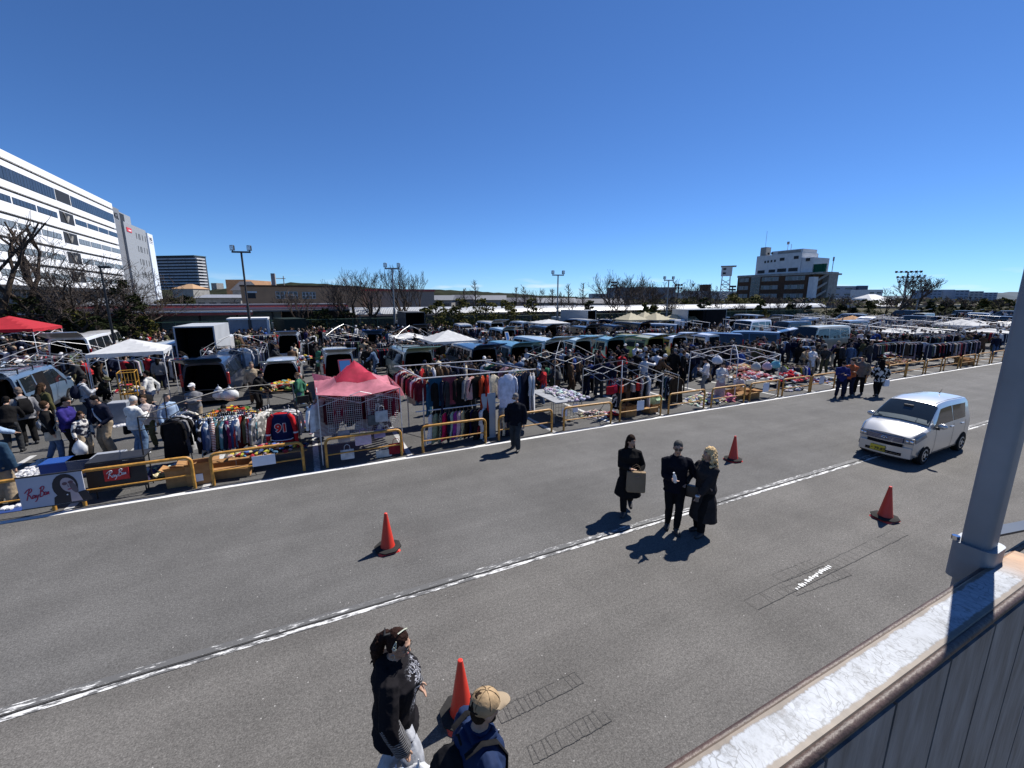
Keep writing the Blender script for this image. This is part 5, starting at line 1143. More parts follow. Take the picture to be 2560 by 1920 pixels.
LT = [(310, 46, 700, 1.7, M_LEAFD, 'leafy evergreen with patchy crown behind the black lamp post'), (232, 43, 792, 1.2, M_LEAFD, 'low evergreen shrub tree before the white wall'), (60, 47, 745, 2.6, M_LEAFD, 'dark evergreen mass under the pruned trees'), (185, 46, 775, 1.6, M_LEAFY, 'yellowish evergreen left of the white shed wall'), (120, 49, 760, 2.0, M_LEAFD, 'dark evergreen behind the crooked tree'), (20, 52, 770, 2.4, M_LEAFD, 'dark evergreen behind the red tent'), (350, 46, 790, 1.3, M_LEAFY, 'small bright evergreen beside the leafy one'),
      (1090, 48, 752, 2.0, M_LEAFY, 'olive clipped pine left in the row along the walkway'), (1150, 48, 748, 2.1, M_LEAFY, 'olive clipped pine under the tall pointed tree'), (1215, 48, 748, 2.1, M_LEAFY, 'olive clipped pine right of the tall pointed tree'), (1270, 48, 752, 1.9, M_LEAFY, 'olive clipped pine fourth along the walkway'), (1060, 50, 770, 1.5, M_LEAFD, 'low dark pine beside the tallest rounded tree'),
      (1640, 50, 764, 1.6, M_LEAFY, 'bright olive shrub tree left of the white box truck'), (1710, 56, 750, 1.6, M_LEAFY, 'yellow green tree right of the fourth floodlight'), (1834, 56, 736, 3.2, M_LEAFY, 'olive pine with flat layered crown left of the brick building'), (1880, 56, 742, 2.8, M_LEAFY, 'olive pine standing before the brick building windows'), (1980, 50, 762, 2.0, M_LEAFD, 'dark clipped pine before the outside stairs'), (2106, 50, 765, 1.6, M_LEAFD, 'small cloud pruned pine before the low white house'), (2136, 50, 770, 1.4, M_LEAFD, 'smaller cloud pruned pine beside the other one'),
      (2330, 52, 768, 2.0, M_LEAFD, 'pine right of the big spreading bare tree'), (2368, 52, 758, 1.8, M_LEAFD, 'tall dark pine before the distant blocks'), (2420, 54, 768, 2.4, M_LEAFD, 'wide pine third from the big bare tree'), (2466, 54, 764, 2.4, M_LEAFY, 'olive pine near the steel post'), (2510, 60, 748, 3.0, M_LEAFY, 'olive pine half hidden by the steel post'), (1905, 48, 776, 1.8, M_LEAFY, 'low olive hedge tree under the brick building'), (800, 49, 775, 1.8, M_LEAFD, 'dark low evergreen below the tan building'), (860, 49, 780, 1.8, M_LEAFD, 'dark low evergreen left of the corrugated roof'), (425, 75, 745, 2.5, M_LEAFY, 'olive tree behind the red trimmed roof'), (460, 80, 742, 2.5, M_LEAFD, 'dark tree behind the red trimmed roof')]
for k, (px, t, py, wd, m_, lab) in enumerate(LT):
    s, tt = at(px, t); h = hz(px, t, py); d = W(s, tt).length
    leafy('pine_tree' if 'pine' in lab else 'evergreen_tree', s, tt, max(1.8, h), lab, wd, 90+k, m_, .12, .3 if h > 3 else .12, 1100, max(.13, d*.0030))
rr = random.Random(9)
WH = ('left of the beige tents', 'behind the beige tents', 'behind the white lorry', 'left of the brick building', 'before the brick building', 'before the outside stairs', 'before the low white house', 'left of the big spreading tree', 'right of the big spreading tree', 'near the steel post')
for k in range(26):
    px = 1330+k*47+rr.uniform(-15, 15); s, tt = at(px, 49.2+rr.uniform(-.8, .8)); d = W(s, tt).length; h = max(2.6, hz(px, 49, rr.uniform(742, 768)))
    if k % 3: bare_tree(s, tt, h, f'{("slim", "low", "crooked", "twiggy")[k % 4]} bare tree in front of the walkway {WH[min(9, int((px-1330)/125))]}', .8, 300+k, 4, .12, .3, .6, max(.011, d*.00026), wide=1.3)
    else: leafy('pine_tree', s, tt, h, f'{("low", "layered", "dark")[k % 3]} pine in front of the walkway {WH[min(9, int((px-1330)/125))]}', h*.33, 330+k, M_LEAFD if k % 2 else M_LEAFY, .1, .3, 700, max(.13, d*.003))
for k, (px, py) in enumerate(((205, 690), (52, 640), (110, 660), (240, 705), (380, 712))): s, tt = at(px, 47+k*.8); bare_tree(s, tt, hz(px, tt, py), ['dark twisted bare tree before the middle of the white office', 'bare tree rising behind the red tent', 'bare twiggy tree between the two pruned trees', 'bare tree beside the black lamp post', 'wide dark bare tree over the red trimmed roof'][k], .95, 400+k, 5, .2, .3, .5, .014, wide=1.35)
# band of shrubs and far woods nobody could count
b = MB(); rr = random.Random(5)
for i in range(8200):
    s = rr.uniform(-42, 92) if i < 5200 else rr.uniform(88, 260); t = rr.uniform(48.6, 50.6)-(0 if i < 5200 else rr.random()*3); z = rr.random()**.8*1.5*(.55+.45*math.sin(s*1.3)+.3*math.sin(s*.37))*(1 if i < 5200 else 1.25); p = Vector((s, t, max(.05, z)))
    a = Vector((rr.uniform(-1, 1), rr.uniform(-1, 1), rr.uniform(-.5, .5))).normalized(); e = a.orthogonal().normalized(); L = (.17 if i < 5200 else .42)*rr.uniform(.6, 1.4)
    b.cur = rr.random() < .22
    b.quad(p-a*L, p-e*L*.6, p+a*L, p+e*L*.6)
tag(b.build('undergrowth', [M_LEAFD, M_LEAFY], rz=TH), 'low clipped shrubs along the inside of the far fence', 'shrubs', kind='stuff')
b = MB()
for i in range(7000):
    px = rr.uniform(380, 2560); d = rr.uniform(135, 210); y0 = 748+2.5*math.sin(px*.021)+1.5*math.sin(px*.13)
    p = PY(px, y0+rr.uniform(0, 16)**1.0, d)
    a = Vector((rr.uniform(-1, 1), rr.uniform(-.5, .5), rr.uniform(-1, 1))).normalized(); e = a.orthogonal().normalized(); L = .9*rr.uniform(.5, 1.3); b.cur = rr.choice((0, 0, 1, 2, 2))
    b.quad(p-a*L, p-e*L*.5, p+a*L, p+e*L*.5)
tag(b.build('woods', [M_LEAFD, M_LEAFY, M_TWIG]), 'strip of brown and olive woods between the walkway and the distant houses', 'woods', kind='stuff')
# ------------------------------------------------------------------ lamps and fence
M_POLE = mat('brown_lamp_pole', (.06, .052, .05), .6, .2, var=.25)
M_POLEG = mat('grey_lamp_pole', (.22, .23, .24), .5, .4, var=.2)
def flood(px, t, py, label, m, rz=0.0, wd=1.0):
    s, tt = at(px, t); h = hz(px, t, py)
    r = thing('floodlight_pole', label, 'lamp', W(s, tt), TH*.4+rz, 'twin floodlight poles around the lot')
    b = MB(); b.tube([(0, 0, 0), (0, 0, h*.42)], .13, 8); b.tube([(0, 0, h*.42), (0, 0, h-.5)], .085, 8); b.build('pole', m, r, smooth=rad(50))
    b = MB(); b.box(-.75*wd, -.07, h-.5, .75*wd, .07, h-.36); b.build('crossarm', m, r)
    for x in (-.68*wd, .68*wd):
        b = MB(); b.bbox(x-.17, -.14, h-.3, x+.17, .12, h+.14, .04); b.box(x-.03, -.03, h-.36, x+.03, .03, h-.3); f = b.build('floodlight', BLACKPLASTIC, r)
        b = MB(); b.box(x-.14, -.155, h-.26, x+.14, -.141, h+.1); b.build('lens', CLEARLAMP, f)
flood(617, 45.2, 618, 'brown floodlight pole in front of the tan building', M_POLE)
flood(984, 47, 661, 'thin grey floodlight pole beside the tallest rounded bare tree', M_POLEG)
flood(1394, 47, 679, 'thin floodlight pole standing alone in the middle of the sky line', M_POLEG)
flood(1669, 47, 693, 'floodlight pole in front of the dark grey hall', M_POLEG)
flood(2296, 46, 688, 'twin floodlight pole beside the tall stadium light at right', M_POLEG)
def lamp(px, t, py):
    s, tt = at(px, t); h = hz(px, t, py); r = thing('street_lamp', 'thin black lamp post with one small head among the left trees', 'lamp', W(s, tt), .3)
    b = MB(); b.tube([(0, 0, 0), (0, 0, h)], [.1, .05], 7); b.build('pole', BLACKMETAL, r, smooth=1)
    b = MB(); b.bbox(-.1, -.1, h-.08, .6, .1, h+.08, .03); b.build('lamp_head', BLACKMETAL, r)
lamp(265, 40, 668)
def stadium():
    p = PY(2260, 740, 190); h = PY(2265, 680, 190).z; r = thing('stadium_light', 'tall mast with rows of round stadium lamps right of the white hall', 'lamp', (p.x, p.y, 0), -.3)
    b = MB(); b.tube([(0, 0, 0), (0, 0, h)], [.55, .35], 8); b.build('mast', M_POLEG, r, smooth=1)
    for z, n, w_ in ((h, 6, 4.4), (h-2.2, 5, 3.6), (h-4.2, 3, 2.6)):
        b = MB(); b.box(-w_, -.15, z-.15, w_, .15, z+.15); a = b.build('lamp_bar', M_POLEG, r)
        for i in range(n):
            x = -w_+2*w_*i/(n-1); b = MB(); b.ell((x, -.3, z+.1), (.55, .45, .55), 8, 5); b.build('floodlight', BLACKPLASTIC, a)
stadium()
for k, (px, py, d) in enumerate(((1697, 712, 170), (1832, 716, 180), (1535, 706, 190))):
    p = PY(px, py, d); r = thing('floodlight_mast', ['distant mast with lamp cluster left of the wide bare tree', 'distant mast with lamp cluster left of the brick building', 'distant mast with lamp cluster over the grey hall'][k], 'lamp', (p.x, p.y, 0), .2*k)
    b = MB(); b.tube([(0, 0, 0), (0, 0, p.z)], .25, 6); b.build('mast', M_POLEG, r); b = MB()
    for z in (0, 1.3):
        for x in (-1.1, 0, 1.1): b.bbox(x-.4, -.3, p.z-z-.4, x+.4, .3, p.z-z+.35, .1)
    b.build('floodlight', BLACKPLASTIC, r)
# green mesh fence along the back of the lot
m, nt, b_ = _bsdf('green_wire_mesh'); b_.inputs['Base Color'].default_value = (.03, .085, .06, 1); b_.inputs['Roughness'].default_value = .6; MATS['green_wire_mesh'] = m
r = thing('mesh_fence', 'green wire mesh fence along the far side of the lot', 'fence', W(-38, 47.6), TH)
b = MB(); L = 125
for i in range(int(L/.11)): b.tube([(i*.11, 0, .1), (i*.11+1.2, 0, 2.2)], .006, 3, cap=False); b.tube([(i*.11+1.2, 0, .1), (i*.11, 0, 2.2)], .006, 3, cap=False)
b.build('wire_mesh', m, r)
for i in range(int(L/2.5)):
    b = MB(); b.tube([(i*2.5, 0, 0), (i*2.5, 0, 2.3)], .035, 6); b.build('post', m, r)
b = MB(); b.tube([(0, 0, 2.25), (L, 0, 2.25)], .025, 5); b.tube([(0, 0, 1.15), (L, 0, 1.15)], .02, 5); b.build('top_rail', m, r)
# storage container and hut by the fence
def container():
    s0, s1 = PT(566, 46)[0], PT(662, 46)[0]; L = s1-s0
    r = thing('storage_container', 'blue grey corrugated storage container by the far fence', 'container', W(s0, 45.2), TH)
    b = MB(); n = 60
    for i in range(n):
        x0, x1 = L*i/n, L*(i+1)/n; y = 0 if i % 2 else .06
        b.box(x0, y, .1, x1, 2.2, 2.45)
    b.build('body', mat('container_paint', (.3, .34, .4), .5, var=.2, scale=1.5), r)
    part(r, 'roof', M_WHITEW, (-.1, -.1, 2.451, L+.1, 2.3, 2.6)); part(r, 'corner_post', WHITEPL, (L+.001, -.05, 0, L+.2, .15, 2.45))
container()
# ------------------------------------------------------------------ vehicles
KINDS = {  # L, W, H, belt, roof-front y, windshield base y, hood z at base, hood z at nose, clearance, tumble, wheel r, axle rear, axle front, rear lean
 'minivan': (4.65, 1.72, 1.82, .98, 3.15, 3.95, 1.06, .84, .2, .12, .31, .8, 3.65, .12),
 'van':     (4.4, 1.70, 1.86, 1.0, 3.25, 3.95, 1.1, .9, .2, .08, .31, .78, 3.55, .06),
 'kei':     (3.4, 1.475, 1.90, .98, 2.62, 3.12, 1.08, .92, .2, .07, .27, .5, 2.85, .04),
 'hiace':   (4.7, 1.70, 1.98, 1.12, 3.85, 4.42, 1.2, 1.0, .2, .08, .32, .95, 3.6, .05),
 'hiroof':  (5.3, 1.86, 2.25, 1.18, 4.4, 4.98, 1.25, 1.0, .2, .1, .33, 1.1, 4.1, .06),
 'wagon':   (4.55, 1.68, 1.48, .88, 2.35, 3.2, .98, .74, .18, .15, .31, .85, 3.5, .35),
 'suv':     (4.6, 1.8, 1.74, 1.02, 2.7, 3.4, 1.12, .9, .24, .13, .35, .8, 3.5, .2),
 'move':    (3.35, 1.38, 1.60, .93, 2.02, 2.74, 1.0, .80, .17, .105, .265, .42, 2.76, .10)}
class Shell:
    def __init__(s, kind):
        s.kind = kind; (s.L, s.W, s.H, s.belt, s.yr, s.yw, s.hz, s.hn, s.z0, s.tum, s.wr, s.ar, s.af, s.lean) = KINDS[kind]
        s.V = 8
    def top(s, y):
        if y < s.yr:
            k = max(0, 1-y/(s.yr)); q = max(0, (y-s.yr*.55)/(s.yr*.45))
            return s.H-.05*k**2*1.0-.05*q**2
        if y < s.yw:
            f = (y-s.yr)/(s.yw-s.yr); f2 = f*f*.25+f*.75; return (s.H-.05)*(1-f2)+s.hz*f2
        f = min(1, (y-s.yw)/(s.L-s.yw)); return s.hz+(s.hn-s.hz)*f**1.7
    def sec(s, y):
        f = max(0, (y-(s.L-.55))/.55); w = s.W/2*(1-.13*f**2); r = max(0, 1-y/.5); w *= 1-.03*r
        zr = s.top(y); g = max(0, min(1, (zr-s.belt-.1)/(s.H-s.belt-.1)))
        zb = min(s.belt+.03*(1-y/s.L), zr-.07); z0 = s.z0+.1*f**2
        wr = w-.035-s.tum*g; zt = max(zb+.03, zr-.1*g-.03)
        if y >= s.yw-.02: wr = w-.07
        return [(w*.86, z0), (w*.965, z0+.06), (w, z0+.3), (w, zb-.12), (w-.012, zb), (wr, zt), (wr-.045-.02*g, zr-.028), (wr*.6, zr-.004), (0, zr+.012)]
    def P(s, y, v):
        """v 0..8 right side bottom to roof centre; 8..16 down the left side"""
        sg = 1
        if v > 8: v = 16-v; sg = -1
        S = s.sec(y); i = min(7, int(v)); f = v-i
        x = S[i][0]*(1-f)+S[i+1][0]*f; z = S[i][1]*(1-f)+S[i+1][1]*f
        nose = max(0, (y-(s.L-.8))/.8); yy = y-.12*nose**1.5*(x/(s.W/2))**2-max(0, (z-.7))*s.lean*max(0, 1-y/1.2)*-1*.5
        return Vector((x*sg, yy, z))
    def panel(s, y0, y1, v0, v1, off=.005, ny=6, nv=4):
        b = MB(); Y0 = y0 if callable(y0) else (lambda f: y0); Y1 = y1 if callable(y1) else (lambda f: y1); g = []
        for j in range(nv+1):
            f = j/nv; v = v0+(v1-v0)*f
            for i in range(ny+1):
                y = Y0(f)+(Y1(f)-Y0(f))*i/ny; p = s.P(y, v)
                n = (s.P(y+.02, v)-s.P(y-.02, v)).cross(s.P(y, min(16, v+.05))-s.P(y, max(0, v-.05)))
                if n.length < 1e-9: n = Vector((0, 0, 1))
                n.normalize()
                if n.dot(p-Vector((0, p.y, .7))) < 0: n = -n
                g.append(p+n*off)
        b.add(g, [(j*(ny+1)+i, j*(ny+1)+i+1, (j+1)*(ny+1)+i+1, (j+1)*(ny+1)+i) for j in range(nv) for i in range(ny)])
        return b
    def ys(s, fine=1):
        a = [0, .12, .3, .6]+[s.yr*k/5 for k in range(2, 6)]+[s.yr+(s.yw-s.yr)*k/(3*fine) for k in range(1, 3*fine+1)]+[s.yw+(s.L-s.yw)*k/(5*fine) for k in range(1, 5*fine+1)]
        return sorted(set(round(y, 3) for y in a))
    def ringat(s, y, k=1.0, cz=None):
        r = [s.P(y, v) for v in (0, 1, 2, 3, 4, 5, 6, 7, 8, 9, 10, 11, 12, 13, 14, 15, 16)]
        if k != 1.0:
            c = Vector((0, 0, (s.H+s.z0)/2)); r = [Vector((c.x+(p.x-c.x)*k, p.y, c.z+(p.z-c.z)*k)) for p in r]
        return r
def wheel(parent, x, y, r, sd, big=False):
    n = 20; b = MB()
    for_prof = [(r*.62, -.09), (r*.95, -.095), (r, -.07), (r, .07), (r*.95, .092), (r*.62, .088)]
    b.rings([[(sd*h, q*math.cos(2*math.pi*k/n), q*math.sin(2*math.pi*k/n)) for k in range(n)] for q, h in for_prof])
    t = b.build('wheel', RUBBER, parent, loc=(x-sd*.09, y, r), smooth=rad(40))
    b = MB(); b.rings([[(sd*h, q*math.cos(2*math.pi*k/n), q*math.sin(2*math.pi*k/n)) for k in range(n)] for q, h in ((r*.64, .075), (r*.64, .094), (r*.56, .098), (r*.5, .08), (r*.16, .098), (.01, .1))])
    rm = b.build('rim', ALLOY, t, smooth=rad(35))
    if big:
        for i in range(7):
            a = i*2*math.pi/7; b = MB(); c, s_ = math.cos(a), math.sin(a)
            pts = [(q*c-o*s_, q*s_+o*c) for q, o in ((r*.27, -.022), (r*.53, -.034), (r*.53, .034), (r*.27, .022))]
            b.poly([(sd*.1, p[0], p[1]) for p in pts]); b.build('rim_gap', DARK, t)
    return t
def vehicle(kind, s, t, rz, color, label, hatch='closed', slide=0, rack=False, group='vehicles parked in the market', cat='van', name='parked_van', winm=GLASS, hatch_angle=103, pale=None):
    S = Shell(kind); r = thing(name, label, cat, W(s, t), rz, group); w = S.W/2
    b = MB(); R_ = [S.ringat(y) for y in S.ys()]
    if hatch == 'open':
        z = [S.ringat(0.0, .9)]; z = [[Vector((p.x, p.y+.01, p.z)) for p in z[0]]]
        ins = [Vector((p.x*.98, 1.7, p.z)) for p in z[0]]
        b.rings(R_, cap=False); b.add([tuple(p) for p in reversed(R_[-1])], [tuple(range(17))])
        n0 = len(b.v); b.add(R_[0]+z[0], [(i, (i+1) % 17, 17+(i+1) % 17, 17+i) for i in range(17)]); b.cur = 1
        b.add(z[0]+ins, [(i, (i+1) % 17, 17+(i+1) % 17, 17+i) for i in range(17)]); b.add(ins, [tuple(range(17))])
    else: b.rings(R_)
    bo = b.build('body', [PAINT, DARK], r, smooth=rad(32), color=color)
    # hatch
    if hatch in ('open', 'closed'):
        b = MB(); q = [p for p in S.ringat(0.0, .94) if p.z > S.z0+.22]; q0 = [Vector((p.x, p.y-.02, p.z)) for p in q]; q1 = [Vector((p.x*.97, p.y-.06, p.z)) for p in q]
        hz = S.H-.09; ang = rad(hatch_angle) if hatch == 'open' else 0
        hin = Vector((0, S.P(0, 8).y, hz)); M = Matrix.Rotation(-ang, 3, 'X'); tr = lambda p: hin+M @ (Vector(p)-hin)
        b.rings([[tr(p) for p in q0], [tr(p) for p in q1]]); h = b.build('hatch', PAINT, r, smooth=rad(30), color=pale or color)
        g = MB(); zb, zt = S.belt+.06, S.H-.2; yb = lambda z: -.066+max(0, z-.7)*S.lean*.5
        g.add([tr(p) for p in ((-w*.78, yb(zb), zb), (w*.78, yb(zb), zb), (w*.72, yb(zt), zt), (-w*.72, yb(zt), zt))], [(0, 1, 2, 3)]); g.build('rear_window', GLASS, h)
        g = MB(); z_ = S.belt-.28; g.add([tr(p) for p in ((-.17, yb(z_)-.01, z_), (.17, yb(z_)-.01, z_), (.17, yb(z_)-.01, z_+.16), (-.17, yb(z_)-.01, z_+.16))], [(0, 1, 2, 3)]); g.build('number_plate', PAPER, h)
    # glass
    for sd in (0, 1):
        va, vb = (4.12, 4.93) if not sd else (11.88, 11.07)
        y = .25; spans = []
        if kind in ('kei', 'move'): spans = [(.2, 1.1), (1.16, 2.1), (2.16, S.yw-.28)]
        else:
            e = S.yr*.33; spans = [(.22, e), (e+.08, S.yr*.66), (S.yr*.66+.08, S.yw-.3)]
        for i, (a, c) in enumerate(spans):
            last = i == len(spans)-1
            S.panel(a, (lambda f, c=c: c-(c-S.yr+.12)*f if last else c), va, vb).build('side_window', winm, r)
    S.panel(S.yr+.04, S.yw-.05, 5.5, 10.5, .006, 6, 8).build('windscreen', winm, r, smooth=1)
    for sd in (-1, 1):
        b = MB(); b.bbox(sd*(w-.06)-.05, -.02, .86, sd*(w-.06)+.05, .06, min(S.belt+.38, S.H-.3), .02); b.build('tail_lamp', REDLAMP, r)
        b = MB(); yl = S.L-.22; b.ell((sd*(w-.26), yl, S.hn-.08), (.17, .12, .09), 10, 6); b.build('headlamp', CLEARLAMP, r, smooth=3)
        b = MB(); b.ell((sd*(w+.09), S.yw-.35, S.belt+.12), (.09, .06, .08), 8, 5); b.build('wing_mirror', PAINT, r, smooth=3, color=color)
        for y in (S.ar, S.af):
            b = MB(); n = 14; b.poly([(sd*(w+.004), y+(S.wr+.055)*math.cos(math.pi*k/n), S.wr+(S.wr+.055)*math.sin(math.pi*k/n)) for k in range(n+1)]+[(sd*(w+.004), y-S.wr-.055, S.z0), (sd*(w+.004), y+S.wr+.055, S.z0)][0:0]); b.build('wheel_arch', DARK, r)
            wheel(r, sd*(w+.012), y, S.wr, sd)
    b = MB(); b.bbox(-w*.9, -.1, S.z0+.05, w*.9, .1, S.z0+.33, .04); b.build('rear_bumper', PAINT, r, color=color)
    if rack:
        for y in (.5, S.yr*.5, S.yr*.88):
            b = MB(); b.tube([(-w+.15, y, S.H+.1), (w-.15, y, S.H+.1)], .025, 6); b.tube([(-w+.17, y, S.H-.06), (-w+.17, y, S.H+.1)], .02, 5); b.tube([(w-.17, y, S.H-.06), (w-.17, y, S.H+.1)], .02, 5); b.build('roof_bar', BLACKMETAL, r)
        for sd in (-1, 1): b = MB(); b.tube([(sd*(w-.2), .3, S.H+.13), (sd*(w-.2), S.yr, S.H+.13)], .022, 6); b.build('roof_rail', BLACKMETAL, r)
    if slide:
        sd = slide; a, c = S.yr*.35, S.yr*.68; va, vb = (.9, 4.95) if sd > 0 else (15.1, 11.05)
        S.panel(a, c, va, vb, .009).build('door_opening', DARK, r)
        d = S.panel(a-1.0, c-1.0, va, vb, .085).build('sliding_door', PAINT, r, smooth=1, color=color)
        S.panel(a-.9, c-1.1, 4.15 if sd > 0 else 11.85, vb, .09).build('door_window', GLASS, d)
    return r
def cluster_rz(extra=0.0): return TH+extra
# first row, rears towards the road (s, t of the rear bumper)
SILVER, VWHITE, VNAVY, VBLACK, VSLATE, VAQUA, VYEL, VCREAM, VSAGE, VBLUE, VGREY = (.42, .44, .46), (.74, .75, .76), (.012, .02, .045), (.012, .013, .015), (.1, .15, .21), (.25, .52, .53), (.36, .32, .06), (.52, .48, .34), (.33, .39, .33), (.03, .055, .09), (.12, .13, .14)
vehicle('minivan', -9.9, 20.2, TH+.05, (.1, .155, .235), 'blue grey minivan with roof rack and open sliding door at the left edge', 'open', 1, True, cat='minivan', name='parked_minivan')
vehicle('minivan', -3.9, 20.9, TH-.03, VNAVY, 'dark navy minivan with its tailgate raised over plastic bags', 'open', cat='minivan', name='parked_minivan', pale=(.03, .06, .11))
vehicle('wagon', -1.25, 22.4, TH-.02, SILVER, 'silver green estate car with open tailgate beside the navy minivan', 'open', cat='estate car', name='parked_estate_car', pale=VSAGE, hatch_angle=92)
vehicle('kei', 1.3, 21.6, TH+.02, (.58, .62, .63), 'small boxy silver van with open tailgate behind the pink canopy', 'open', pale=(.68, .72, .72))
vehicle('van', 4.95, 20.9, TH+.04, (.2, .25, .24), 'grey green van with a pale green raised tailgate', 'open', rack=True, pale=(.5, .66, .42))
vehicle('van', 8.4, 20.7, TH+.02, VBLUE, 'dark blue van with open tailgate behind the long clothes stall', 'open', pale=(.07, .13, .24))
vehicle('van', 10.7, 20.8, TH, (.09, .2, .23), 'teal van with aqua raised tailgate beside the dark blue van', 'open', pale=VAQUA)
vehicle('hiace', 13.1, 21.3, TH+.02, (.5, .56, .55), 'white van with pale raised tailgate and boxes inside, right of the teal van', 'open', pale=(.62, .72, .68))
vehicle('kei', 15.4, 21.7, TH, (.5, .6, .56), 'pale mint kei van squeezed between two bigger vans', 'open', pale=(.6, .72, .66))
vehicle('van', 17.9, 21.6, TH, (.16, .3, .32), 'aqua van with turquoise raised tailgate left of the yellow van', 'open', pale=(.3, .6, .58))
vehicle('van', 20.9, 21.2, TH, VYEL, 'mustard yellow van with cream raised tailgate', 'open', pale=(.55, .5, .33))
vehicle('minivan', 23.3, 21.4, TH, VWHITE, 'white minivan with raised tailgate right of the yellow van', 'open', cat='minivan', name='parked_minivan')
vehicle('kei', 25.9, 20.8, TH+.05, (.6, .62, .66), 'silver white van with dark rear window, second right of the yellow van', 'closed')
vehicle('minivan', 29.4, 21.3, TH+.9, VNAVY, 'dark navy minivan standing askew beside the silver white van', 'closed', cat='minivan', name='parked_minivan')
vehicle('minivan', 33.3, 20.9, TH+.75, VSLATE, 'slate blue minivan with open side door left of the cream bus', 'open', 1, cat='minivan', name='parked_minivan', pale=VWHITE)
vehicle('hiroof', 39.6, 19.9, TH+math.pi/2, VCREAM, 'long cream minibus standing side on above the goods', 'closed', cat='minibus', name='parked_minibus')
# second and third rows
vehicle('kei', 15.1, 31.9, TH, (.48, .58, .62), 'pale blue kei van with raised tailgate in the second row', 'open')
vehicle('kei', 19.8, 32.9, TH+.06, VBLACK, 'black kei van in the second row right of the pale blue one', 'open')
vehicle('suv', 24.3, 33.0, TH+.1, (.05, .055, .06), 'dark charcoal off roader in the second row', 'open', cat='off roader', name='parked_off_roader')
vehicle('minivan', 27.4, 32.6, TH, VNAVY, 'navy minivan in the second row right of the off roader', 'closed', cat='minivan', name='parked_minivan')
vehicle('hiace', 30.4, 32.4, TH+.03, VBLACK, 'black long van in the second row with open tailgate', 'open', pale=(.05, .06, .08))
vehicle('minivan', 34.0, 31.6, TH+.6, (.35, .38, .42), 'silver minivan in the second row below the beige parasols', 'open', cat='minivan', name='parked_minivan', pale=VWHITE)
vehicle('hiroof', 43.2, 28.9, TH+math.pi/2+.2, VWHITE, 'high white minibus behind the cream minibus', 'closed', cat='minibus', name='parked_minibus')
vehicle('hiace', 49.2, 28.2, TH+math.pi/2, VBLUE, 'dark blue long van beside the high white minibus', 'open')
vehicle('hiace', 57.0, 26.5, TH+math.pi/2, (.2, .22, .25), 'grey long van far right in the second row', 'open', pale=VWHITE)
vehicle('kei', -1.2, 34.1, TH-.05, (.36, .4, .46), 'bluish silver van with raised tailgate in the crowd right of the box truck', 'open', pale=(.5, .52, .6))
vehicle('suv', 4.6, 34.2, TH-.05, (.03, .06, .12), 'dark blue car with bright blue tailgate among the far racks', 'open', cat='car', name='parked_car', pale=(.05, .13, .3))
vehicle('hiroof', -12.0, 32.0, TH+.1, VWHITE, 'large white minibus with raised tailgate behind the white sun tent', 'open', cat='minibus', name='parked_minibus')
vehicle('hiace', -13.6, 40.2, TH+.15, VWHITE, 'white van parked behind the large white minibus', 'closed')
vehicle('kei', -7.6, 30.2, TH-.25, (.58, .64, .68), 'pale blue grey van left of the box truck', 'closed')
vehicle('suv', 9.6, 39.6, TH, VGREY, 'dark grey car by the far fence left of the open lorry', 'open', cat='car', name='parked_car')
FR = [(14.0, 'kei', VWHITE, 'white kei van at the back of the lot'), (17.6, 'hiace', VWHITE, 'white van at the back of the lot'), (21.5, 'kei', (.5, .54, .56), 'silver kei van at the back of the lot'), (25.5, 'minivan', VBLACK, 'black minivan at the back of the lot'), (29.6, 'hiace', (.6, .62, .62), 'pale grey van at the back of the lot'), (33.5, 'minivan', VNAVY, 'navy minivan at the back of the lot'), (47.5, 'kei', VWHITE, 'white kei van in the third row on the right'), (53, 'minivan', VBLACK, 'black minivan in the third row on the right'), (60, 'hiace', (.5, .52, .54), 'silver van in the third row on the right'), (66, 'van', VNAVY, 'navy van in the third row far right')]
for i in range(12):
    c = (VWHITE, VNAVY, SILVER, VBLACK, VCREAM, VGREY)[i % 6]; s_ = 72+i*5.3; t_ = 16+(i*11) % 26
    vehicle(('kei', 'hiace', 'minivan')[i % 3], s_, t_, TH+(math.pi/2 if i % 4 == 0 else 0)+.05*(i % 3), c, f"{('white', 'navy', 'silver', 'black', 'cream', 'dark grey')[i % 6]} {('kei van', 'long van', 'minivan')[i % 3]} among the racks far away at right", 'open' if i % 2 else 'closed', name='parked_van')
for i, (s, k, c, lab) in enumerate(FR): vehicle(k, s, 39.2+(i % 3)*.7, TH+.05*((i*7) % 5-2), c, lab, 'open' if i % 2 else 'closed', name='parked_minivan' if k == 'minivan' else 'parked_van')
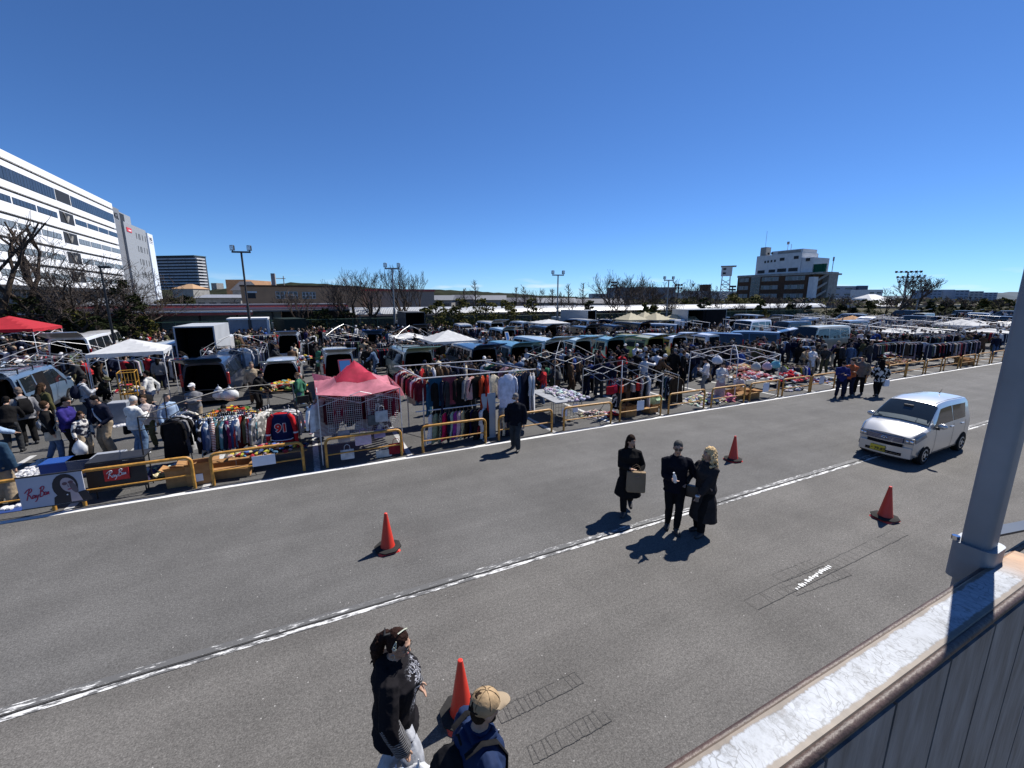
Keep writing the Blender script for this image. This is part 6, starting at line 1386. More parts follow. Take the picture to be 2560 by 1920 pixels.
# lorries with box bodies
def box_truck(s, t, rz, L, Wd, z0, z1, label, open_side='rear', cabc=VWHITE, boxc=(.55, .57, .58), body=None):
    r = thing('box_truck', label, 'lorry', W(s, t), rz, 'lorries by the far fence'); w = Wd/2; th = .07; m = body or mat('box_panel_pale', (.4, .42, .44), .5, var=.15, scale=1.2)
    b = MB(); b.box(-w, 0, z0, w, L, z0+th); b.box(-w, 0, z1-th, w, L, z1); b.box(-w, L-th, z0+th, w, L, z1-th)
    if open_side != 'right': b.box(w-th, 0, z0+th, w, L-th, z1-th)
    if open_side != 'left': b.box(-w, 0, z0+th, -w+th, L-th, z1-th)
    if open_side != 'rear': b.box(-w+th, 0, z0+th, w-th, th, z1-th)
    b.build('cargo_box', m, r); b = MB(); b.box(-w+th+.01, L*.55, z0+th+.01, w-th-.01, L*.6, z1-th-.01); b.build('inner_shade_wall', DARK, r); b = MB(); b.box(-w+th+.002, .02, z0+th+.01, -w+th+.012, L*.54, z1-th-.01); b.box(w-th-.012, .02, z0+th+.01, w-th-.002, L*.54, z1-th-.01); b.box(-w+th+.02, .05, z1-th-.02, w-th-.02, L*.54, z1-th-.006); b.build('shade_lining', DARK, r)  # near-black wall and linings paint the shade inside the load space
    b = MB(); b.bbox(-w*.9, L+.15, .45, w*.9, L+1.6, 2.0, .1); b.build('cab', PAINT, r, color=cabc)
    b = MB(); b.box(-w*.8, L+1.601, 1.2, w*.8, L+1.62, 1.85); b.build('windscreen', GLASS, r)
    b = MB(); b.box(-.4, .2, .5, .4, L+1.4, .75); b.build('chassis', BLACKMETAL, r)
    for sd in (-1, 1):
        for y in (L*.2, L+.8): wheel(r, sd*w*.9, y, .38, sd)
    return r
box_truck(-5.6, 29.0, TH-.06, 3.6, 1.9, .85, 2.85, 'box truck with its dark empty load space open, left of the crowd')
box_truck(9.9, 42.6, TH, 4.0, 2.0, .85, 3.0, 'dark open lorry by the far fence behind the crowd', body=mat('box_panel_dark', (.06, .065, .07), .6))
box_truck(-.8, 44.0, TH+.3, 3.6, 1.9, .8, 2.5, 'small truck with dark canvas cover by the far fence', open_side='none', body=mat('dark_canvas', (.02, .03, .028), .8, bmp=.3))
box_truck(45.5, 36.2, TH+math.pi/2, 6.5, 2.3, .85, 3.1, 'long white box truck with open side behind the beige parasols', open_side='left')
box_truck(32.0, 43.5, TH+.4, 4.0, 2.0, .85, 2.9, 'pale box truck with lifted side panel at the back of the lot', open_side='rear')

# ------------------------------------------------------------------ the silver car on the road
def silver_car():
    S = Shell('move'); k = 1.0
    c = W(17.35, 5.62); r = thing('silver_car', 'small silver five door car driving along the centre line', 'car', c, heading(-UX, -UY)+rad(1.5)); w = S.W/2
    PS_ = mat('silver_metallic_paint', (.53, .53, .52), .3, .55, var=.03, scale=3, coat=.9)
    b = MB(); b.rings([S.ringat(S.L*k_/70) for k_ in range(71)]); bo = b.build('body', PS_, r, smooth=rad(38))
    gl = mat('car_glass', (.016, .022, .026), .04, 0, var=.15, spec=.9)
    S.panel(S.yr+.03, S.yw-.07, 5.35, 10.65, .008, 24, 21).build('windscreen', gl, r, smooth=1)
    ws = S.panel(S.yw-.2, S.yw-.09, 5.9, 10.2, .009, 2, 8).build('dashboard_reflection', mat('painted_dash_reflection', (.16, .2, .2), .5), r)  # pale strip laid over the windscreen, a reflection painted in colour
    ws.name = 'painted_dash_reflection'
    b = MB(); b.box(-.1, S.yr+.2, S.top(S.yr+.2)-.03, .1, S.yr+.26, S.top(S.yr+.2)+.035); b.build('rear_view_mirror', BLACKPLASTIC, r)
    for sd in (0, 1):
        va, vb = (4.14, 4.95) if not sd else (11.86, 11.05)
        S.panel(lambda f: .22+.16*(1-f), lambda f: 1.16, va, vb, .006).build('rear_side_window', gl, r, smooth=1)
        S.panel(1.22, lambda f: 2.5-(2.5-S.yr+.1)*f**.8, va, vb, .006).build('front_side_window', gl, r, smooth=1)
        for y in (1.19, 2.3, .36):
            S.panel(y-.006, y+.006, 1.0 if not sd else 15.0, 4.0 if not sd else 12.0, .003, 1, 6).build('door_gap', DARK, r)
        for y in (1.32, .62):
            p = S.P(y, 3.4 if not sd else 12.6); b = MB(); sg = 1 if not sd else -1
            b.bbox(p.x-.015, y-.09, p.z-.018, p.x+.03*sg+.0, y+.09, p.z+.018, .008) if sg > 0 else b.bbox(p.x-.03, y-.09, p.z-.018, p.x+.015, y+.09, p.z+.018, .008); b.build('door_handle', PS_, r)
        b = MB(); S.panel(.5, 2.3, 1.05 if not sd else 14.95, 1.15 if not sd else 14.85, .006, 4, 1).build('sill_line', BLACKPLASTIC, r)
    for sd in (-1, 1):
        b = MB(); b.ell((sd*(w+.105), S.yw-.42, S.belt+.1), (.105, .065, .075), 14, 9); mo = b.build('wing_mirror', PS_, r, smooth=3)
        b = MB(); b.box(min(sd*(w-.02), sd*(w+.06)), S.yw-.44, S.belt-.01, max(sd*(w-.02), sd*(w+.06)), S.yw-.39, S.belt+.05); b.build('mirror_foot', BLACKPLASTIC, mo)
        for y in (S.ar, S.af):
            n = 18; b = MB(); b.poly([(sd*(w*(.985 if y > 1 else 1)+.005), y+(S.wr+.05)*math.cos(math.pi*k_/n), S.wr+(S.wr+.05)*math.sin(math.pi*k_/n)) for k_ in range(n+1)]); b.build('wheel_arch', DARK, r)
            wheel(r, sd*(w*(.985 if y > 1 else 1)+.014), y, S.wr, sd, True)
        # headlamps wrap round the corners
        hl = S.panel(lambda f: S.L-.46+.12*f, lambda f: S.L-.03, 3.0 if sd > 0 else 13.0, 4.9 if sd > 0 else 11.1, .012, 8, 8).build('headlamp', mat('headlamp_glass', (.2, .22, .25), .08, .3, var=.3, scale=14, coat=1), r, smooth=1)
        b = MB(); b.ell((sd*(w-.1), .05, S.belt+.02), (.05, .05, .2), 8, 6); b.build('tail_lamp', REDLAMP, r, smooth=3)
    # nose: the front is curved, so trim follows y = f(x)
    fy = lambda x: S.L-.12*(x/(S.W/2))**2
    def bar(name, x0, x1, z0, z1, m, off, parent=r, dep=.03):
        b = MB(); n = 10; rs = []
        for i in range(n+1):
            x = x0+(x1-x0)*i/n; y = fy(x)
            rs.append([(x, y-dep, z0), (x, y+off, z0+.004), (x, y+off, z1-.004), (x, y-dep, z1)])
        b.rings(rs); return b.build(name, m, parent, smooth=rad(30))
    bp = bar('bumper', -.58, .58, .2, .49, PS_, .03, dep=.14)
    bar('upper_fascia', -.44, .44, .575, .605, PS_, .03, dep=.12)
    for sd in (-1, 1):
        h_ = bar('headlamp_housing', min(sd*.41, sd*.6), max(sd*.41, sd*.6), .6, .755, mat('headlamp_glass', (.2, .22, .25)), .03)
        for x, q in ((.465, .04), (.55, .045)): b = MB(); b.ell((sd*x, fy(x)+.03, .675), (q, .02, q), 10, 6); b.build('reflector', CHROME, h_, smooth=3)
    bar('lower_intake', -.38, .38, .49, .575, DARK, .05); g = bar('grille', -.4, .4, .605, .75, mat('grille_blue_grey', (.05, .075, .16), .3, .4), .04)
    for z in (.615, .65, .685, .72): bar('grille_bar', -.39, .39, z, z+.014, CHROME, .052, g)
    b = MB(); b.tube([(.06*math.cos(a), S.L+.06, .68+.035*math.sin(a)) for a in [2*math.pi*i/14 for i in range(15)]], .009, 5); b.tube([(-.03, S.L+.06, .68), (.0, S.L+.065, .665), (.035, S.L+.06, .695)], .011, 5); b.build('emblem', CHROME, g)
    bar('bumper_slot', -.4, .4, .25, .33, DARK, .05, bp); bar('slot_bar', -.38, .38, .285, .295, CHROME, .056, bp)
    pl = MB(); pl.box(.1-.165, S.L+.03, .27, .1+.165, S.L+.066, .425); po = pl.build('number_plate', mat('yellow_plate', (.62, .46, .03), .5, var=.05), r)
    t = lettering('\u30fb79-87', .105, M_INK, bold=.002, depth=.003); put_text(t, po, (.1, S.L+.069, .325), (rad(90), 0, rad(180)))
    bar('lip', -.5, .5, .165, .2, BLACKPLASTIC, .01)
    b = MB(); n = 8; b.tube([(x, S.yw-.04-.1*(x/w)**2, S.top(S.yw)+.012) for x in [-.5+i/n for i in range(n+1)]], .013, 5); b.build('wiper_cowl', BLACKPLASTIC, r)
    for x in (-.35, .12): b = MB(); b.tube([(x, S.yw-.06, S.top(S.yw)+.02), (x+.4, S.yw-.12, S.top(S.yw-.1)+.03)], .009, 4); b.build('wiper', BLACKPLASTIC, r)
    for sd in (-1, 1): b = MB(); b.tube([S.P(y, 8+sd*1.75)+Vector((0, 0, .004)) for y in (.1, .6, 1.2, 1.8, S.yr)], .006, 4); b.build('roof_seam', BLACKPLASTIC, r)
    b = MB(); b.tube([(0, .35, S.H), (0, .22, S.H+.1)], [.02, .008], 6); b.build('aerial', BLACKPLASTIC, r)
silver_car()
# ------------------------------------------------------------------ the market
def sg(px, t, z=.8):
    u = (px-1280)/FPX; y = (t+UY*u*(CAM_H-z)*math.sin(PITCH))/(UX-UY*u*math.cos(PITCH)); x = u*(y*math.cos(PITCH)+(CAM_H-z)*math.sin(PITCH)); return x*UX+y*UY
def zz(px, t, py): return PT(px, t, py)[2]
# yellow guard rails along the kerb line
RAILS = [-9.45, -7.05, -4.62, -2.3, .2, 2.75, 5.16, 7.56, 9.95, 12.32, 14.68, 17.05, 19.3, 21.47, 23.95, 26.3, 28.5, 30.5, 32.8, 35.1, 37.45, 39.85, 42.2, 44.6]
RL = {-9.45: 'yellow guard rail at the left edge beside the padded jacket man', -7.05: 'yellow guard rail carrying the white portrait poster', -4.62: 'yellow guard rail in front of the black cloth banner', -2.3: 'yellow guard rail in front of the heap on the low table, paper sheet tied on', .2: 'yellow guard rail under the pink canopy', 2.75: 'yellow guard rail in front of the dresses hanging on the lower pipe', 5.16: 'yellow guard rail behind the man in the white mask', 7.56: 'yellow guard rail in front of the white topped wire table', 9.95: 'yellow guard rail in front of the cardboard boxes with green flaps', 12.32: 'yellow guard rail below the fur coat rack', 14.68: 'yellow guard rail in front of the woman in the pink skirt', 17.05: 'yellow guard rail before the white bare canopy frame', 19.3: 'yellow guard rail before the red and white cloth heap', 21.47: 'yellow guard rail with a paper sheet left of the walking group'}
proto = None
for i, s in enumerate(RAILS):
    lab = RL.get(s) or ['yellow guard rail just right of the walking group', 'yellow guard rail second right of the walking group', 'yellow guard rail third right of the walking group', 'yellow guard rail fourth right of the walking group', 'yellow guard rail fifth right of the walking group', 'yellow guard rail sixth right of the walking group', 'yellow guard rail seventh right of the walking group', 'yellow guard rail before the red shirts on the far rack', 'yellow guard rail third from the steel post', 'yellow guard rail next to the steel post'][min(9, i-14)]
    if proto is None:
        proto = r = thing('guard_rail', lab, 'guard rail', W(s, 11.62), TH, 'yellow guard rails along the white line'); L, h, q = 1.95, .78, .13
        pts = [(0, 0, 0), (0, 0, h-q)]+[(q-q*math.cos(a), 0, h-q+q*math.sin(a)) for a in (.4, .8, 1.2, 1.57)]+[(L-q+q*math.sin(a), 0, h-q+q*math.cos(a)) for a in (0, .4, .8, 1.2, 1.57)]+[(L, 0, 0)]
        b = MB(); b.tube(pts, .036, 10); b.build('rail_frame', YELLOW, r, smooth=rad(60)); b = MB(); b.tube([(0, 0, .34), (L, 0, .34)], .02, 8); b.build('lower_rail', YELLOW, r, smooth=rad(60))
    else: copy_tree(proto, W(s, 11.62), TH+R.uniform(-.025, .025), lab, 'yellow guard rails along the white line')
# ---- portrait poster and black banner
def stroke(b, pts, r=.012, n=5): b.tube(pts, r, n)
def script_word(parent, m, w_, h, x0, z0, y, th=.012):
    """the flowing two part wordmark, drawn as strokes in a w x h box"""
    S = [[(.02, .62), (.1, .8), (.2, .9), (.28, .86), (.28, .72), (.2, .6), (.12, .55)], [(.2, .88), (.17, .6), (.14, .3), (.12, .1)], [(.13, .55), (.22, .42), (.3, .2), (.34, .18)],
         [(.42, .36), (.38, .42), (.34, .36), (.34, .24), (.38, .2), (.42, .28), (.43, .4), (.43, .24), (.46, .2)], [(.47, .42), (.48, .28), (.52, .24), (.55, .4), (.54, .2), (.5, .0), (.45, -.05)], [(.555, .38), (.6, .39)],
         [(.66, .95), (.645, .6), (.63, .22)], [(.6, .82), (.68, .96), (.76, .95), (.77, .82), (.7, .66), (.66, .62), (.75, .58), (.78, .42), (.72, .26), (.63, .24)],
         [(.88, .48), (.84, .54), (.8, .46), (.8, .36), (.84, .32), (.88, .42), (.89, .52), (.89, .36), (.91, .34)], [(.92, .5), (.925, .34), (.93, .46), (.955, .54), (.97, .48), (.97, .38), (1.0, .36)]]
    b = MB()
    for s_ in S:
        P = [Vector((x0+x*w_+(z-.4)*h*.18, y, z0+z*h)) for x, z in s_]
        Q = [P[0]]
        for i in range(len(P)-1):
            a, c, d, e = P[max(0, i-1)], P[i], P[i+1], P[min(len(P)-1, i+2)]
            for k in (1, 2, 3):
                t = k/3; Q.append(.5*((2*c)+(d-a)*t+(2*a-5*c+4*d-e)*t*t+(3*c-a-3*d+e)*t**3))
        b.tube(Q, th, 5)
    return b.build('lettering', m, parent)
def poster():
    t = 11.52; s0, s1 = sg(40, t), sg(205, t); z0, z1 = .17, .83; L = s1-s0
    r = thing('poster_board', 'pale poster board with red script lettering and a portrait face on the rail', 'poster', W(s0, t), TH-.01)
    b = MB(); b.box(0, -.025, z0, L, 0, z1); b.build('board', mat('poster_lilac', (.42, .44, .52), .5, var=.1, scale=2), r)
    b = MB(); b.box(-.012, -.03, z1, L+.012, .004, z1+.025); b.box(-.012, -.03, z0-.02, L+.012, .004, z0); b.build('edge_strip', BLACKPLASTIC, r)
    script_word(r, mat('crimson_ink', (.36, .01, .06), .5), L*.38, .3, .07, z0+.15, -.03, .009)
    hairm, skinm = mat('print_dark', (.012, .011, .02), .5), mat('print_skin', (.4, .33, .36), .5, var=.1); cx, cz = L*.74, z0+.36
    def flat(name, m, pts, y): b = MB(); b.prism([(cx+x, cz+z) for x, z in pts], y-.002, y); return b.build(name, m, r)
    E_ = lambda rx, rz, a0=0, a1=6.2832, n=18, ox=0, oz=0, tl=0: [(ox+rx*math.cos(a0+(a1-a0)*i/n)*math.cos(tl)-rz*math.sin(a0+(a1-a0)*i/n)*math.sin(tl), oz+rx*math.cos(a0+(a1-a0)*i/n)*math.sin(tl)+rz*math.sin(a0+(a1-a0)*i/n)*math.cos(tl)) for i in range(n)]
    flat('printed_hair', hairm, E_(.2, .27, ox=-.03, oz=.02)+[], -.027); flat('printed_coat', hairm, [(-.25, -.355), (-.23, -.2), (-.1, -.1), (.1, -.16), (.28, -.12), (.36, -.355)], -.0285)
    flat('printed_neck', skinm, [(.02, -.34), (.03, -.12), (.13, -.1), (.2, -.34)], -.03); flat('printed_face', skinm, E_(.115, .165, ox=.02, oz=.04, tl=.25), -.0325)
    flat('printed_shadow', mat('print_shade', (.13, .1, .12), .5), E_(.05, .13, ox=.1, oz=-.03, tl=.3), -.034)
    for x, z in ((-.03, .075), (.065, .095)): flat('printed_lens', mat('print_lens', (.12, .06, .08), .5), E_(.042, .034, ox=x, oz=z, tl=.2), -.036)
    flat('printed_lips', mat('print_lips', (.3, .04, .08), .5), E_(.034, .014, ox=.03, oz=-.055, tl=.2), -.036); flat('printed_nose', mat('print_shade', (.13, .1, .12)), [(.01, .06), (.03, .0), (.01, -.01)], -.036)
    flat('printed_earring', PAPER, E_(.014, .014, ox=-.02, oz=-.17), -.036)
poster()
def banner():
    t = 11.86; s0, s1 = sg(212, t), sg(361, t); L = s1-s0; z0, z1 = .2, .86
    r = thing('sales_table', 'folding table with black front banner and red script sign', 'table', W(s0, t), TH)
    b = MB(); b.box(0, 0, z1-.03, L, .62, z1); b.build('tabletop', BLACKPLASTIC, r)
    b = MB(); n = 14; g = [[(L*i/n, -.012-.05*(1-k)+.006*math.sin(i*1.3), z0+(z1-.031-z0)*k) for i in range(n+1)] for k in (0, .5, 1)]
    b.rings([[*g[k], *[(x, y+.008, z) for x, y, z in reversed(g[k])]] for k in range(3)]); cl = b.build('banner', mat('black_banner', (.01, .01, .012), .6), r)
    b = MB(); b.box(L*.3, -.08, z0+.22, L*.72, -.052, z0+.5); c = b.build('red_panel', mat('red_panel', (.42, .012, .02), .5, var=.08), cl)
    script_word(c, PAPER, L*.34, .22, L*.335, z0+.26, -.086, .008)
    for x in (.08, L-.08):
        for y in (.06, .56): b = MB(); b.tube([(x, y, 0), (x, y, z1-.03)], .014, 5); b.build('leg', BLACKMETAL, r)
banner()
def crate(name, label, cat, s, t, w_, d, h, m, z=0, rz=0.0, lid=None, flaps=False, group=None):
    r = thing(name, label, cat, W(s, t, z), TH+rz, group); x, y = w_/2, d/2; th = .012
    b = MB(); b.box(-x, -y, 0, x, y, th); b.box(-x, -y, th, -x+th, y, h); b.box(x-th, -y, th, x, y, h); b.box(-x+th, -y, th, x-th, -y+th, h); b.box(-x+th, y-th, th, x-th, y, h); b.build('carcass' if not flaps else 'box_body', m, r)
    if flaps:
        for (p, q, o) in (((-x, -y), (x, -y), (0, -1)), ((x, -y), (x, y), (1, 0)), ((x, y), (-x, y), (0, 1)), ((-x, y), (-x, -y), (-1, 0))):
            a = R.uniform(.1, 1.0); l = d*.42; e = Vector((o[0]*math.cos(a)*l, o[1]*math.cos(a)*l, math.sin(a)*l*R.choice((1, .4, -.6)))); P, Q = Vector((*p, h)), Vector((*q, h))
            b = MB(); nn = Vector((0, 0, .006)); b.rings([[P, Q, Q+e, P+e], [P+nn, Q+nn, Q+e+nn, P+e+nn]]); b.build('flap', m, r)
    if lid: b = MB(); b.bbox(-x-.01, -y-.01, h, x+.01, y+.01, h+.05, .01); b.build('lid', lid, r)
    return r
MBLUE = mat('royal_blue_plastic', (.012, .06, .26), .5, var=.15); MGREYP = mat('grey_storage_plastic', (.3, .32, .36), .5, var=.15)
crate('storage_box', 'long blue plastic box lying behind the portrait poster', 'box', sg(172, 12.6), 12.6, .85, .42, .34, MBLUE, lid=MBLUE, z=.42)
crate('storage_box', 'long grey plastic box beside the blue one behind the banner', 'box', sg(243, 12.6), 12.6, .95, .42, .34, MGREYP, lid=MGREYP, z=.42)
def trestle(name, label, s, t, L, d, h, top, cloth=None, rz=0.0, cat='table', group=None):
    r = thing(name, label, cat, W(s, t), TH+rz, group)
    b = MB(); b.bbox(-L/2, -d/2, h-.035, L/2, d/2, h, .008); b.build('tabletop', top, r)
    for x in (-L*.42, L*.42):
        for y in (-d*.4, d*.4): b = MB(); b.tube([(x, y, 0), (x*.98, y*.9, h-.035)], .014, 5); b.build('leg', STEEL, r)
    return r
trestle('trestle_table', 'low table carrying the blue and grey boxes behind the banner', sg(205, 12.6), 12.6, 1.9, .5, .42, BLACKPLASTIC)
for k, (px, t, w_, h, py, lab, ml) in enumerate(((440, 12.05, .46, .42, 0, 'brown cardboard box in the dark corner left of the rail end', 0), (492, 12.0, .5, .52, 0, 'tall tan cardboard box with white label behind the rail gap', 0), (566, 12.15, .95, .3, 0, 'long low cardboard box behind the rail with the paper sheet', 0), (1572, 12.1, .5, .42, 0, 'open cardboard box at the foot of the grey pipe stall', 0), (1628, 12.15, .5, .24, 0, 'low cardboard tray right of the open box', 0), (1878, 12.05, .62, .3, 0, 'cardboard tray of goods under the white bare canopy frame', 0), (1838, 12.3, .6, .35, 0, 'orange brown cardboard box left of the white frame leg', 0), (2407, 12.1, .6, .4, 0, 'pair of brown boxes by the far guard rails, left one', 0), (2424, 12.1, .6, .4, 0, 'pair of brown boxes by the far guard rails, right one', 0))):
    c = crate('cardboard_box', lab, 'box', sg(px, t), t, w_, w_*.8 if w_ < .8 else .4, h, CARD, rz=R.uniform(-.2, .2), flaps=True)
    if k == 1: b = MB(); b.box(-.07, -.215, .1, .07, -.204, .28); b.build('paper_label', PAPER, c)
crate('paper_box', 'pale green open box standing on the low cardboard tray', 'box', sg(1642, 12.3), 12.3, .36, .3, .26, mat('pale_green_card', (.42, .56, .36), .7), z=.24, flaps=True)
def sheet_on_rail(px, label, w_=.36, h=.34):
    s = sg(px, 11.57); r = thing('paper_notice', label, 'notice', W(s, 11.565), TH); b = MB(); b.box(-w_/2, -.012, .34, w_/2, -.006, .34+h); b.build('paper_sheet', PAPER, r); b = MB(); b.tube([(0, -.004, .34+h), (0, .0, .37+h)], .004, 4); b.build('string', PAPER, r)
sheet_on_rail(656, 'blank bluish paper sheet hung on the rail before the mixed heap', .5, .26); sheet_on_rail(1602, 'blank white sheet hung on the rail before the cardboard boxes', .34, .36); sheet_on_rail(2056, 'blank white sheet hung on the rail left of the walking group', .4, .36); sheet_on_rail(1916, 'pinkish white sheet hung below the white bare canopy frame', .4, .4)
# ---- garments
def garment_mesh(kind, thick=.05, m=CLOTH, seed=0):
    rr = random.Random(seed); b = MB(); n = 12
    prof = {'shirt': [(0, .085), (-.03, .15), (-.075, .235), (-.16, .25), (-.35, .235), (-.7, .245)], 'coat': [(0, .09), (-.03, .16), (-.08, .25), (-.2, .26), (-.5, .25), (-1.15, .31)], 'dress': [(0, .06), (-.04, .11), (-.1, .17), (-.35, .15), (-.6, .19), (-1.05, .3)], 'trousers': [(0, .1), (-.05, .19), (-.3, .2), (-.6, .19), (-1.0, .2)]}[kind]
    L = prof[-1][0]; rings = []
    steps = 9
    for i in range(steps+1):
        z = L*i/steps; j = max(k for k in range(len(prof)) if prof[k][0] >= z-1e-6); j = min(j, len(prof)-2); f = (z-prof[j][0])/(prof[j+1][0]-prof[j][0]); hw = prof[j][1]*(1-f)+prof[j+1][1]*f
        th = thick*(.35+.65*min(1, -z/.15)); ph = rr.uniform(0, 6)
        rings.append([(hw*math.cos(2*math.pi*k/n), th*math.sin(2*math.pi*k/n)+.03*(-z/abs(L))*math.sin(hw*40*math.cos(2*math.pi*k/n)+seed), z+rr.uniform(-.008, .008)) for k in range(n)])
    b.rings(rings)
    if kind in ('shirt', 'coat'):
        for sd in (-1, 1):
            e = rr.uniform(-.02, .04); b.tube([(sd*.17, 0, -.075), (sd*.245, .01, -.14), (sd*(.285+e), .0, -.36), (sd*(.27+e), .03, -.62)], [.055, .06, .05, .042], 7, flat=.7)
    me = b.mesh(kind, m, rad(50)); return me
GAR = {}
for kd in ('shirt', 'coat', 'dress', 'trousers'):
    for v in range(3): GAR[kd, v, 0] = garment_mesh(kd, .03+.02*v, CLOTH, v+1)
    for v, m_ in enumerate((CLOTH_STRIPE, CLOTH_PATCH, CLOTH_CHECK)): GAR[kd, v, 1] = garment_mesh(kd, .045, m_, v+4)
b = MB(); b.tube([(-.2, 0, -.06), (-.08, 0, -.015), (0, 0, .012), (.08, 0, -.015), (.2, 0, -.06)], .008, 5); b.tube([(0, 0, .01), (0, 0, .05), (.02, 0, .085), (.0, 0, .11), (-.02, 0, .09)], .0035, 4); HANGER = {k: b.mesh('hanger', m_) for k, m_ in (('w', mat('pale_wood_hanger', (.42, .27, .14), .6)), ('b', BLACKPLASTIC), ('p', WHITEPL))}
GCOL = [BLACK, BLACK, NAVY, CHAR, GREY, WHITE, BEIGE, OLIVE, BROWN, REDC, BLUE, LBLUE, DENIM, PURPLE, PINKC, GREENC, CREAM, (.3, .02, .1), (.12, .25, .22)]
def cname(c):
    return CN.get(c) or min(CN.items(), key=lambda kv: sum((a-b_)**2 for a, b_ in zip(kv[0], c)))[1]
NG = 0
GNAME = {'shirt': 'hanging_shirt', 'coat': 'hanging_coat', 'dress': 'hanging_dress', 'trousers': 'hanging_trousers'}
def garment(p, rz, kind, col, label, pat=0, v=None, sc=1.0, hang='w', group=None):
    global NG; NG += 1
    o = place(bpy.data.objects.new(GNAME[kind], GAR[kind, R.randrange(3) if v is None else v, pat]), None, p, rz, col); o.scale = (sc, 1, sc); tag(o, label, 'clothing', group)
    place(bpy.data.objects.new('hanger', HANGER[hang]), o); return o
def rack(s0, t0, s1, t1, h, label, m=STEEL, legs='A', cat='clothes rack'):
    p, q = W(s0, t0), W(s1, t1); d = q-p; L = d.length; rz = math.atan2(d.y, d.x)
    r = thing('clothes_rack', label, cat, p, rz); b = MB(); b.tube([(-.06, 0, h), (L+.06, 0, h)], .014, 6); b.build('hanging_bar', m, r)
    for x in (0, L):
        b = MB(); b.tube([(x, 0, 0 if legs == 'I' else .08), (x, 0, h)], .014, 6); b.build('upright', m, r)
        if legs == 'A': b = MB(); b.tube([(x, -.28, .03), (x, 0, .1), (x, .28, .03)], .014, 5); b.build('foot', m, r)
    return r, p, q, rz, L
def hang_row(p, q, z, n, kinds, cols, desc, rz_extra=math.pi/2, pat=.25, jitter=.18, sc=(.9, 1.1), hang='w', a=.04, b_=.96):
    d = q-p; rz = math.atan2(d.y, d.x); used = {}
    for i in range(n):
        f = a+(b_-a)*(i+.5)/n; pos = p+d*f; pos.z = z-.11; col = cols[i % len(cols)] if isinstance(cols, tuple) else R.choice(cols); kd = R.choice(kinds); pt = 1 if R.random() < pat else 0
        base = f"{'patterned ' if pt else ''}{cname(col)} {kd}"; where = 'left end' if i < n*.2 else 'right end' if i >= n*.8 else 'middle'; lab = f'{base} hanging near the {where} of {desc}' if where != 'middle' else f'{base} hanging in the middle of {desc}'
        garment(pos, rz+rz_extra+R.uniform(-jitter, jitter), kd, col, lab, pt, sc=R.uniform(*sc), hang=hang, group='clothes on '+desc)
# rack of shirts left of the pink canopy (seen edge on)
t = 13.15; z = zz(580, t, 1030); r, p, q, rz, L = rack(sg(500, t), t, sg(648, t), t, z, 'black rail of colourful patterned shirts left of the pink canopy', BLACKMETAL, 'I')
hang_row(p, q, z, 26, ['shirt'], [WHITE, LBLUE, (.03, .06, .16), (.16, .02, .07), DENIM, GREY, CREAM, NAVY, (.25, .03, .03), CHAR, OLIVE, BLACK, (.1, .25, .3)], 'the patterned shirt rail', pat=.7, hang='p', sc=(.95, 1.35), jitter=.55)
# jackets facing the road
t = 13.0; s = sg(437, t); z = zz(437, t, 1040); r, p, q, rz, L = rack(s, t, s+.1, t+.9, z, 'short black rail of dark and white jackets above the cloth heap', BLACKMETAL, 'I')
for i, (c, k_) in enumerate(((BLACK, 'coat'), (GREY, 'coat'), (BLACK, 'shirt'), (WHITE, 'coat'), (NAVY, 'coat'), (CREAM, 'coat'), (WHITE, 'shirt'))):
    pos = p+(q-p)*(i/6); pos.z = z-.1; garment(pos+W(R.uniform(-.12, .16)*(i > 0), 0)*1, TH+R.uniform(-.25, .25), k_, c, ['black sheen jacket hanging foremost on the short rail', 'grey coat behind the foremost black jacket', 'second black jacket on the short rail', 'white coat showing at the right of the short rail', 'navy coat in the short jacket rail', 'cream coat at the far end of the short jacket rail', 'white shirt hanging last on the short jacket rail'][i], v=2, sc=1.12 if k_ == 'shirt' else .86, hang='b', group='jackets on the short rail')
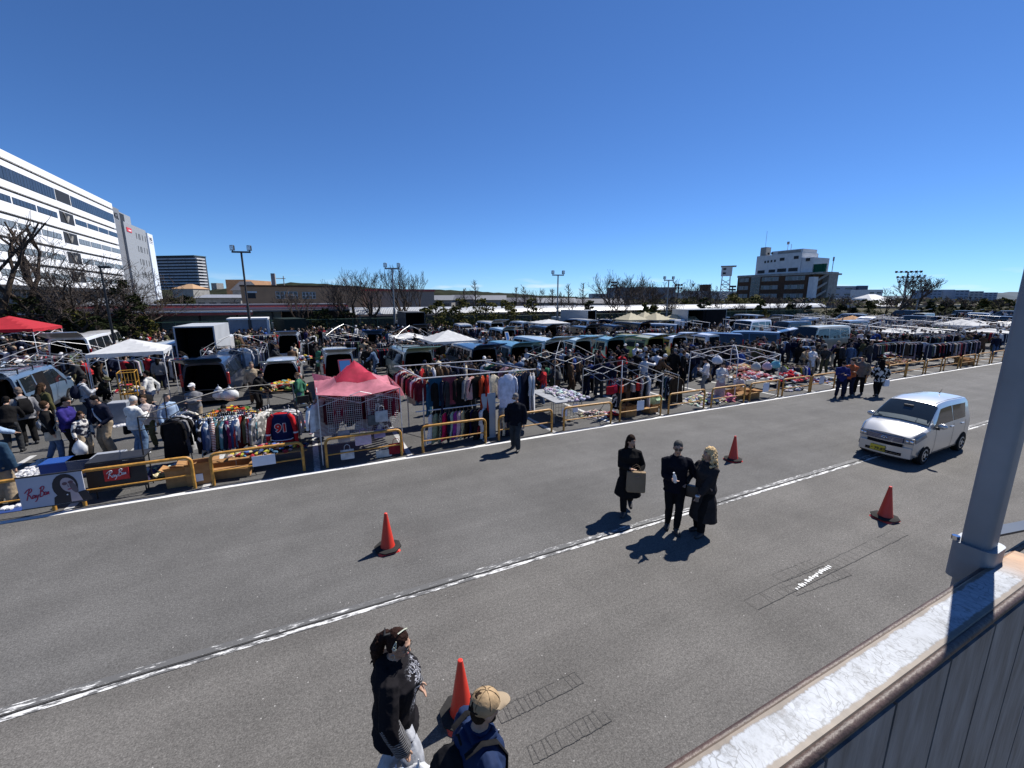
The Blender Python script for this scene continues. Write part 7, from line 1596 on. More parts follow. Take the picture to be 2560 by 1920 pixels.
# grey patterned shirts and the numbered jersey
s = sg(654, 13.1); z = zz(654, 13.1, 1024)
for i in range(5): pos = W(s+.05*i, 13.0+.13*i, z-.1); garment(pos, TH+.9+.12*i, 'shirt', (.22, .22, .21) if i != 3 else WHITE, ['grey leaf printed shirt at the front of the small bunch', 'grey printed shirt second in the small bunch', 'grey printed shirt third in the small bunch', 'plain white shirt in the small bunch of grey ones', 'grey printed shirt last in the small bunch'][i], 0 if i == 3 else 1, 1, 1.22, 'p')
def jersey():
    s = sg(706, 12.7); z = zz(706, 12.7, 1030); r = thing('hanging_jersey', 'red and navy sports jersey numbered 91 hanging on a black post', 'clothing', W(s, 12.7, z), TH-.05)
    mr = mat('jersey_red', (.5, .022, .028), .75, var=.2, scale=8, bmp=.4); mn = mat('jersey_navy', (.012, .018, .07), .75, var=.2, scale=8, bmp=.4)
    b = MB(); n = 14; R_ = []
    for zq, hw, th in ((0, .1, .03), (-.04, .19, .06), (-.1, .26, .09), (-.35, .27, .1), (-.78, .29, .1), (-.9, .295, .1)): R_.append([(hw*math.cos(2*math.pi*k/n), th*math.sin(2*math.pi*k/n), zq) for k in range(n)])
    b.rings(R_[:2]); b.rings(R_[3:][-2:]); b.build('shoulder_yoke', mr, r, smooth=1); b = MB(); b.rings(R_[1:5]); b.build('jersey_body', mn, r, smooth=1)
    for sd in (-1, 1):
        b = MB(); b.tube([(sd*.18, 0, -.07), (sd*.27, -.01, -.18), (sd*.33, -.05, -.5), (sd*.34, -.07, -.86)], [.075, .085, .075, .06], 9, flat=.8); sl = b.build('sleeve', mr, r, smooth=1)
        b = MB(); b.tube([(sd*.333, -.055, -.56), (sd*.335, -.06, -.6)], [.083, .083], 9, flat=.82); b.build('stripe', PAPER, sl)
    b = MB(); b.tube([(-.26, -.1, -.72), (-.2, -.108, -.75), (0, -.115, -.76), (.2, -.108, -.75), (.26, -.1, -.72)], .012, 5); b.build('hem_stripe', PAPER, r)
    t_ = lettering('91', .3, mat('jersey_number', (.55, .03, .03), .7), bold=.012, depth=.004); put_text(t_, r, (0, -.122, -.42), (rad(90), 0, 0))
    t_ = lettering('91', .3, PAPER, 'number_outline', bold=.026, depth=.001); put_text(t_, r, (0, -.114, -.42), (rad(90), 0, 0))
    b = MB(); b.tube([(-.2, 0, -.05), (0, 0, .02), (.2, 0, -.05)], .009, 5); b.build('hanger', BLACKPLASTIC, r)
jersey()
for i in range(2): garment(W(sg(716, 13)+.1*i, 13.0+.16*i, zz(716, 13, 1022)-.06), TH+.2, 'shirt', WHITE, ['white T-shirt hanging just behind the numbered jersey', 'second white T-shirt behind the numbered jersey'][i], 0, 2, 1.15, 'p')
# ---- canopy frames and tents
def canopy(name, label, s, t, w_, d, h, peak, m, cloth=None, rz=0.0, truss=True, val=.15, cat='tent', rise=None, extend=0.0, legr=.016, group=None, sag=.05, bars=True):
    r = thing(name, label, cat, W(s, t), TH+rz, group); X, Y = w_/2, d/2; C = [(-X, -Y), (X, -Y), (X, Y), (-X, Y)]
    for x, y in C: b = MB(); b.tube([(x*1.015, y*1.015, 0), (x, y, h)], legr, 6); b.build('leg', m, r)
    if truss:
        for (a, c) in zip(C, C[1:]+C[:1]):
            A, Cc = Vector((*a, h)), Vector((*c, h)); M_ = (A+Cc)/2; dz = Vector((0, 0, -.32)); b = MB()
            for P, Q in ((A, M_), (M_, Cc)): b.tube([P, Q+dz], legr*.62, 4); b.tube([P+dz, Q], legr*.62, 4)
            b.build('scissor_truss', m, r)
        b = MB(); lo = .09 if cloth else 0
        for x, y in C: b.tube([(x, y, h), (x*.5, y*.5, h+(peak-h)*(.62 if not cloth else .42)-lo), (0, 0, peak-lo)], legr*.62, 4)
        if bars: b.build('roof_bars', m, r)
    if cloth:
        b = MB(); n = 6; e = 1.02; o = .03
        def pt(x, y):
            k = 1-max(abs(x)/X, abs(y)/Y)/e; ridge = min(1, (abs(x)/X+abs(y)/Y)/2/e); z = h+o+(peak-h)*(k**(rise or 1.0)); u = abs(abs(x)/X-abs(y)/Y)
            return (x, y, z-sag*u*(1-abs(2*k-1)))
        N_ = 10; g = [[pt(X*e*(-1+2*i/N_), Y*e*(-1+2*j/N_)) for i in range(N_+1)] for j in range(N_+1)]; vs = [p for row in g for p in row]; m1 = N_+1
        fs = [(j*m1+i, j*m1+i+1, (j+1)*m1+i+1, (j+1)*m1+i) for j in range(N_) for i in range(N_)]
        b.add(vs, fs); cl = b.build('canopy_cloth', cloth, r)
        for (a, c) in zip(C, C[1:]+C[:1]):
            b = MB(); k = 8; top = [Vector((a[0]*e+(c[0]-a[0])*e*i/k, a[1]*e+(c[1]-a[1])*e*i/k, h+o)) for i in range(k+1)]
            b.add(top+[p+Vector((0, 0, -val+.03*math.sin(i*2.0))) for i, p in enumerate(top)], [(i, i+1, k+2+i, k+1+i) for i in range(k)]); b.build('valance', cloth, cl)
    return r
def fabric(name, c, tr=.35, var=.12):
    if name in MATS: return MATS[name]
    m, nt, b = _bsdf(name); n = noise_node(nt, 5, 3); r = ramp(nt, n.outputs['Fac'], [(.3, 1-var), (.7, 1.05)]); col = mul(nt, c, r.outputs[0]); lk(nt, col, b.inputs['Base Color']); b.inputs['Roughness'].default_value = .8
    t = N(nt, 'ShaderNodeBsdfTranslucent'); lk(nt, col, t.inputs[0]); mxs = N(nt, 'ShaderNodeMixShader'); mxs.inputs[0].default_value = tr; lk(nt, b.outputs[0], mxs.inputs[1]); lk(nt, t.outputs[0], mxs.inputs[2]); lk(nt, mxs.outputs[0], nt.nodes['Material Output'].inputs[0])
    MATS[name] = m; return m
F_WHITE, F_RED, F_PINK, F_CRIM, F_BEIGE, F_ORANGE = fabric('tent_white', (.68, .69, .7)), fabric('tent_red', (.5, .02, .035)), fabric('tent_pink', (.6, .2, .26), .3, .3), fabric('tent_crimson', (.55, .02, .07), .35, .3), fabric('tent_beige', (.58, .53, .38)), fabric('tent_orange', (.6, .3, .1))
def tent(px, py_peak, t, w_, lab, cloth, h=2.1, name='sun_tent', **k):
    s = sg(px, t, 2.3); h = zz(px, t, h) if h > 9 else h; return canopy(name, lab, s, t, w_, w_, h, zz(px, t, py_peak)+.06, WHITEPL if 'm' not in k else k.pop('m'), cloth, k.pop('rz', R.uniform(-.1, .1)), **k)
tent(36, 794, 31, 2.7, 'red pop up tent at the left edge before the trees', F_RED, 821); tent(330, 852, 22.8, 2.3, 'white pop up tent beside the yellow roll cage', F_WHITE, 876, rz=.1)
tent(1120, 828, 26.5, 2.9, 'white tent behind the dark blue van', F_WHITE, 849); tent(1020, 834, 33, 2.4, 'small white tent in the crowd left of the bigger one', F_WHITE, 843); tent(1372, 800, 36, 3, 'white tent at the back of the lot in the middle', F_WHITE, 807)
for k, (px, py, t) in enumerate(((1577, 785, 37), (1612, 782, 39), (1640, 784, 37.5), (1690, 786, 37), (1735, 786, 37))): tent(px, py-2, t, 2.7, ['beige tent leftmost of the beige row', 'beige tent half hidden behind the second one of the row', 'beige tent in the middle of the beige row', 'beige tent second from the right of the row', 'beige tent rightmost of the row beside the white lorry'][k], F_BEIGE, 799, group='beige tents before the walkway')
for k, (px, py, t) in enumerate(((2132, 790, 34), (2168, 791, 35))): tent(px, py, t, 2.8, ['orange tent left of the pair at the back right', 'orange tent right of the pair at the back right'][k], F_ORANGE, 800)
for k, (px, py, t, w_) in enumerate(((2405, 799, 20, 3.2), (2440, 799, 23, 3.2), (2538, 803, 19, 3.2), (2252, 822, 19, 2.9), (2316, 821, 19, 2.9), (2478, 822, 16, 2.8))): tent(px, py, t, w_, ['big white tent at far right behind the shirt racks', 'big white tent just behind the first one at far right', 'white tent half hidden by the steel post', 'low white tent in the clutter right of the minibus', 'second low white tent right of the other low one', 'low white tent nearest the steel post'][k], F_WHITE, py+(13 if py < 810 else 8))
# pink canopy stall
def pink_stall():
    s0, s1 = .12, 2.22; t0, t1 = 11.85, 13.95; sc, tc_ = (s0+s1)/2, (t0+t1)/2; h = 1.92; pk = zz(883, tc_, 908)
    r = canopy('canopy_stall', 'torn pink canopy stall with wire panels and bags', sc, tc_, s1-s0, t1-t0, h, pk-.05, PIPE, None, cat='market stall', bars=False)
    X, Y = (s1-s0)/2*1.03, (t1-t0)/2*1.03; b = MB(); n = 12
    def pt(u, v):
        k = 1-max(abs(u), abs(v)); z = h+.02+(pk+.06-h)*(k*.3+.7*max(0, k-.4)/.6); sg_ = .12*(1-abs(abs(u)-abs(v)))*0
        rip = .025*math.sin(u*9+v*4)+.02*math.sin(v*13); d = abs(abs(u)-abs(v)); return (u*X, v*Y, z-.16*d*(1-k)*(1 if k < .6 else .2)+rip*(1-abs(2*k-1)))
    vs = [pt(-1+2*i/n, -1+2*j/n) for j in range(n+1) for i in range(n+1)]
    for j in range(n):
        for i in range(n):
            u, v = -1+2*(i+.5)/n, -1+2*(j+.5)/n
            b.cur = 1 if max(abs(u), abs(v)) < .44 else 0
            b.v = b.v; base = len(b.v) if False else None
    q = MB(); q2 = MB(); m1 = n+1
    lo, hi = [], []
    for j in range(n):
        for i in range(n):
            u, v = -1+2*(i+.5)/n, -1+2*(j+.5)/n; f = (j*m1+i, j*m1+i+1, (j+1)*m1+i+1, (j+1)*m1+i); (hi if max(abs(u), abs(v)) < .46 else lo).append(f)
    q.add(vs, lo); q2.add([(x, y, z+.004) for x, y, z in vs], hi)
    cl = q.build('canopy_cloth', F_PINK, r, smooth=rad(40)); q2.build('peak_cloth', F_CRIM, r, smooth=rad(40))
    b = MB(); k = 8; top = [Vector((X, -Y+2*Y*i/k, h+.02)) for i in range(k+1)]; b.add(top+[p+Vector((.1+.03*math.sin(i), -.05, -.34+.07*math.sin(i*1.7))) for i, p in enumerate(top)], [(i, i+1, k+2+i, k+1+i) for i in range(k)]); b.build('loose_flap', F_PINK, cl)
    b = MB(); top = [Vector((-X+2*X*.25*i/k, Y, h+.02)) for i in range(k+1)]; b.add(top+[p+Vector((-.05, .05, .22-.02*i)) for i, p in enumerate(top)], [(i, i+1, k+2+i, k+1+i) for i in range(k)]); b.build('loose_flap', F_PINK, cl)
    for x0, z0, rows in ((-.86, .55, 3), (.12, .78, 2)):
        g = thing('wire_display', ['left wire grid panel hung at the front of the pink stall', 'right wire grid panel hung at the front of the pink stall'][x0 > 0], 'wire grid', W(sc+x0, t0-.02, z0), TH-.02+(x0 > 0)*.03); w_, hh = .86, 1.28 if x0 < 0 else 1.0
        b = MB()
        for i in range(18): b.tube([(w_*i/17, 0, 0), (w_*i/17, 0, hh)], .0035, 3, cap=False)
        for i in range(int(hh/.055)+1): b.tube([(0, .004, i*.055), (w_, .004, i*.055)], .0035 if i % 8 else .008, 3, cap=False)
        b.build('wire_grid', PIPE, g)
    cols = [(.16, .015, .03), (.3, .2, .22), BLACK, (.06, .01, .015), (.3, .05, .09), BLACK, (.2, .02, .03), CHAR, NAVY]
    for i in range(34):
        x = -.95+1.9*((i*5) % 34)/33; kd = R.choice(('shirt', 'shirt', 'dress')); garment(W(sc+x, t0+.25+.4*(i % 3), 1.78), TH+R.uniform(-.3, .3)+(i % 2)*1.2, kd, cols[i % 9], f'{cname(cols[i % 9])} {kd} hanging inside the pink stall, {["front row", "middle row", "back row"][i % 3]}', i % 4 == 0, group='clothes inside the pink stall')
    for i in range(9): garment(W(s0-.1+.03*i, t0+.1+.17*i, 1.66), TH+.9, 'shirt', [WHITE, (.16, .02, .06), GREY, CREAM, BLACK][i % 5], f'{cname([WHITE, (.16, .02, .06), GREY, CREAM, BLACK][i % 5])} knitwear hanging left of the pink stall', i % 2, group='knitwear on the left of the pink stall')
    def tote(x, z, w_, h_, col, lab, tt=t0-.12, pat=False):
        b = bag_mesh(w_, .1, h_, slump=.25); o = b.build('handbag', CLOTH_STRIPE if pat else CLOTH, loc=W(sc+x, tt, z), rz=TH, color=col, smooth=rad(40)); tag(o, lab, 'bag'); b = MB(); loop(b, 0, -.02, h_, .16, .009, w_*.45); b.build('handle', CLOTH, o, color=col)
    tote(-.02, .46, .42, .3, (.5, .27, .5), 'lilac striped tote bag hanging low at the front of the pink stall', pat=True); tote(.42, .6, .3, .22, (.3, .24, .38), 'pale purple handbag right of the lilac tote'); tote(-.45, .12, .34, .26, (.55, .56, .58), 'white bag lying on the ground under the pink stall'); tote(.5, .02, .42, .2, (.5, .5, .48), 'white shallow basket under the right of the pink stall'); tote(.85, .06, .42, .3, (.2, .02, .03), 'dark red flowered bag at the right leg of the pink stall'); tote(.5, 1.05, .34, .3, (.5, .5, .5), 'pale grey handbag on the right wire panel'); tote(.28, .98, .3, .28, (.12, .12, .12), 'charcoal handbag on the right wire panel'); tote(-.5, .62, .3, .3, (.35, .3, .3), 'greyish pink bag on the left wire panel')
pink_stall()
# the long clothes stall of pipes
def long_stall():
    t0, t1 = 12.1, 14.3; s0, s1 = sg(1060, t0), sg(1338, t0); zt = zz(1200, t0, 934); L = s1-s0
    r = thing('clothes_stall', 'long stall of white pipes hung with coats and dresses', 'market stall', W(s0, t0), TH)
    for x, y in ((0, 0), (L*.56, 0), (L-.4, .2), (0, t1-t0), (L*.55, t1-t0), (L-.8, t1-t0)): b = MB(); b.tube([(x, y, 0), (x, y, zt)], .022, 7); b.build('upright', PIPE, r)
    for a, c in (((-.05, 0, zt), (L, 0, zt)), ((-.4, t1-t0, zt+.06), (L-.6, t1-t0, zt+.06)), ((0, 0, zt), (-.25, t1-t0, zt+.05)), ((L*.62, 0, zt), (L*.3, t1-t0, zt)), ((L-.25, 0, zt), (L-.9, t1-t0, zt+.02)), ((-.25, -.06, 1.12), (L*.8, -.06, 1.12))): b = MB(); b.tube([a, c], .019, 6); b.build('crossbar', PIPE, r)
    P, Q = W(s0, t0), W(s1, t0)
    up = [('dress', (.02, .08, .14)), None, ('coat', BLACK), ('coat', NAVY), ('coat', CHAR), ('shirt', BLACK), ('coat', BLACK), ('shirt', GREY), ('shirt', (.45, .02, .03)), ('shirt', BLACK), ('coat', (.35, .05, .02)), ('coat', (.4, .03, .02)), ('shirt', CREAM)]
    for i, u in enumerate(up):
        if not u: continue
        f = .05+.6*i/13; garment(W(s0+L*f, t0+.12, zt-.1), TH+R.uniform(.2, 1.1), u[0], u[1], ['deep blue dress hanging beside the printed towels', '', 'black coat hanging right of the printed towels', 'navy coat right of the first black coat on the upper pipe', 'charcoal coat in the dark bunch on the upper pipe', 'black shirt in the dark bunch on the upper pipe', 'last black coat of the dark bunch on the upper pipe', 'grey shirt left of the red T-shirt on the upper pipe', 'red T-shirt with print facing the road on the upper pipe', 'black shirt behind the red T-shirt', 'rust red coat right of the red T-shirt', 'second rust red coat left of the white gown', 'cream shirt beside the rust red coats'][i], i == 8, sc=1.0)
    def cloth_panel(x, w_, z0, z1, m, lab, name='hanging_towel', y=.03):
        o = thing(name, lab, 'cloth', W(s0+x, t0+y, 0), TH); b = MB(); n = 10; b.rings([[*[(w_*i/n, .015*math.sin(i*1.4)*(1-.5*(z-z0)/(z1-z0)), z) for i in range(n+1)], *[(w_*i/n, .01+.015*math.sin(i*1.4)*(1-.5*(z-z0)/(z1-z0)), z) for i in range(n, -1, -1)]] for z in (z0, (z0+z1)/2, z1)]); b.build('cloth_panel', m, o, smooth=rad(50)); return o
    cloth_panel(.2, .4, 1.2, zt-.02, mat('towel_blue', (.02, .07, .13), .9, var=.3, bmp=.4), 'dark blue printed towel hung at the left of the long stall'); cloth_panel(.61, .44, 1.2, zt-.02, mat('towel_rose', (.2, .05, .075), .9, var=.3, bmp=.4), 'dull rose printed towel hung beside the dark blue one')
    o = garment(W(s0+L*.72, t0-.08, zt-.08), TH+.05, 'coat', (.66, .68, .8), 'long white gown facing the road in the long stall', 0, 2, 1.22, 'w'); o.scale = (1.15, 1.3, 1.25)
    for i, (x, c) in enumerate(((.8, DENIM), (.84, (.03, .05, .1)), (.87, (.05, .08, .14)), (.9, NAVY))): garment(W(s0+L*x, t0+.02*i, zt-.08), TH+.5, 'dress', c, ['faded denim dress right of the white gown', 'dark denim dress second right of the white gown', 'blue denim dress third right of the white gown', 'navy dress at the right end of the denim bunch'][i], 0, sc=1.35)
    for i in range(2): garment(W(s0+L*(.955+.03*i), t0+.05, zt-.12), TH+1.1, 'coat', (.5, .52, .58), ['white robe with dark trim left one at the stall end', 'white robe with dark trim right one at the stall end'][i], 1, 0, 1.15)
    low = [(.05, 'dress', WHITE, 1), (.09, 'dress', (.22, .27, .18), 0), (.13, 'dress', (.3, .33, .22), 1), (.165, 'dress', (.5, .02, .09), 0), (.2, 'dress', NAVY, 0), (.23, 'dress', (.3, .42, .36), 0), (.26, 'dress', (.22, .04, .22), 0), (.29, 'dress', (.5, .36, .4), 0), (.32, 'dress', (.45, .42, .25), 0), (.36, 'dress', BLACK, 0), (.4, 'dress', (.012, .012, .05), 0), (.44, 'coat', BLACK, 0), (.47, 'dress', (.2, .02, .03), 0), (.5, 'coat', WHITE, 0), (.53, 'coat', BLACK, 0), (.66, 'coat', GREY, 0), (.69, 'coat', CREAM, 0), (.72, 'coat', NAVY, 0), (.75, 'coat', CHAR, 0), (.78, 'coat', WHITE, 0)]
    for i, (f, k, c, pt_) in enumerate(low): garment(W(s0+L*f, t0-.08, 1.0), TH+R.uniform(.5, 1.0), k, c, f'{"patterned " if pt_ else ""}{cname(c)} {k} on the lower pipe, {"left of" if f < .58 else "right of"} the grey board', pt_, sc=.82, group='clothes on the lower pipe of the long stall')
    for i in range(11): f = i/11; p = W(s0-.24*f, t0+(t1-t0)*f, zt-.06); c = [(.1, .012, .02), (.22, .02, .03), WHITE, (.1, .02, .04), (.25, .03, .05), BLACK, CREAM][i % 7]; garment(p, TH+.35, 'shirt', c, f'{cname(c)} shirt on the left crossbar of the long stall', i % 4 == 3, sc=.88, group='shirts on the left crossbar')
    for i in range(9): f = i/9; p = W(s0+L-.3-.65*f, t0+.15+(t1-t0)*f, zt-.06); c = [NAVY, GREENC, WHITE, BROWN, PINKC, BLACK][i % 6]; garment(p, TH+.2, 'shirt', c, f'{cname(c)} shirt on the right crossbar of the long stall', 0, group='shirts on the right crossbar')
    hang_row(W(s0-.3, t1), W(s1-.8, t1), zt+.04, 15, ['shirt', 'coat'], [BLACK, NAVY, BROWN, CREAM, REDC, WHITE, CHAR], 'the rear pipe of the long stall', jitter=.5)
    o = thing('grey_board', 'tall pale grey board leaning upright among the dresses', 'board', W(sg(1221, t0-.1), t0-.12), TH-.03); b = MB(); b.bbox(-.24, 0, 0, .24, .03, zz(1221, t0-.1, 983), .008); b.build('panel', mat('pale_board', (.3, .36, .42), .5, var=.15), o)
    for i, (px, py, w_, lab) in enumerate(((1075, 938, .42, 'dark brown painted sign board hung under the rear pipe'), (1128, 936, .45, 'plain grey board hung under the rear pipe'))):
        o = thing('sign_board', lab, 'sign', W(sg(px, t1-.1), t1-.15, zz(px, t1, py)), TH); b = MB(); b.box(-w_/2, 0, -.16, w_/2, .02, .12); b.build('panel', WOOD if i == 0 else mat('grey_card', (.16, .15, .14), .8), o)
long_stall()
# black bare canopy frame at the left, grey and white frames on the right
canopy('bare_canopy', 'black bare canopy frame over the shirt rails at left', sg(580, 13.4), 13.4, 3.2, 2.6, 1.75, 2.0, BLACKMETAL, None, cat='canopy frame', rz=.05)
tf = 11.9; sA, sB = sg(1552, tf), sg(1655, tf); hC = zz(1602, tf, 940)
canopy('bare_canopy', 'grey pipe canopy frame hung with bags and black coats', (sA+sB)/2, tf+1.2, sB-sA, 2.4, hC, hC+.42, STEEL, None, cat='canopy frame', legr=.02)
canopy('bare_canopy', 'second grey pipe frame behind the one with bags', (sA+sB)/2-.9, tf+4.4, 2.2, 2.2, 1.9, 2.5, STEEL, None, cat='canopy frame', rz=.1)
sW, sE = sg(1868, 11.95), sg(1946, 11.95); hW = zz(1905, 11.95, 890)
canopy('bare_canopy', 'white bare canopy frame over toys and cloth heaps', (sW+sE)/2-.4, 13.2, sE-sW+.7, 2.5, hW, zz(1868, 13.2, 861), PIPE, None, cat='canopy frame', legr=.022)
P, Q = W(sA+.1, tf+.5), W(sB-.1, tf+.5)
hang_row(P, Q, hC-.05, 9, ['coat'], (BLACK, CHAR, BLACK, BROWN, BLACK, BLACK, NAVY, BLACK, WHITE), 'the grey pipe frame', jitter=.6, rz_extra=.7)
for i in range(6):
    f = i/6; b = bag_mesh(.3, .12, .28, slump=.2); c = [(.42, .02, .03), (.35, .02, .06), (.4, .06, .02), (.12, .1, .08), (.38, .36, .34), (.45, .03, .03)][i]; o = b.build('handbag', CLOTH, loc=W(sA-.3+1.6*f, tf+.25+.1*(i % 2), hC-.62), rz=TH+.3*i, color=c, smooth=rad(40)); tag(o, ['red handbag leftmost under the grey pipe frame', 'dark red handbag second under the grey pipe frame', 'orange red handbag third under the grey pipe frame', 'brown handbag beside the orange red one', 'off white handbag among the black coats', 'red handbag rightmost under the grey pipe frame'][i], 'bag'); b = MB(); loop(b, 0, 0, .28, .3, .008, .14); b.build('handle', CLOTH, o, color=c)
# white topped wire table
s = sg(1408, 12.6); r = trestle('wire_table', 'wire display table with crumpled white top beside the long stall', s, 13.3, 1.0, 2.2, .82, mat('grey_top', (.3, .31, .33), .7), rz=-.05); b = MB()
for i in range(9): b.tube([(-.48+i*.12, -1.08, .12), (-.48+i*.12, -1.08, .78)], .005, 3, cap=False)
for i in range(6): b.tube([(-.48, -1.085, .12+i*.13), (.48, -1.085, .12+i*.13)], .005, 3, cap=False)
b.build('wire_front', BLACKMETAL, r)
for i, x in enumerate((-.2, .25)): o = thing('price_sheet', ['white price sheet on the front of the wire table, left', 'white price sheet on the front of the wire table, right'][i], 'notice', W(s+x, 12.18, .3+.1*i), TH); b = MB(); b.box(-.11, 0, 0, .11, .006, .3); b.build('paper_sheet', PAPER, o)
# fur coat rack and other racks along the kerb
def round_rack(px, py, t, label, n, cols, kind, desc, L=1.1, rzx=0.0, m=STEEL):
    s = sg(px, t); z = zz(px, t, py); r, p, q, rz, LL = rack(s, t, s+L*math.cos(rzx), t+L*math.sin(rzx), z, label, m); hang_row(p, q, z, n, [kind], cols, desc, jitter=.3); return r
s = sg(1695, 12.4); z = zz(1700, 12.4, 938); r, p, q, rz, L = rack(s, 12.4, s+.35, 13.5, z, 'silver rack of black coats and a brown fur coat', STEEL)
hang_row(p, q, z, 10, ['coat'], ((.05, .035, .025), BLACK, BLACK, NAVY, DENIM, (.03, .07, .07), BLACK, NAVY, CHAR, BLACK), 'the fur coat rack', rz_extra=math.pi/2, sc=(.85, .95))
s = sg(1955, 13.9); z = zz(1990, 13.9, 906); r, p, q, rz, L = rack(s, 13.9, sg(2019, 13.3), 13.3, z, 'black rack of bright sports jackets right of the white frame', BLACKMETAL)
hang_row(p, q, z, 17, ['coat', 'shirt'], ((.12, .16, .14), (.3, .45, .03), BLACK, NAVY, CHAR, (.05, .05, .2), BLACK, (.2, .03, .08), NAVY, CHAR, BLACK, (.25, .2, .02), GREY, BLACK, BLUE, WHITE, (.02, .04, .35)), 'the sports jacket rack', jitter=.12)
for i, (px, py, c) in enumerate(((1886, 918, (.5, .48, .45)), (1914, 917, (.55, .4, .5)), (1935, 913, (.14, .42, .5)), (1787, 902, (.6, .6, .66)))): 
    o = plastic_bag(W(sg(px, 12.0), 12.0, zz(px, 12.0, py)+.28), ['pale bag hung on the left of the white frame front bar', 'pinkish bag hung in the middle of the white frame front bar', 'turquoise bag hung on the right of the white frame front bar', 'white bag hung on the far left leg of the white frame'][i], .2, .3, 20+i); o.data.materials[0] = mat('bag_tint_%d' % i, c, .5, var=.2, bmp=.4)
# ---- heaps of clothes and goods nobody could count
def heap(px, py, t, w_, d, h, cols, n, label, name='clothes_heap', lump=.11, z0=0.0, flat=.55, seed=0, s=None):
    s = sg(px, t) if s is None else s; rr = random.Random(seed+int(px)); b = MB()
    for i in range(n):
        x, y = rr.gauss(0, .42)*w_/2*1.1, rr.gauss(0, .42)*d/2*1.1; x = max(-w_/2, min(w_/2, x)); y = max(-d/2, min(d/2, y)); k = max(0, 1-math.hypot(x/(w_/2), y/(d/2))**1.3); z = h*k*rr.random()**.4; q = lump*rr.uniform(.5, 1.25); b.col = tuple(min(1, c*rr.uniform(.8, 1.15)) for c in rr.choice(cols))
        rot = Matrix.Rotation(rr.uniform(0, 3.1), 3, 'Z') @ Matrix.Rotation(rr.uniform(-.5, .5), 3, 'X'); v0 = len(b.v); b.ell((x, y, z+q*flat*.6), (q*1.3, q*.85, q*flat), 7, 5, rot)
        for j in range(v0, len(b.v)): p = Vector(b.v[j]); b.v[j] = tuple(p+Vector((noise.noise(p*19), noise.noise(p*21+Vector((5, 0, 0))), noise.noise(p*17)))*q*.4)
    o = b.build(name, VCOL, loc=W(s, t, z0), rz=TH); tag(o, label, 'heap', kind='stuff'); return o
HC = [(.5, .25, .02), (.55, .42, .05), (.4, .02, .02), (.1, .2, .05), (.5, .1, .05), (.6, .5, .3)]; MIX = [(.6, .6, .6), (.4, .04, .05), (.5, .3, .35), (.05, .06, .15), (.02, .02, .02), (.55, .45, .3), (.1, .2, .4), (.5, .4, .08)]; DK = [(.02, .02, .02), (.05, .05, .06), (.12, .02, .03), (.5, .5, .5), (.05, .04, .1)]
heap(575, 990, 18.0, 2.2, 1.6, .5, HC, 300, 'heap of orange, yellow and green clothes on the ground by the navy minivan'); heap(600, 990, 17.2, 1.8, 1.2, .42, DK, 180, 'dark heap of clothes in front of the orange heap')
heap(710, 950, 19.6, 1.5, .8, .28, HC+[(.2, .35, .3)], 170, 'orange and teal clothes heaped on a table behind the silver green estate car', z0=.72)
trestle('trestle_table', 'table with orange clothes under the raised tailgate of the estate car', sg(710, 19.6), 19.6, 1.5, .8, .72, CARD)
heap(670, 1140, 12.5, 1.75, .62, .2, MIX, 260, 'mixed heap of small colourful goods on the low table by the numbered jersey', lump=.06, z0=.4); trestle('trestle_table', 'low table with the mixed heap behind the paper sheet', sg(670, 12.5), 12.5, 1.8, .7, .4, CARD)
heap(455, 1145, 12.9, 2.0, .8, .2, DK+[(.55, .52, .3), (.6, .6, .62)], 190, 'dark and pale clothes spread on the ground under the jacket rail'); heap(760, 1060, 14.2, 1.3, .8, .3, MIX, 140, 'mixed bright cloth pile left of the pink stall', z0=.3)
heap(1408, 1040, 13.3, 1.0, 2.2, .06, [(.62, .62, .66), (.5, .5, .54), (.3, .3, .32)], 160, 'crumpled white wrappings on the wire table', lump=.08, z0=.82)
heap(1490, 1040, 12.7, 1.2, .7, .2, [(.5, .4, .32), (.4, .35, .3), (.1, .08, .08), (.55, .5, .45)], 120, 'beige and brown goods on the ground behind the rail by the wire table', lump=.07); heap(1528, 1045, 12.4, .8, .5, .12, [(.5, .03, .04), (.6, .58, .58), (.3, .02, .03)], 60, 'red and white things on the ground by the grey pipe frame', lump=.07)
heap(1770, 995, 12.5, 2.4, 1.2, .3, [(.6, .57, .5), (.65, .6, .3), (.6, .45, .4), (.55, .6, .65), (.6, .6, .6)], 260, 'pale toys and cloths spread below the woman in the pink skirt', lump=.08); heap(1826, 1003, 12.1, .55, .45, .3, [(.55, .2, .28)], 30, 'pink bundle on the ground behind the guard rail')
heap(1880, 960, 13.2, 2.0, .9, .25, [(.55, .15, .16), (.55, .3, .32), (.5, .5, .52), (.3, .05, .06), (.5, .3, .2)], 240, 'red and pink bedding stacked under the white frame', z0=.62); trestle('trestle_table', 'table of red and pink bedding under the white frame', sg(1880, 13.2), 13.2, 2.1, .95, .62, WHITEPL); heap(1850, 930, 14.3, 1.9, .9, .2, [(.5, .35, .15), (.5, .3, .25), (.55, .5, .42), (.25, .1, .08)], 180, 'brown and pale goods on the rear table under the white frame', z0=.8)
heap(1975, 960, 13.0, 2.0, 1.0, .45, [(.5, .02, .03), (.6, .58, .58), (.5, .06, .08), (.05, .05, .08), (.5, .5, .55)], 260, 'red and white clothes heap on a cot right of the white frame', z0=.3); trestle('low_cot', 'low cot carrying the red and white clothes heap', sg(1975, 13.0), 13.0, 2.1, 1.1, .3, BLACKPLASTIC, cat='cot'); heap(1985, 985, 12.3, 1.3, .6, .15, [(.05, .05, .06), (.55, .56, .58), (.1, .1, .12)], 90, 'black and white bundles under the cot')
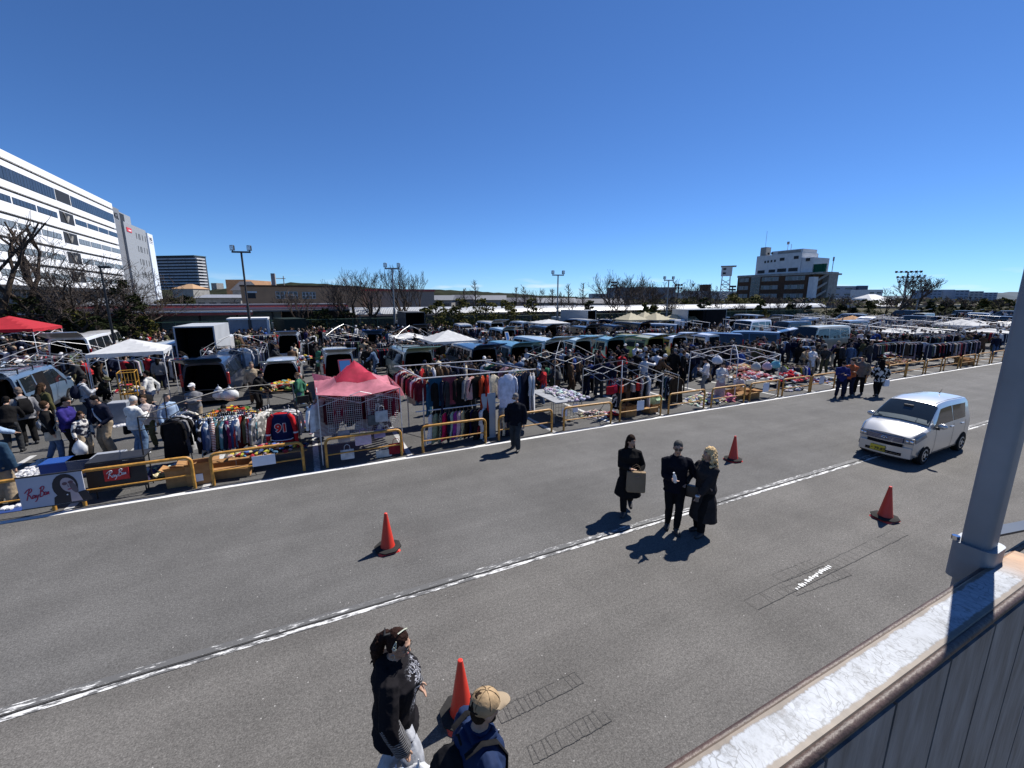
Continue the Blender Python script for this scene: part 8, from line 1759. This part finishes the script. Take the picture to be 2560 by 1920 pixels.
heap(2060, 955, 12.9, 2.0, 1.4, .12, DK+[(.1, .2, .45), (.6, .6, .62)], 200, 'dark shoes and blue sheets laid on the ground left of the walking group', lump=.07); heap(2150, 925, 14.5, 4.0, 2.0, .2, [(.6, .6, .62), (.5, .5, .5), (.05, .05, .05), (.45, .4, .3)], 260, 'white goods spread on the asphalt behind the walking group', lump=.1); heap(2250, 925, 12.8, 3.2, .8, .2, [(.2, .1, .05), (.4, .3, .2), (.05, .05, .05), (.35, .2, .1)], 200, 'brown pots and small goods on low tables behind the far rails', z0=.5, lump=.08)
# mats with rows of small white items
def mat_rows(px0, px1, t0, t1, label, nx, ny, m=None):
    s0, s1 = sg(px0, (t0+t1)/2), sg(px1, (t0+t1)/2); r = thing('ground_sheet', label, 'sheet', W(s0, t0), TH); b = MB(); b.box(0, 0, .004, s1-s0, t1-t0, .012); b.build('sheet', m or mat('dark_blue_sheet', (.02, .025, .045), .7), r); b = MB()
    for j in range(ny):
        for i in range(nx):
            if R.random() < .1: continue
            x, y = (s1-s0)*(i+.5+R.uniform(-.2, .2))/nx, (t1-t0)*(j+.5+R.uniform(-.15, .15))/ny; b.bbox(x-.05, y-.085, .0125, x+.05, y+.085, .06, .02)
    o = b.build('small_white_goods', mat('white_goods', (.6, .6, .62), .6, var=.4), r); o['kind'] = 'stuff'
mat_rows(18, 128, 13.2, 15.6, 'dark sheet with rows of small white goods by the left shoppers', 14, 9); mat_rows(0, 70, 11.9, 12.9, 'blue sheet with a few pale goods behind the portrait poster', 4, 2, mat('blue_sheet', (.03, .06, .2), .7)); mat_rows(284, 345, 18.6, 20.4, 'pale sheet with white goods beside the roll cage', 9, 7, mat('pale_sheet', (.4, .4, .42), .7)); mat_rows(1900, 1960, 16, 18, 'white sheet of shoes in the open space before the slate minivan', 8, 6)
# yellow roll cage, drawer tower, bench, ladders
def roll_cage():
    t = 19.6; s0, s1 = sg(303, t), sg(345, t); L = s1-s0; h = 1.75; r = thing('roll_cage', 'orange yellow wire roll cage of goods beside the white tent', 'roll cage', W(s0, t), TH+.15); m = mat('cage_orange', (.5, .26, .03), .5, var=.25)
    for x in (0, L):
        for y in (0, .7): b = MB(); b.tube([(x, y, .1), (x, y, h)], .022, 6); b.build('upright', m, r)
    b = MB()
    for z in (.15, .55, .95, 1.35, h):
        for y in (0, .7): b.tube([(0, y, z), (L, y, z)], .012, 4)
        for x in (0, L): b.tube([(x, 0, z), (x, .7, z)], .012, 4)
    for i in range(1, 5): b.tube([(L*i/5, .7, .15), (L*i/5, .7, h)], .008, 4); b.tube([(L*i/5, 0, .15), (L*i/5, 0, h)], .008, 4)
    b.build('wire_sides', m, r); b = MB()
    for z in (.15, .95): b.box(.02, .02, z, L-.02, .68, z+.02)
    b.build('shelf', m, r)
roll_cage()
heap(322, 930, 19.95, .8, .5, .25, MIX, 60, 'mixed goods on the shelf inside the roll cage', z0=1.0, lump=.09); heap(400, 950, 20.0, 1.6, .9, .3, MIX, 120, 'mixed goods on the ground right of the roll cage'); 
crate('drawer_tower', 'grey blue plastic drawer tower beside the white tent', 'drawers', sg(297, 19.2), 19.2, .5, .45, .75, mat('drawer_grey', (.2, .23, .28), .5), lid=MGREYP); crate('clear_crate', 'clear plastic crate on the asphalt right of the roll cage', 'crate', sg(432, 18.6), 18.6, .8, .45, .3, mat('frosted_plastic', (.5, .51, .52), .4)); crate('cardboard_box', 'small white carton on the asphalt near the clear crate', 'box', sg(452, 16.9), 16.9, .35, .25, .18, PAPER)
for i, (px, t, lab) in enumerate(((575, 18.9, 'big clear white plastic bag on the tailgate of the navy minivan'), (548, 19.2, 'smaller white plastic bag beside the big one on the tailgate'))): plastic_bag(W(sg(px, t), t, 1.15+.0*i), lab, .3-.08*i, .42, 40+i)
def ladder_thing(px, py, t, label, rz=0.0):
    r = thing('step_ladder', label, 'ladder', W(sg(px, t), t), TH+rz)
    for x in (-.2, .2): b = MB(); b.tube([(x*1.3, -.3, 0), (x, 0, 1.15)], .018, 5); b.tube([(x*1.3, .35, 0), (x, .02, 1.15)], .014, 5); b.build('side_rail', STEEL, r)
    for i in range(4): z = .25*(i+1); b = MB(); b.box(-.23, -.3*(1-z/1.15)-.04, z-.015, .23, -.3*(1-z/1.15)+.04, z+.015); b.build('tread', STEEL, r)
ladder_thing(168, 1005, 16.9, 'aluminium step ladder beside the blue grey minivan', .5)
def chair(px, t, label, rz, m=BLACKPLASTIC):
    r = thing('folding_chair', label, 'chair', W(sg(px, t), t), TH+rz); b = MB(); b.bbox(-.21, -.2, .42, .21, .2, .45, .01); b.build('seat', m, r); b = MB(); b.bbox(-.21, -.25, .58, .21, -.22, .86, .01); b.build('backrest', m, r)
    for x in (-.19, .19):
        for y in (-.22, .19): b = MB(); b.tube([(x, y, 0), (x, y*.9, .42 if y > 0 else .84)], .011, 5); b.build('leg', STEEL, r)
chair(752, 17.3, 'black folding chair of the seated vendor by the estate car', .3)
# racks deeper in the market, one mass of clothes on each
FARC = [(.012, .012, .014)]*7+[(.03, .035, .06)]*3+[(.3, .3, .31), (.6, .6, .61), (.3, .03, .04), (.08, .12, .2), (.3, .24, .17), (.1, .07, .05), (.45, .35, .4), (.1, .15, .1)]
def far_rack(s, t, L, rz, h, label, m, seed):
    r = thing('clothes_rack', label, 'clothes rack', W(s, t), TH+rz, 'clothes racks deeper in the market'); b = MB(); b.tube([(-L/2, 0, h), (L/2, 0, h)], .02, 5); b.build('hanging_bar', m, r)
    for x in (-L/2, L/2): b = MB(); b.tube([(x, -.25, 0), (x, 0, .2), (x, 0, h)], .02, 4); b.build('upright', m, r)
    rr = random.Random(seed); b = MB(); n = int(L/.075)
    for i in range(n):
        x = -L/2+.06+(L-.12)*i/n; b.col = rr.choice(FARC); l = rr.uniform(.5, 1.05); w_ = rr.uniform(.16, .27); q = .028
        b.rings([[(x+q*a*k, w_*c*k2, h-.03+z) for a, c in ((-1, -1), (1, -1), (1, 1), (-1, 1))] for z, k, k2 in ((0, .4, .25), (-.09, 1, .95), (-.4, 1.1, 1.0), (-l, 1.2, 1.05+.1*rr.random()))])
    o = b.build('row_of_clothes', VCOL, r); o['kind'] = 'stuff'
LAND = [('the red tent', 66, 31), ('the left white tent', 330, 23), ('the box truck', 520, 30), ('the navy minivan', 528, 21), ('the estate car', 690, 22), ('the boxy silver van', 848, 21), ('the grey green van', 1040, 22), ('the middle white tent', 1120, 26), ('the dark blue van', 1190, 22), ('the pale blue kei van', 1248, 33), ('the white van of boxes', 1390, 23), ('the dark off roader', 1447, 34), ('the aqua van', 1495, 23), ('the yellow van', 1575, 23), ('the beige tents', 1650, 37), ('the silver white van', 1745, 22), ('the slate minivan', 1880, 22), ('the high white minibus', 1870, 30), ('the cream minibus', 2015, 20), ('the orange tents', 2150, 34), ('the low white tents', 2280, 19), ('the sports jacket rack', 1990, 14), ('the far guard rails', 2300, 12), ('the big white tents', 2420, 21), ('the bluish silver van', 718, 35), ('the fur coat rack', 1715, 13), ('the wire table', 1410, 13), ('the step ladder', 168, 17), ('the grey pipe frames', 1545, 16), ('the bare white canopy', 1900, 13)]
LANDP = [(n, W(sg(px, t), t)) for n, px, t in LAND]
def where(x, y):
    n, p = min(LANDP, key=lambda q: (q[1].x-x)**2+(q[1].y-y)**2); dx, dy = x-p.x, y-p.y; c = Vector((x, y)).normalized(); fwd = dx*c.x+dy*c.y; rt = dx*c.y-dy*c.x
    if abs(fwd) > abs(rt): return ('behind ' if fwd > 0 else 'in front of ')+n
    return ('right of ' if rt > 0 else 'left of ')+n
for i, (px0, px1, t, h, lab) in enumerate(((2318, 2372, 12.9, 1.45, 'steel rack of red and pink shirts right behind the far rails'), (2372, 2440, 12.8, 1.45, 'steel rack of grey and navy shirts right behind the far rails'), (2180, 2270, 14.3, 1.5, 'long steel rack of dark coats behind the brown pots'), (2300, 2390, 15.4, 1.55, 'long steel rack of pale shirts behind the red shirt rack'))):
    far_rack((sg(px0, t)+sg(px1, t))/2, t, sg(px1, t)-sg(px0, t), 0, h, lab, STEEL, 900+i)
rr = random.Random(31); OCC = []
def occ(s, t, L): OCC.append((s, t, L))
k = 0
for (sa, sb, ta, tb, num) in ((80, 130, 12, 40, 22), (-14, -3, 26.0, 28.6, 5), (-3, 14, 26.0, 30.5, 17), (14, 32, 26.5, 30.5, 15), (-8, 30, 34.6, 38, 15), (36, 75, 13.5, 18.5, 20), (41, 80, 20, 27, 16), (34, 75, 28, 36, 14), (25, 33, 14.6, 18.6, 4)):
    for i in range(num):
        s = sa+(sb-sa)*(i+rr.random())/num; t = rr.uniform(ta, tb); L = rr.uniform(1.1, 2.0); p = W(s, t)
        if any(abs(s-a)*1.0 < (L+c)/2+.2 and abs(t-b_) < .7 for a, b_, c in OCC): continue
        occ(s, t, L); m_ = rr.choice((STEEL, STEEL, BLACKMETAL, PIPE)); far_rack(s, t, L, rr.choice((0, 0, 1.5))+rr.uniform(-.25, .25), rr.uniform(1.25, 1.75), f'{"black" if m_ is BLACKMETAL else "white" if m_ is PIPE else "steel"} rack of tightly hung clothes {where(p.x, p.y)}', m_, 500+k); k += 1
FR_ = [(sg(150, 24.5, 2), 24.5, 2.8, 'bare white canopy frame at left between the blue grey minivan and the red tent'), (sg(590, 25.5, 2), 25.5, 2.4, 'bare white canopy frame hung with pale shirts behind the navy minivan'), (2.4, 32, 2.6, 'bare silver canopy frame over olive jackets right of the bluish silver van'), (6.2, 28.4, 2.4, 'bare silver frame of tangled pipes behind the grey green van'), (sg(40, 25, 2), 25.5, 2.8, 'bare white canopy frame at the left edge under the red tent'), (43, 15.5, 3, 'bare silver canopy frame at right behind the far rails'), (48, 17.5, 3, 'second bare silver canopy frame at right behind the far rails'), (54, 16, 3, 'third bare silver canopy frame at right behind the far rails'), (52, 22, 3, 'bare silver frame left of the big white tents'), (46, 21.5, 3, 'bare silver frame right of the cream minibus'), (60, 21, 3, 'bare silver frame behind the big white tents'), (64, 30, 3, 'bare silver frame at the far right back of the lot'), (56, 31, 3, 'bare silver frame right of the orange tents')]
for s, t, w_, lab in FR_: canopy('bare_canopy', lab, s, t, w_, w_, 1.95, 2.6, rr.choice((PIPE, STEEL, PIPE)), None, rr.uniform(-.1, .1), cat='canopy frame')
hang_row(W(sg(555, 24.4, 2), 24.4), W(sg(630, 24.4, 2), 24.4), 2.1, 5, ['shirt'], (WHITE, LBLUE, GREY, WHITE, GREY), 'the bare white frame behind the navy minivan', rz_extra=0, jitter=.1, sc=(1.3, 1.4))
for i in range(44): s = rr.uniform(34, 90); t = rr.uniform(12.5, 34); L = rr.uniform(2, 5); r = thing('awning_pole', f'long pale pole of a stall roof {where(*W(s, t).xy)}', 'pole', W(s, t), TH+rr.choice((.1, 1.4))+rr.uniform(-.15, .15), 'stall roof poles at right'); b = MB(); b.tube([(0, 0, 1.9), (L, 0, 2.05)], .03, 5); b.build('pole', PIPE, r); b = MB(); b.tube([(.1, 0, 0), (.1, 0, 1.93)], .025, 5); b.tube([(L-.1, 0, 0), (L-.1, 0, 2.03)], .025, 5); b.build('prop', PIPE, r)
# tables with goods deeper in the market
for i in range(34):
    s, t = rr.choice(((rr.uniform(-14, 38), rr.uniform(24.9, 30.4)), (rr.uniform(26, 60), rr.uniform(13.5, 18.5)), (rr.uniform(40, 75), rr.uniform(19, 33)), (rr.uniform(-8, 30), rr.uniform(34.5, 38.4))))
    if any(abs(s-a) < (1.8+c)/2 and abs(t-b_) < 1.0 for a, b_, c in OCC): continue
    occ(s, t, 1.8); p = W(s, t); c_ = rr.choice((MIX, DK, HC)); trestle('trestle_table', f'trestle table of goods {where(p.x, p.y)}', s, t, 1.7, .7, .7, rr.choice((WHITEPL, CARD, BLACKPLASTIC)), group='trestle tables deeper in the market'); heap(0, 0, t, 1.6, .6, .22, c_, 55, f'{"orange and yellow" if c_ is HC else "dark" if c_ is DK else "mixed bright"} goods heaped on a table {where(p.x, p.y)}', z0=.7, s=s, seed=i)
# mirrors
for i, (px, py, t, w_, h, fr) in enumerate(((872, 930, 17.5, .5, 1.1, (.2, .02, .05)), (1274, 845, 27, .3, 1.0, (.5, .5, .5)), (2357, 875, 13.6, .5, 1.0, (.5, .5, .5)))):
    r = thing('standing_mirror', ['wall mirror with dark red frame behind the pink canopy', 'narrow mirror reflecting the sky behind the teal van', 'tilted mirror reflecting the sky on the red shirt rack'][i], 'mirror', W(sg(px, t), t, max(.1, zz(px, t, py)-h/2)), TH); r.rotation_euler = (-.45, 0, TH+.1)
    b = MB(); b.bbox(-w_/2, 0, 0, w_/2, .03, h, .01); b.build('frame', mat('mirror_frame_%d' % i, fr, .5), r); b = MB(); b.box(-w_/2+.05, -.004, .05, w_/2-.05, -.001, h-.05); b.build('mirror_glass', mat('mirror_glass', (.8, .82, .85), .02, 1, var=0), r)
# ---- the crowd
rr = random.Random(77)
BLOCK = []
for o in bpy.data.objects:
    if o.parent is None and o.name.startswith(('parked', 'box_truck')):
        Lm = 4.6
        BLOCK.append((o.location.x, o.location.y, o.rotation_euler.z, Lm+(.9 if 'bus' in o.name or 'truck' in o.name else 0)))
RK = [(o.location.x, o.location.y) for o in bpy.data.objects if o.parent is None and o.name.startswith(('trestle', 'clothes_rack'))]
def blocked(x, y):
    for bx, by, a, L in BLOCK:
        dx, dy = x-bx, y-by; u, v = dx*math.cos(a)+dy*math.sin(a), -dx*math.sin(a)+dy*math.cos(a)
        if abs(u) < 1.15 and -.55 < v < L+.2: return True
    for bx, by in RK:
        if (bx-x)**2+(by-y)**2 < .5: return True
    return any((cx-x)**2+(cy-y)**2 < .26 for cx, cy in CROWD)
ZONES = [(-13, 4, 14.6, 19.2, 12), (4.5, 14, 15, 20.0, 58), (14, 26, 15.4, 20.2, 72), (26, 38, 13.6, 19.5, 36), (-14, 2, 25.4, 31.5, 48), (2, 18, 25.2, 32.0, 58), (18, 38, 25.4, 31.8, 52), (38, 60, 13, 20, 34), (-12, 12, 35, 41, 42), (12, 30, 35.6, 43, 46), (40, 75, 21, 34, 36), (-20, -8, 24, 34, 14)]
pool = []
for s0, s1, t0, t1, n in ZONES:
    tries = 0; got = 0
    while got < n and tries < n*14:
        tries += 1; s, t = rr.uniform(s0, s1), rr.uniform(t0, t1); p = W(s, t)
        if blocked(p.x, p.y): continue
        CROWD.append((p.x, p.y)); pool.append(p); got += 1
        if rr.random() < .45 and got < n:      # people stand in twos
            q = p+Vector((rr.uniform(-.6, .6), rr.uniform(-.6, .6), 0))
            if not blocked(q.x, q.y): CROWD.append((q.x, q.y)); pool.append(q); got += 1
pool.sort(key=lambda p: p.length); NEAR = pool[:240]; REST = pool[240:]
PO = ['stand']*3+['walk']*3+['browse']*5+['phone']*2+['crossed']*2+['carry']*3+['reach']
DO = {'stand': 'standing', 'walk': 'walking', 'browse': 'stooping', 'phone': 'hands raised', 'crossed': 'arms folded', 'carry': 'turning', 'reach': 'reaching', 'crouch': 'crouching'}
for p in NEAR:
    ps = rr.choice(PO); t_, l_ = rr.choice(TOPS), rr.choice(LEGS); hr = rr.choice(['short']*5+['long']*3+['cap']*2+['beanie', 'hat']); ct = rr.random() < .25
    lab = f'{DO[ps]} person, {cname(t_)} {"coat" if ct else "jacket"}, {cname(l_)} trousers, {where(p.x, p.y)}'
    crowd_person(p.x, p.y, rr.uniform(0, 6.28), ps, hr, t_, l_, ct, rr.uniform(.92, 1.05), lab, 'crowd of market shoppers')
# the rest of the crowd at the back reads as one mass
b = MB()
me_cache = {}
for ps in ('stand', 'browse', 'crossed', 'walk'):
    f = POSES[ps](); m = MB(); m.cur = 0; f.torso(m, .03, -.16, .5, .01, 8)
    n1 = len(m.f)
    for sd in (1, -1): f.arm(m, sd, .025, 1.0, 5)
    n2 = len(m.f)
    for sd in (1, -1): f.leg(m, sd, .02, .02, 1.0, 5)
    n3 = len(m.f); m.ell(f.h(0, .01, -.01), (.078, .095, .12), 7, 5, f.Hm); n4 = len(m.f); m.ell(f.h(0, -.02, .04), (.088, .1, .1), 7, 5, f.Hm)
    me_cache[ps] = (m.v, m.f, n2, n3, n4)
extra = []
for s0, s1, t0, t1, n in ((-24, -2, 32, 46.5, 150), (-2, 44, 36, 46.5, 330), (0, 40, 24.5, 31.5, 230), (4, 36, 14.8, 19.8, 60), (38, 80, 12.5, 24, 110), (44, 80, 13, 44, 90), (80, 150, 8, 44, 260), (-12, 10, 41.5, 46.5, 55), (30, 46, 33, 43, 50)):
    for i in range(n): p = W(rr.uniform(s0, s1), rr.uniform(t0, t1)); extra.append(p) if not blocked(p.x, p.y) else None
for p in REST+extra:
    V_, F_, a, c, e = me_cache[rr.choice(list(me_cache))]; th = rr.uniform(0, 6.28); cs, sn = math.cos(th), math.sin(th); k = rr.uniform(.93, 1.05); base = len(b.v)
    b.v += [(p.x+(x*cs-y*sn)*k, p.y+(x*sn+y*cs)*k, z*k) for x, y, z in V_]; tc_, lc, hc = rr.choice(TOPS), rr.choice(LEGS), rr.choice(HAIRC+[WHITE, BEIGE, NAVY])
    for i, fc in enumerate(F_): b.f.append([base+q for q in fc]); b.m.append(0); b.c.append(tc_ if i < a else lc if i < c else (.4, .25, .18) if i < e else hc)
tag(b.build('crowd', VCOL, smooth=rad(60)), 'dense crowd of shoppers filling the back of the market', 'crowd', kind='stuff')
# ------------------------------------------------------------------ the steel landing rail at the camera
def landing():
    Hr = .6; zt = CAM_H-Hr
    def q(px, py, h=Hr): s, t = ST(px, py, CAM_H-h); return s, t
    tout = (q(1701, 1916)[1]+q(2393, 1445)[1])/2; tin = (q(2008, 1916)[1]+q(2560, 1461)[1])/2
    s0, s1 = -.35, q(2515, 1368)[0]
    r = thing('landing_rail', 'rusty edged steel parapet with chipped pale top beside the camera', 'railing', W(0, 0, 0), TH)
    m, nt, b_ = _bsdf('chipped_top_paint')
    n1 = noise_node(nt, 26, 6, .75, stretch=(1.0, .45, 1)); n2 = noise_node(nt, 6, 4, .6); tcd = N(nt, 'ShaderNodeTexCoord'); sx_ = N(nt, 'ShaderNodeSeparateXYZ'); lk(nt, tcd.outputs['Object'], sx_.inputs[0])
    mr = N(nt, 'ShaderNodeMapRange'); mr.inputs['From Min'].default_value = tin; mr.inputs['From Max'].default_value = tout; lk(nt, sx_.outputs['Y'], mr.inputs['Value'])
    edge = ramp(nt, mr.outputs[0], [(.0, -.0), (.13, .0), (.24, .5), (.78, .5), (.9, .0)])
    vo = N(nt, 'ShaderNodeTexVoronoi'); vo.feature = 'DISTANCE_TO_EDGE'; vo.inputs['Scale'].default_value = 78; mp_ = N(nt, 'ShaderNodeMapping'); mp_.inputs['Scale'].default_value = (1.0, .5, 1); mp_.inputs['Rotation'].default_value = (0, 0, .25); nd = noise_node(nt, 14, 3); va = N(nt, 'ShaderNodeVectorMath', operation='MULTIPLY_ADD'); lk(nt, nd.outputs['Color'], va.inputs[0]); va.inputs[1].default_value = (.09,)*3; lk(nt, tcd.outputs['Object'], va.inputs[2]); lk(nt, va.outputs[0], mp_.inputs[0]); lk(nt, mp_.outputs[0], vo.inputs['Vector'])
    ck = ramp(nt, vo.outputs['Distance'], [(.015, 0.0), (.07, 1.0)])
    ad = N(nt, 'ShaderNodeMath', operation='ADD'); lk(nt, n1.outputs['Fac'], ad.inputs[0]); lk(nt, edge.outputs[0], ad.inputs[1]); pm = ramp(nt, ad.outputs[0], [(.74, 0.0), (.9, 1.0)])
    nk = noise_node(nt, 19, 5, .7); mxk = N(nt, 'ShaderNodeMath', operation='MAXIMUM'); lk(nt, ck.outputs[0], mxk.inputs[0]); lk(nt, ramp(nt, nk.outputs['Fac'], [(.42, 0.0), (.6, 1.0)]).outputs[0], mxk.inputs[1]); pc = mul(nt, (.3, .325, .36), ramp(nt, mxk.outputs[0], [(0, .45), (1, 1.0)]).outputs[0]); n3 = noise_node(nt, 48, 6, .85, stretch=(1, .7, 1)); pc = mul(nt, pc, ramp(nt, n3.outputs['Fac'], [(.38, .55), (.46, .9), (.6, 1.08)]).outputs[0]); pc = mul(nt, pc, ramp(nt, n2.outputs['Fac'], [(.3, .78), (.65, 1.06)]).outputs[0])
    under = mul(nt, (.15, .115, .085), ramp(nt, n1.outputs['Fac'], [(.3, .6), (.7, 1.3)]).outputs[0])
    # bare rusty plate past the paint, towards the post
    far = N(nt, 'ShaderNodeMapRange'); far.inputs['From Min'].default_value = s1-.16; far.inputs['From Max'].default_value = s1-.05; lk(nt, sx_.outputs['X'], far.inputs['Value'])
    sub = N(nt, 'ShaderNodeMath', operation='SUBTRACT', use_clamp=True); lk(nt, pm.outputs[0], sub.inputs[0]); lk(nt, far.outputs[0], sub.inputs[1])
    xm = N(nt, 'ShaderNodeMix', data_type='RGBA'); lk(nt, sub.outputs[0], xm.inputs[0]); lk(nt, under, xm.inputs[6]); lk(nt, pc, xm.inputs[7])
    ru = N(nt, 'ShaderNodeMix', data_type='RGBA'); lk(nt, far.outputs[0], ru.inputs[0]); lk(nt, xm.outputs[2], ru.inputs[6]); lk(nt, mul(nt, (.36, .2, .1), ramp(nt, n1.outputs['Fac'], [(.3, .6), (.7, 1.3)]).outputs[0]), ru.inputs[7])
    lk(nt, ru.outputs[2], b_.inputs['Base Color']); b_.inputs['Roughness'].default_value = .55; bump(nt, b_, sub.outputs[0], .2, .001); MATS['chipped_top_paint'] = m
    RUST = mat('rusty_pipe', (.075, .045, .036), .55, 0, var=.45, scale=22, bmp=.25)
    n = 24; b = MB(); th = .03; w_ = tout-tin
    prof = [(tin, zt-.012), (tin+.1*w_, zt-.002), (tin+.5*w_, zt), (tout-.1*w_, zt-.001), (tout, zt-.008), (tout, zt-th), (tin, zt-th)]
    b.rings([[(s0+(s1-s0)*i/n, y, z) for y, z in prof] for i in range(n+1)]); b.build('top_plate', m, r, smooth=rad(35))
    b = MB(); b.tube([(s0, tin+.002, zt-.011), (s1+.3, tin+.002, zt-.011)], .0078, 12); b.build('inner_edge_pipe', RUST, r, smooth=1); b = MB(); b.tube([(s0, tout-.001, zt-.012), (s1+.3, tout-.001, zt-.012)], .0075, 8); b.build('outer_edge_pipe', RUST, r, smooth=1)
    M_SH = mat('galvanised_sheet', (.24, .25, .26), .55, .3, var=.5, scale=9, stretch=(3, 1, .6), bmp=.15)
    wid = .19; x = s0
    i = 0
    while x < s1+.5:
        b = MB(); b.box(x+.004, tin-.004, zt-1.2, x+wid-.004, tin+.012, zt-.03); b.build('sheet_panel', M_SH, r); x += wid; i += 1
    b = MB(); b.box(s0, tin+.02, zt-1.2, s1+.5, tin+.026, zt-.03); b.build('backing_sheet', mat('dark_sheet', (.03, .033, .036), .6), r)
    # post
    pa = ST(2396, 1356, zt+.03); pb = ST(2472, 1384, zt+.03); pc_ = ST(2514, 1311, zt+.1)
    pm_ = thing('steel_post', 'tall grey square steel post rising at the right edge', 'post', W(0, 0, 0), TH)
    A, B_ = Vector(pa), Vector(pb); d = B_-A; C_ = Vector(pc_); e = Vector((-d.y, d.x)); e = e if e.dot(C_-B_) > 0 else -e; dep = max(.06, abs((C_-B_).dot(e.normalized()))); e = e.normalized()*dep
    M_PO = mat('dull_steel_post', (.25, .27, .3), .5, .35, var=.22, scale=5, bmp=.08, bscale=40)
    def tubepost(A, B_, z0, z1, name, rr_=.012, grow=0.0):
        u, v = (B_-A).normalized(), e.normalized(); A2 = A-u*grow-v*grow; B2 = B_+u*grow-v*grow; C2 = B2+v*(dep+2*grow); D2 = A2+v*(dep+2*grow); P = []
        for (p, a_, c_) in ((A2, v, u), (B2, -u, v), (C2, -v, -u), (D2, u, -v)):
            for k in range(5):
                t_ = k/4*math.pi/2; P.append(p+c_*rr_*(1-math.sin(t_))*0+a_*rr_*(1-math.sin(t_))+c_*rr_*(1-math.cos(t_)))
        b = MB(); b.rings([[(p.x, p.y, z) for p in P] for z in (z0, z1)]); return b.build(name, M_PO, pm_, smooth=rad(30))
    tubepost(A, B_, zt-1.4, zt+3.2, 'post_shaft'); tubepost(A, B_, zt-.055, zt+.035, 'collar', .02, .012)
    b = MB(); u = (B_-A).normalized()
    b.tube([(A.x-u.x*.006, A.y-u.y*.006, zt+.035), (A.x-u.x*.006, A.y-u.y*.006, zt+.045)], .008, 6); b.build('bolt_head', CHROME, pm_)
    # bracket bar across the rail end
    pr = ST(2486, 1340, zt+.035); k = thing('bracket_bar', 'dark flat steel bar bolted to the post over the rail end', 'bracket', W(0, 0, 0), TH); b = MB(); a0 = Vector((pr[0], pr[1])); a1 = a0+Vector((.35, -.07)); v = Vector((.006, .03)); b.rings([[(p.x, p.y, z) for p, z in ((a0, zt+.03), (a1, zt+.03), (a1+v, zt+.03), (a0+v, zt+.03))], [(p.x, p.y, z) for p, z in ((a0, zt+.036), (a1, zt+.036), (a1+v, zt+.036), (a0+v, zt+.036))]]); b.build('flat_bar', mat('dark_flat_steel', (.12, .13, .14), .3, .8, var=.2), k)
landing()
dups = {k: v for k, v in LABELS.items() if len(v) > 1}
print('DUPLICATE LABELS', len(dups), 'of', len(LABELS)); [print('  ', len(v), k) for k, v in sorted(dups.items(), key=lambda q: -len(q[1]))[:25]]
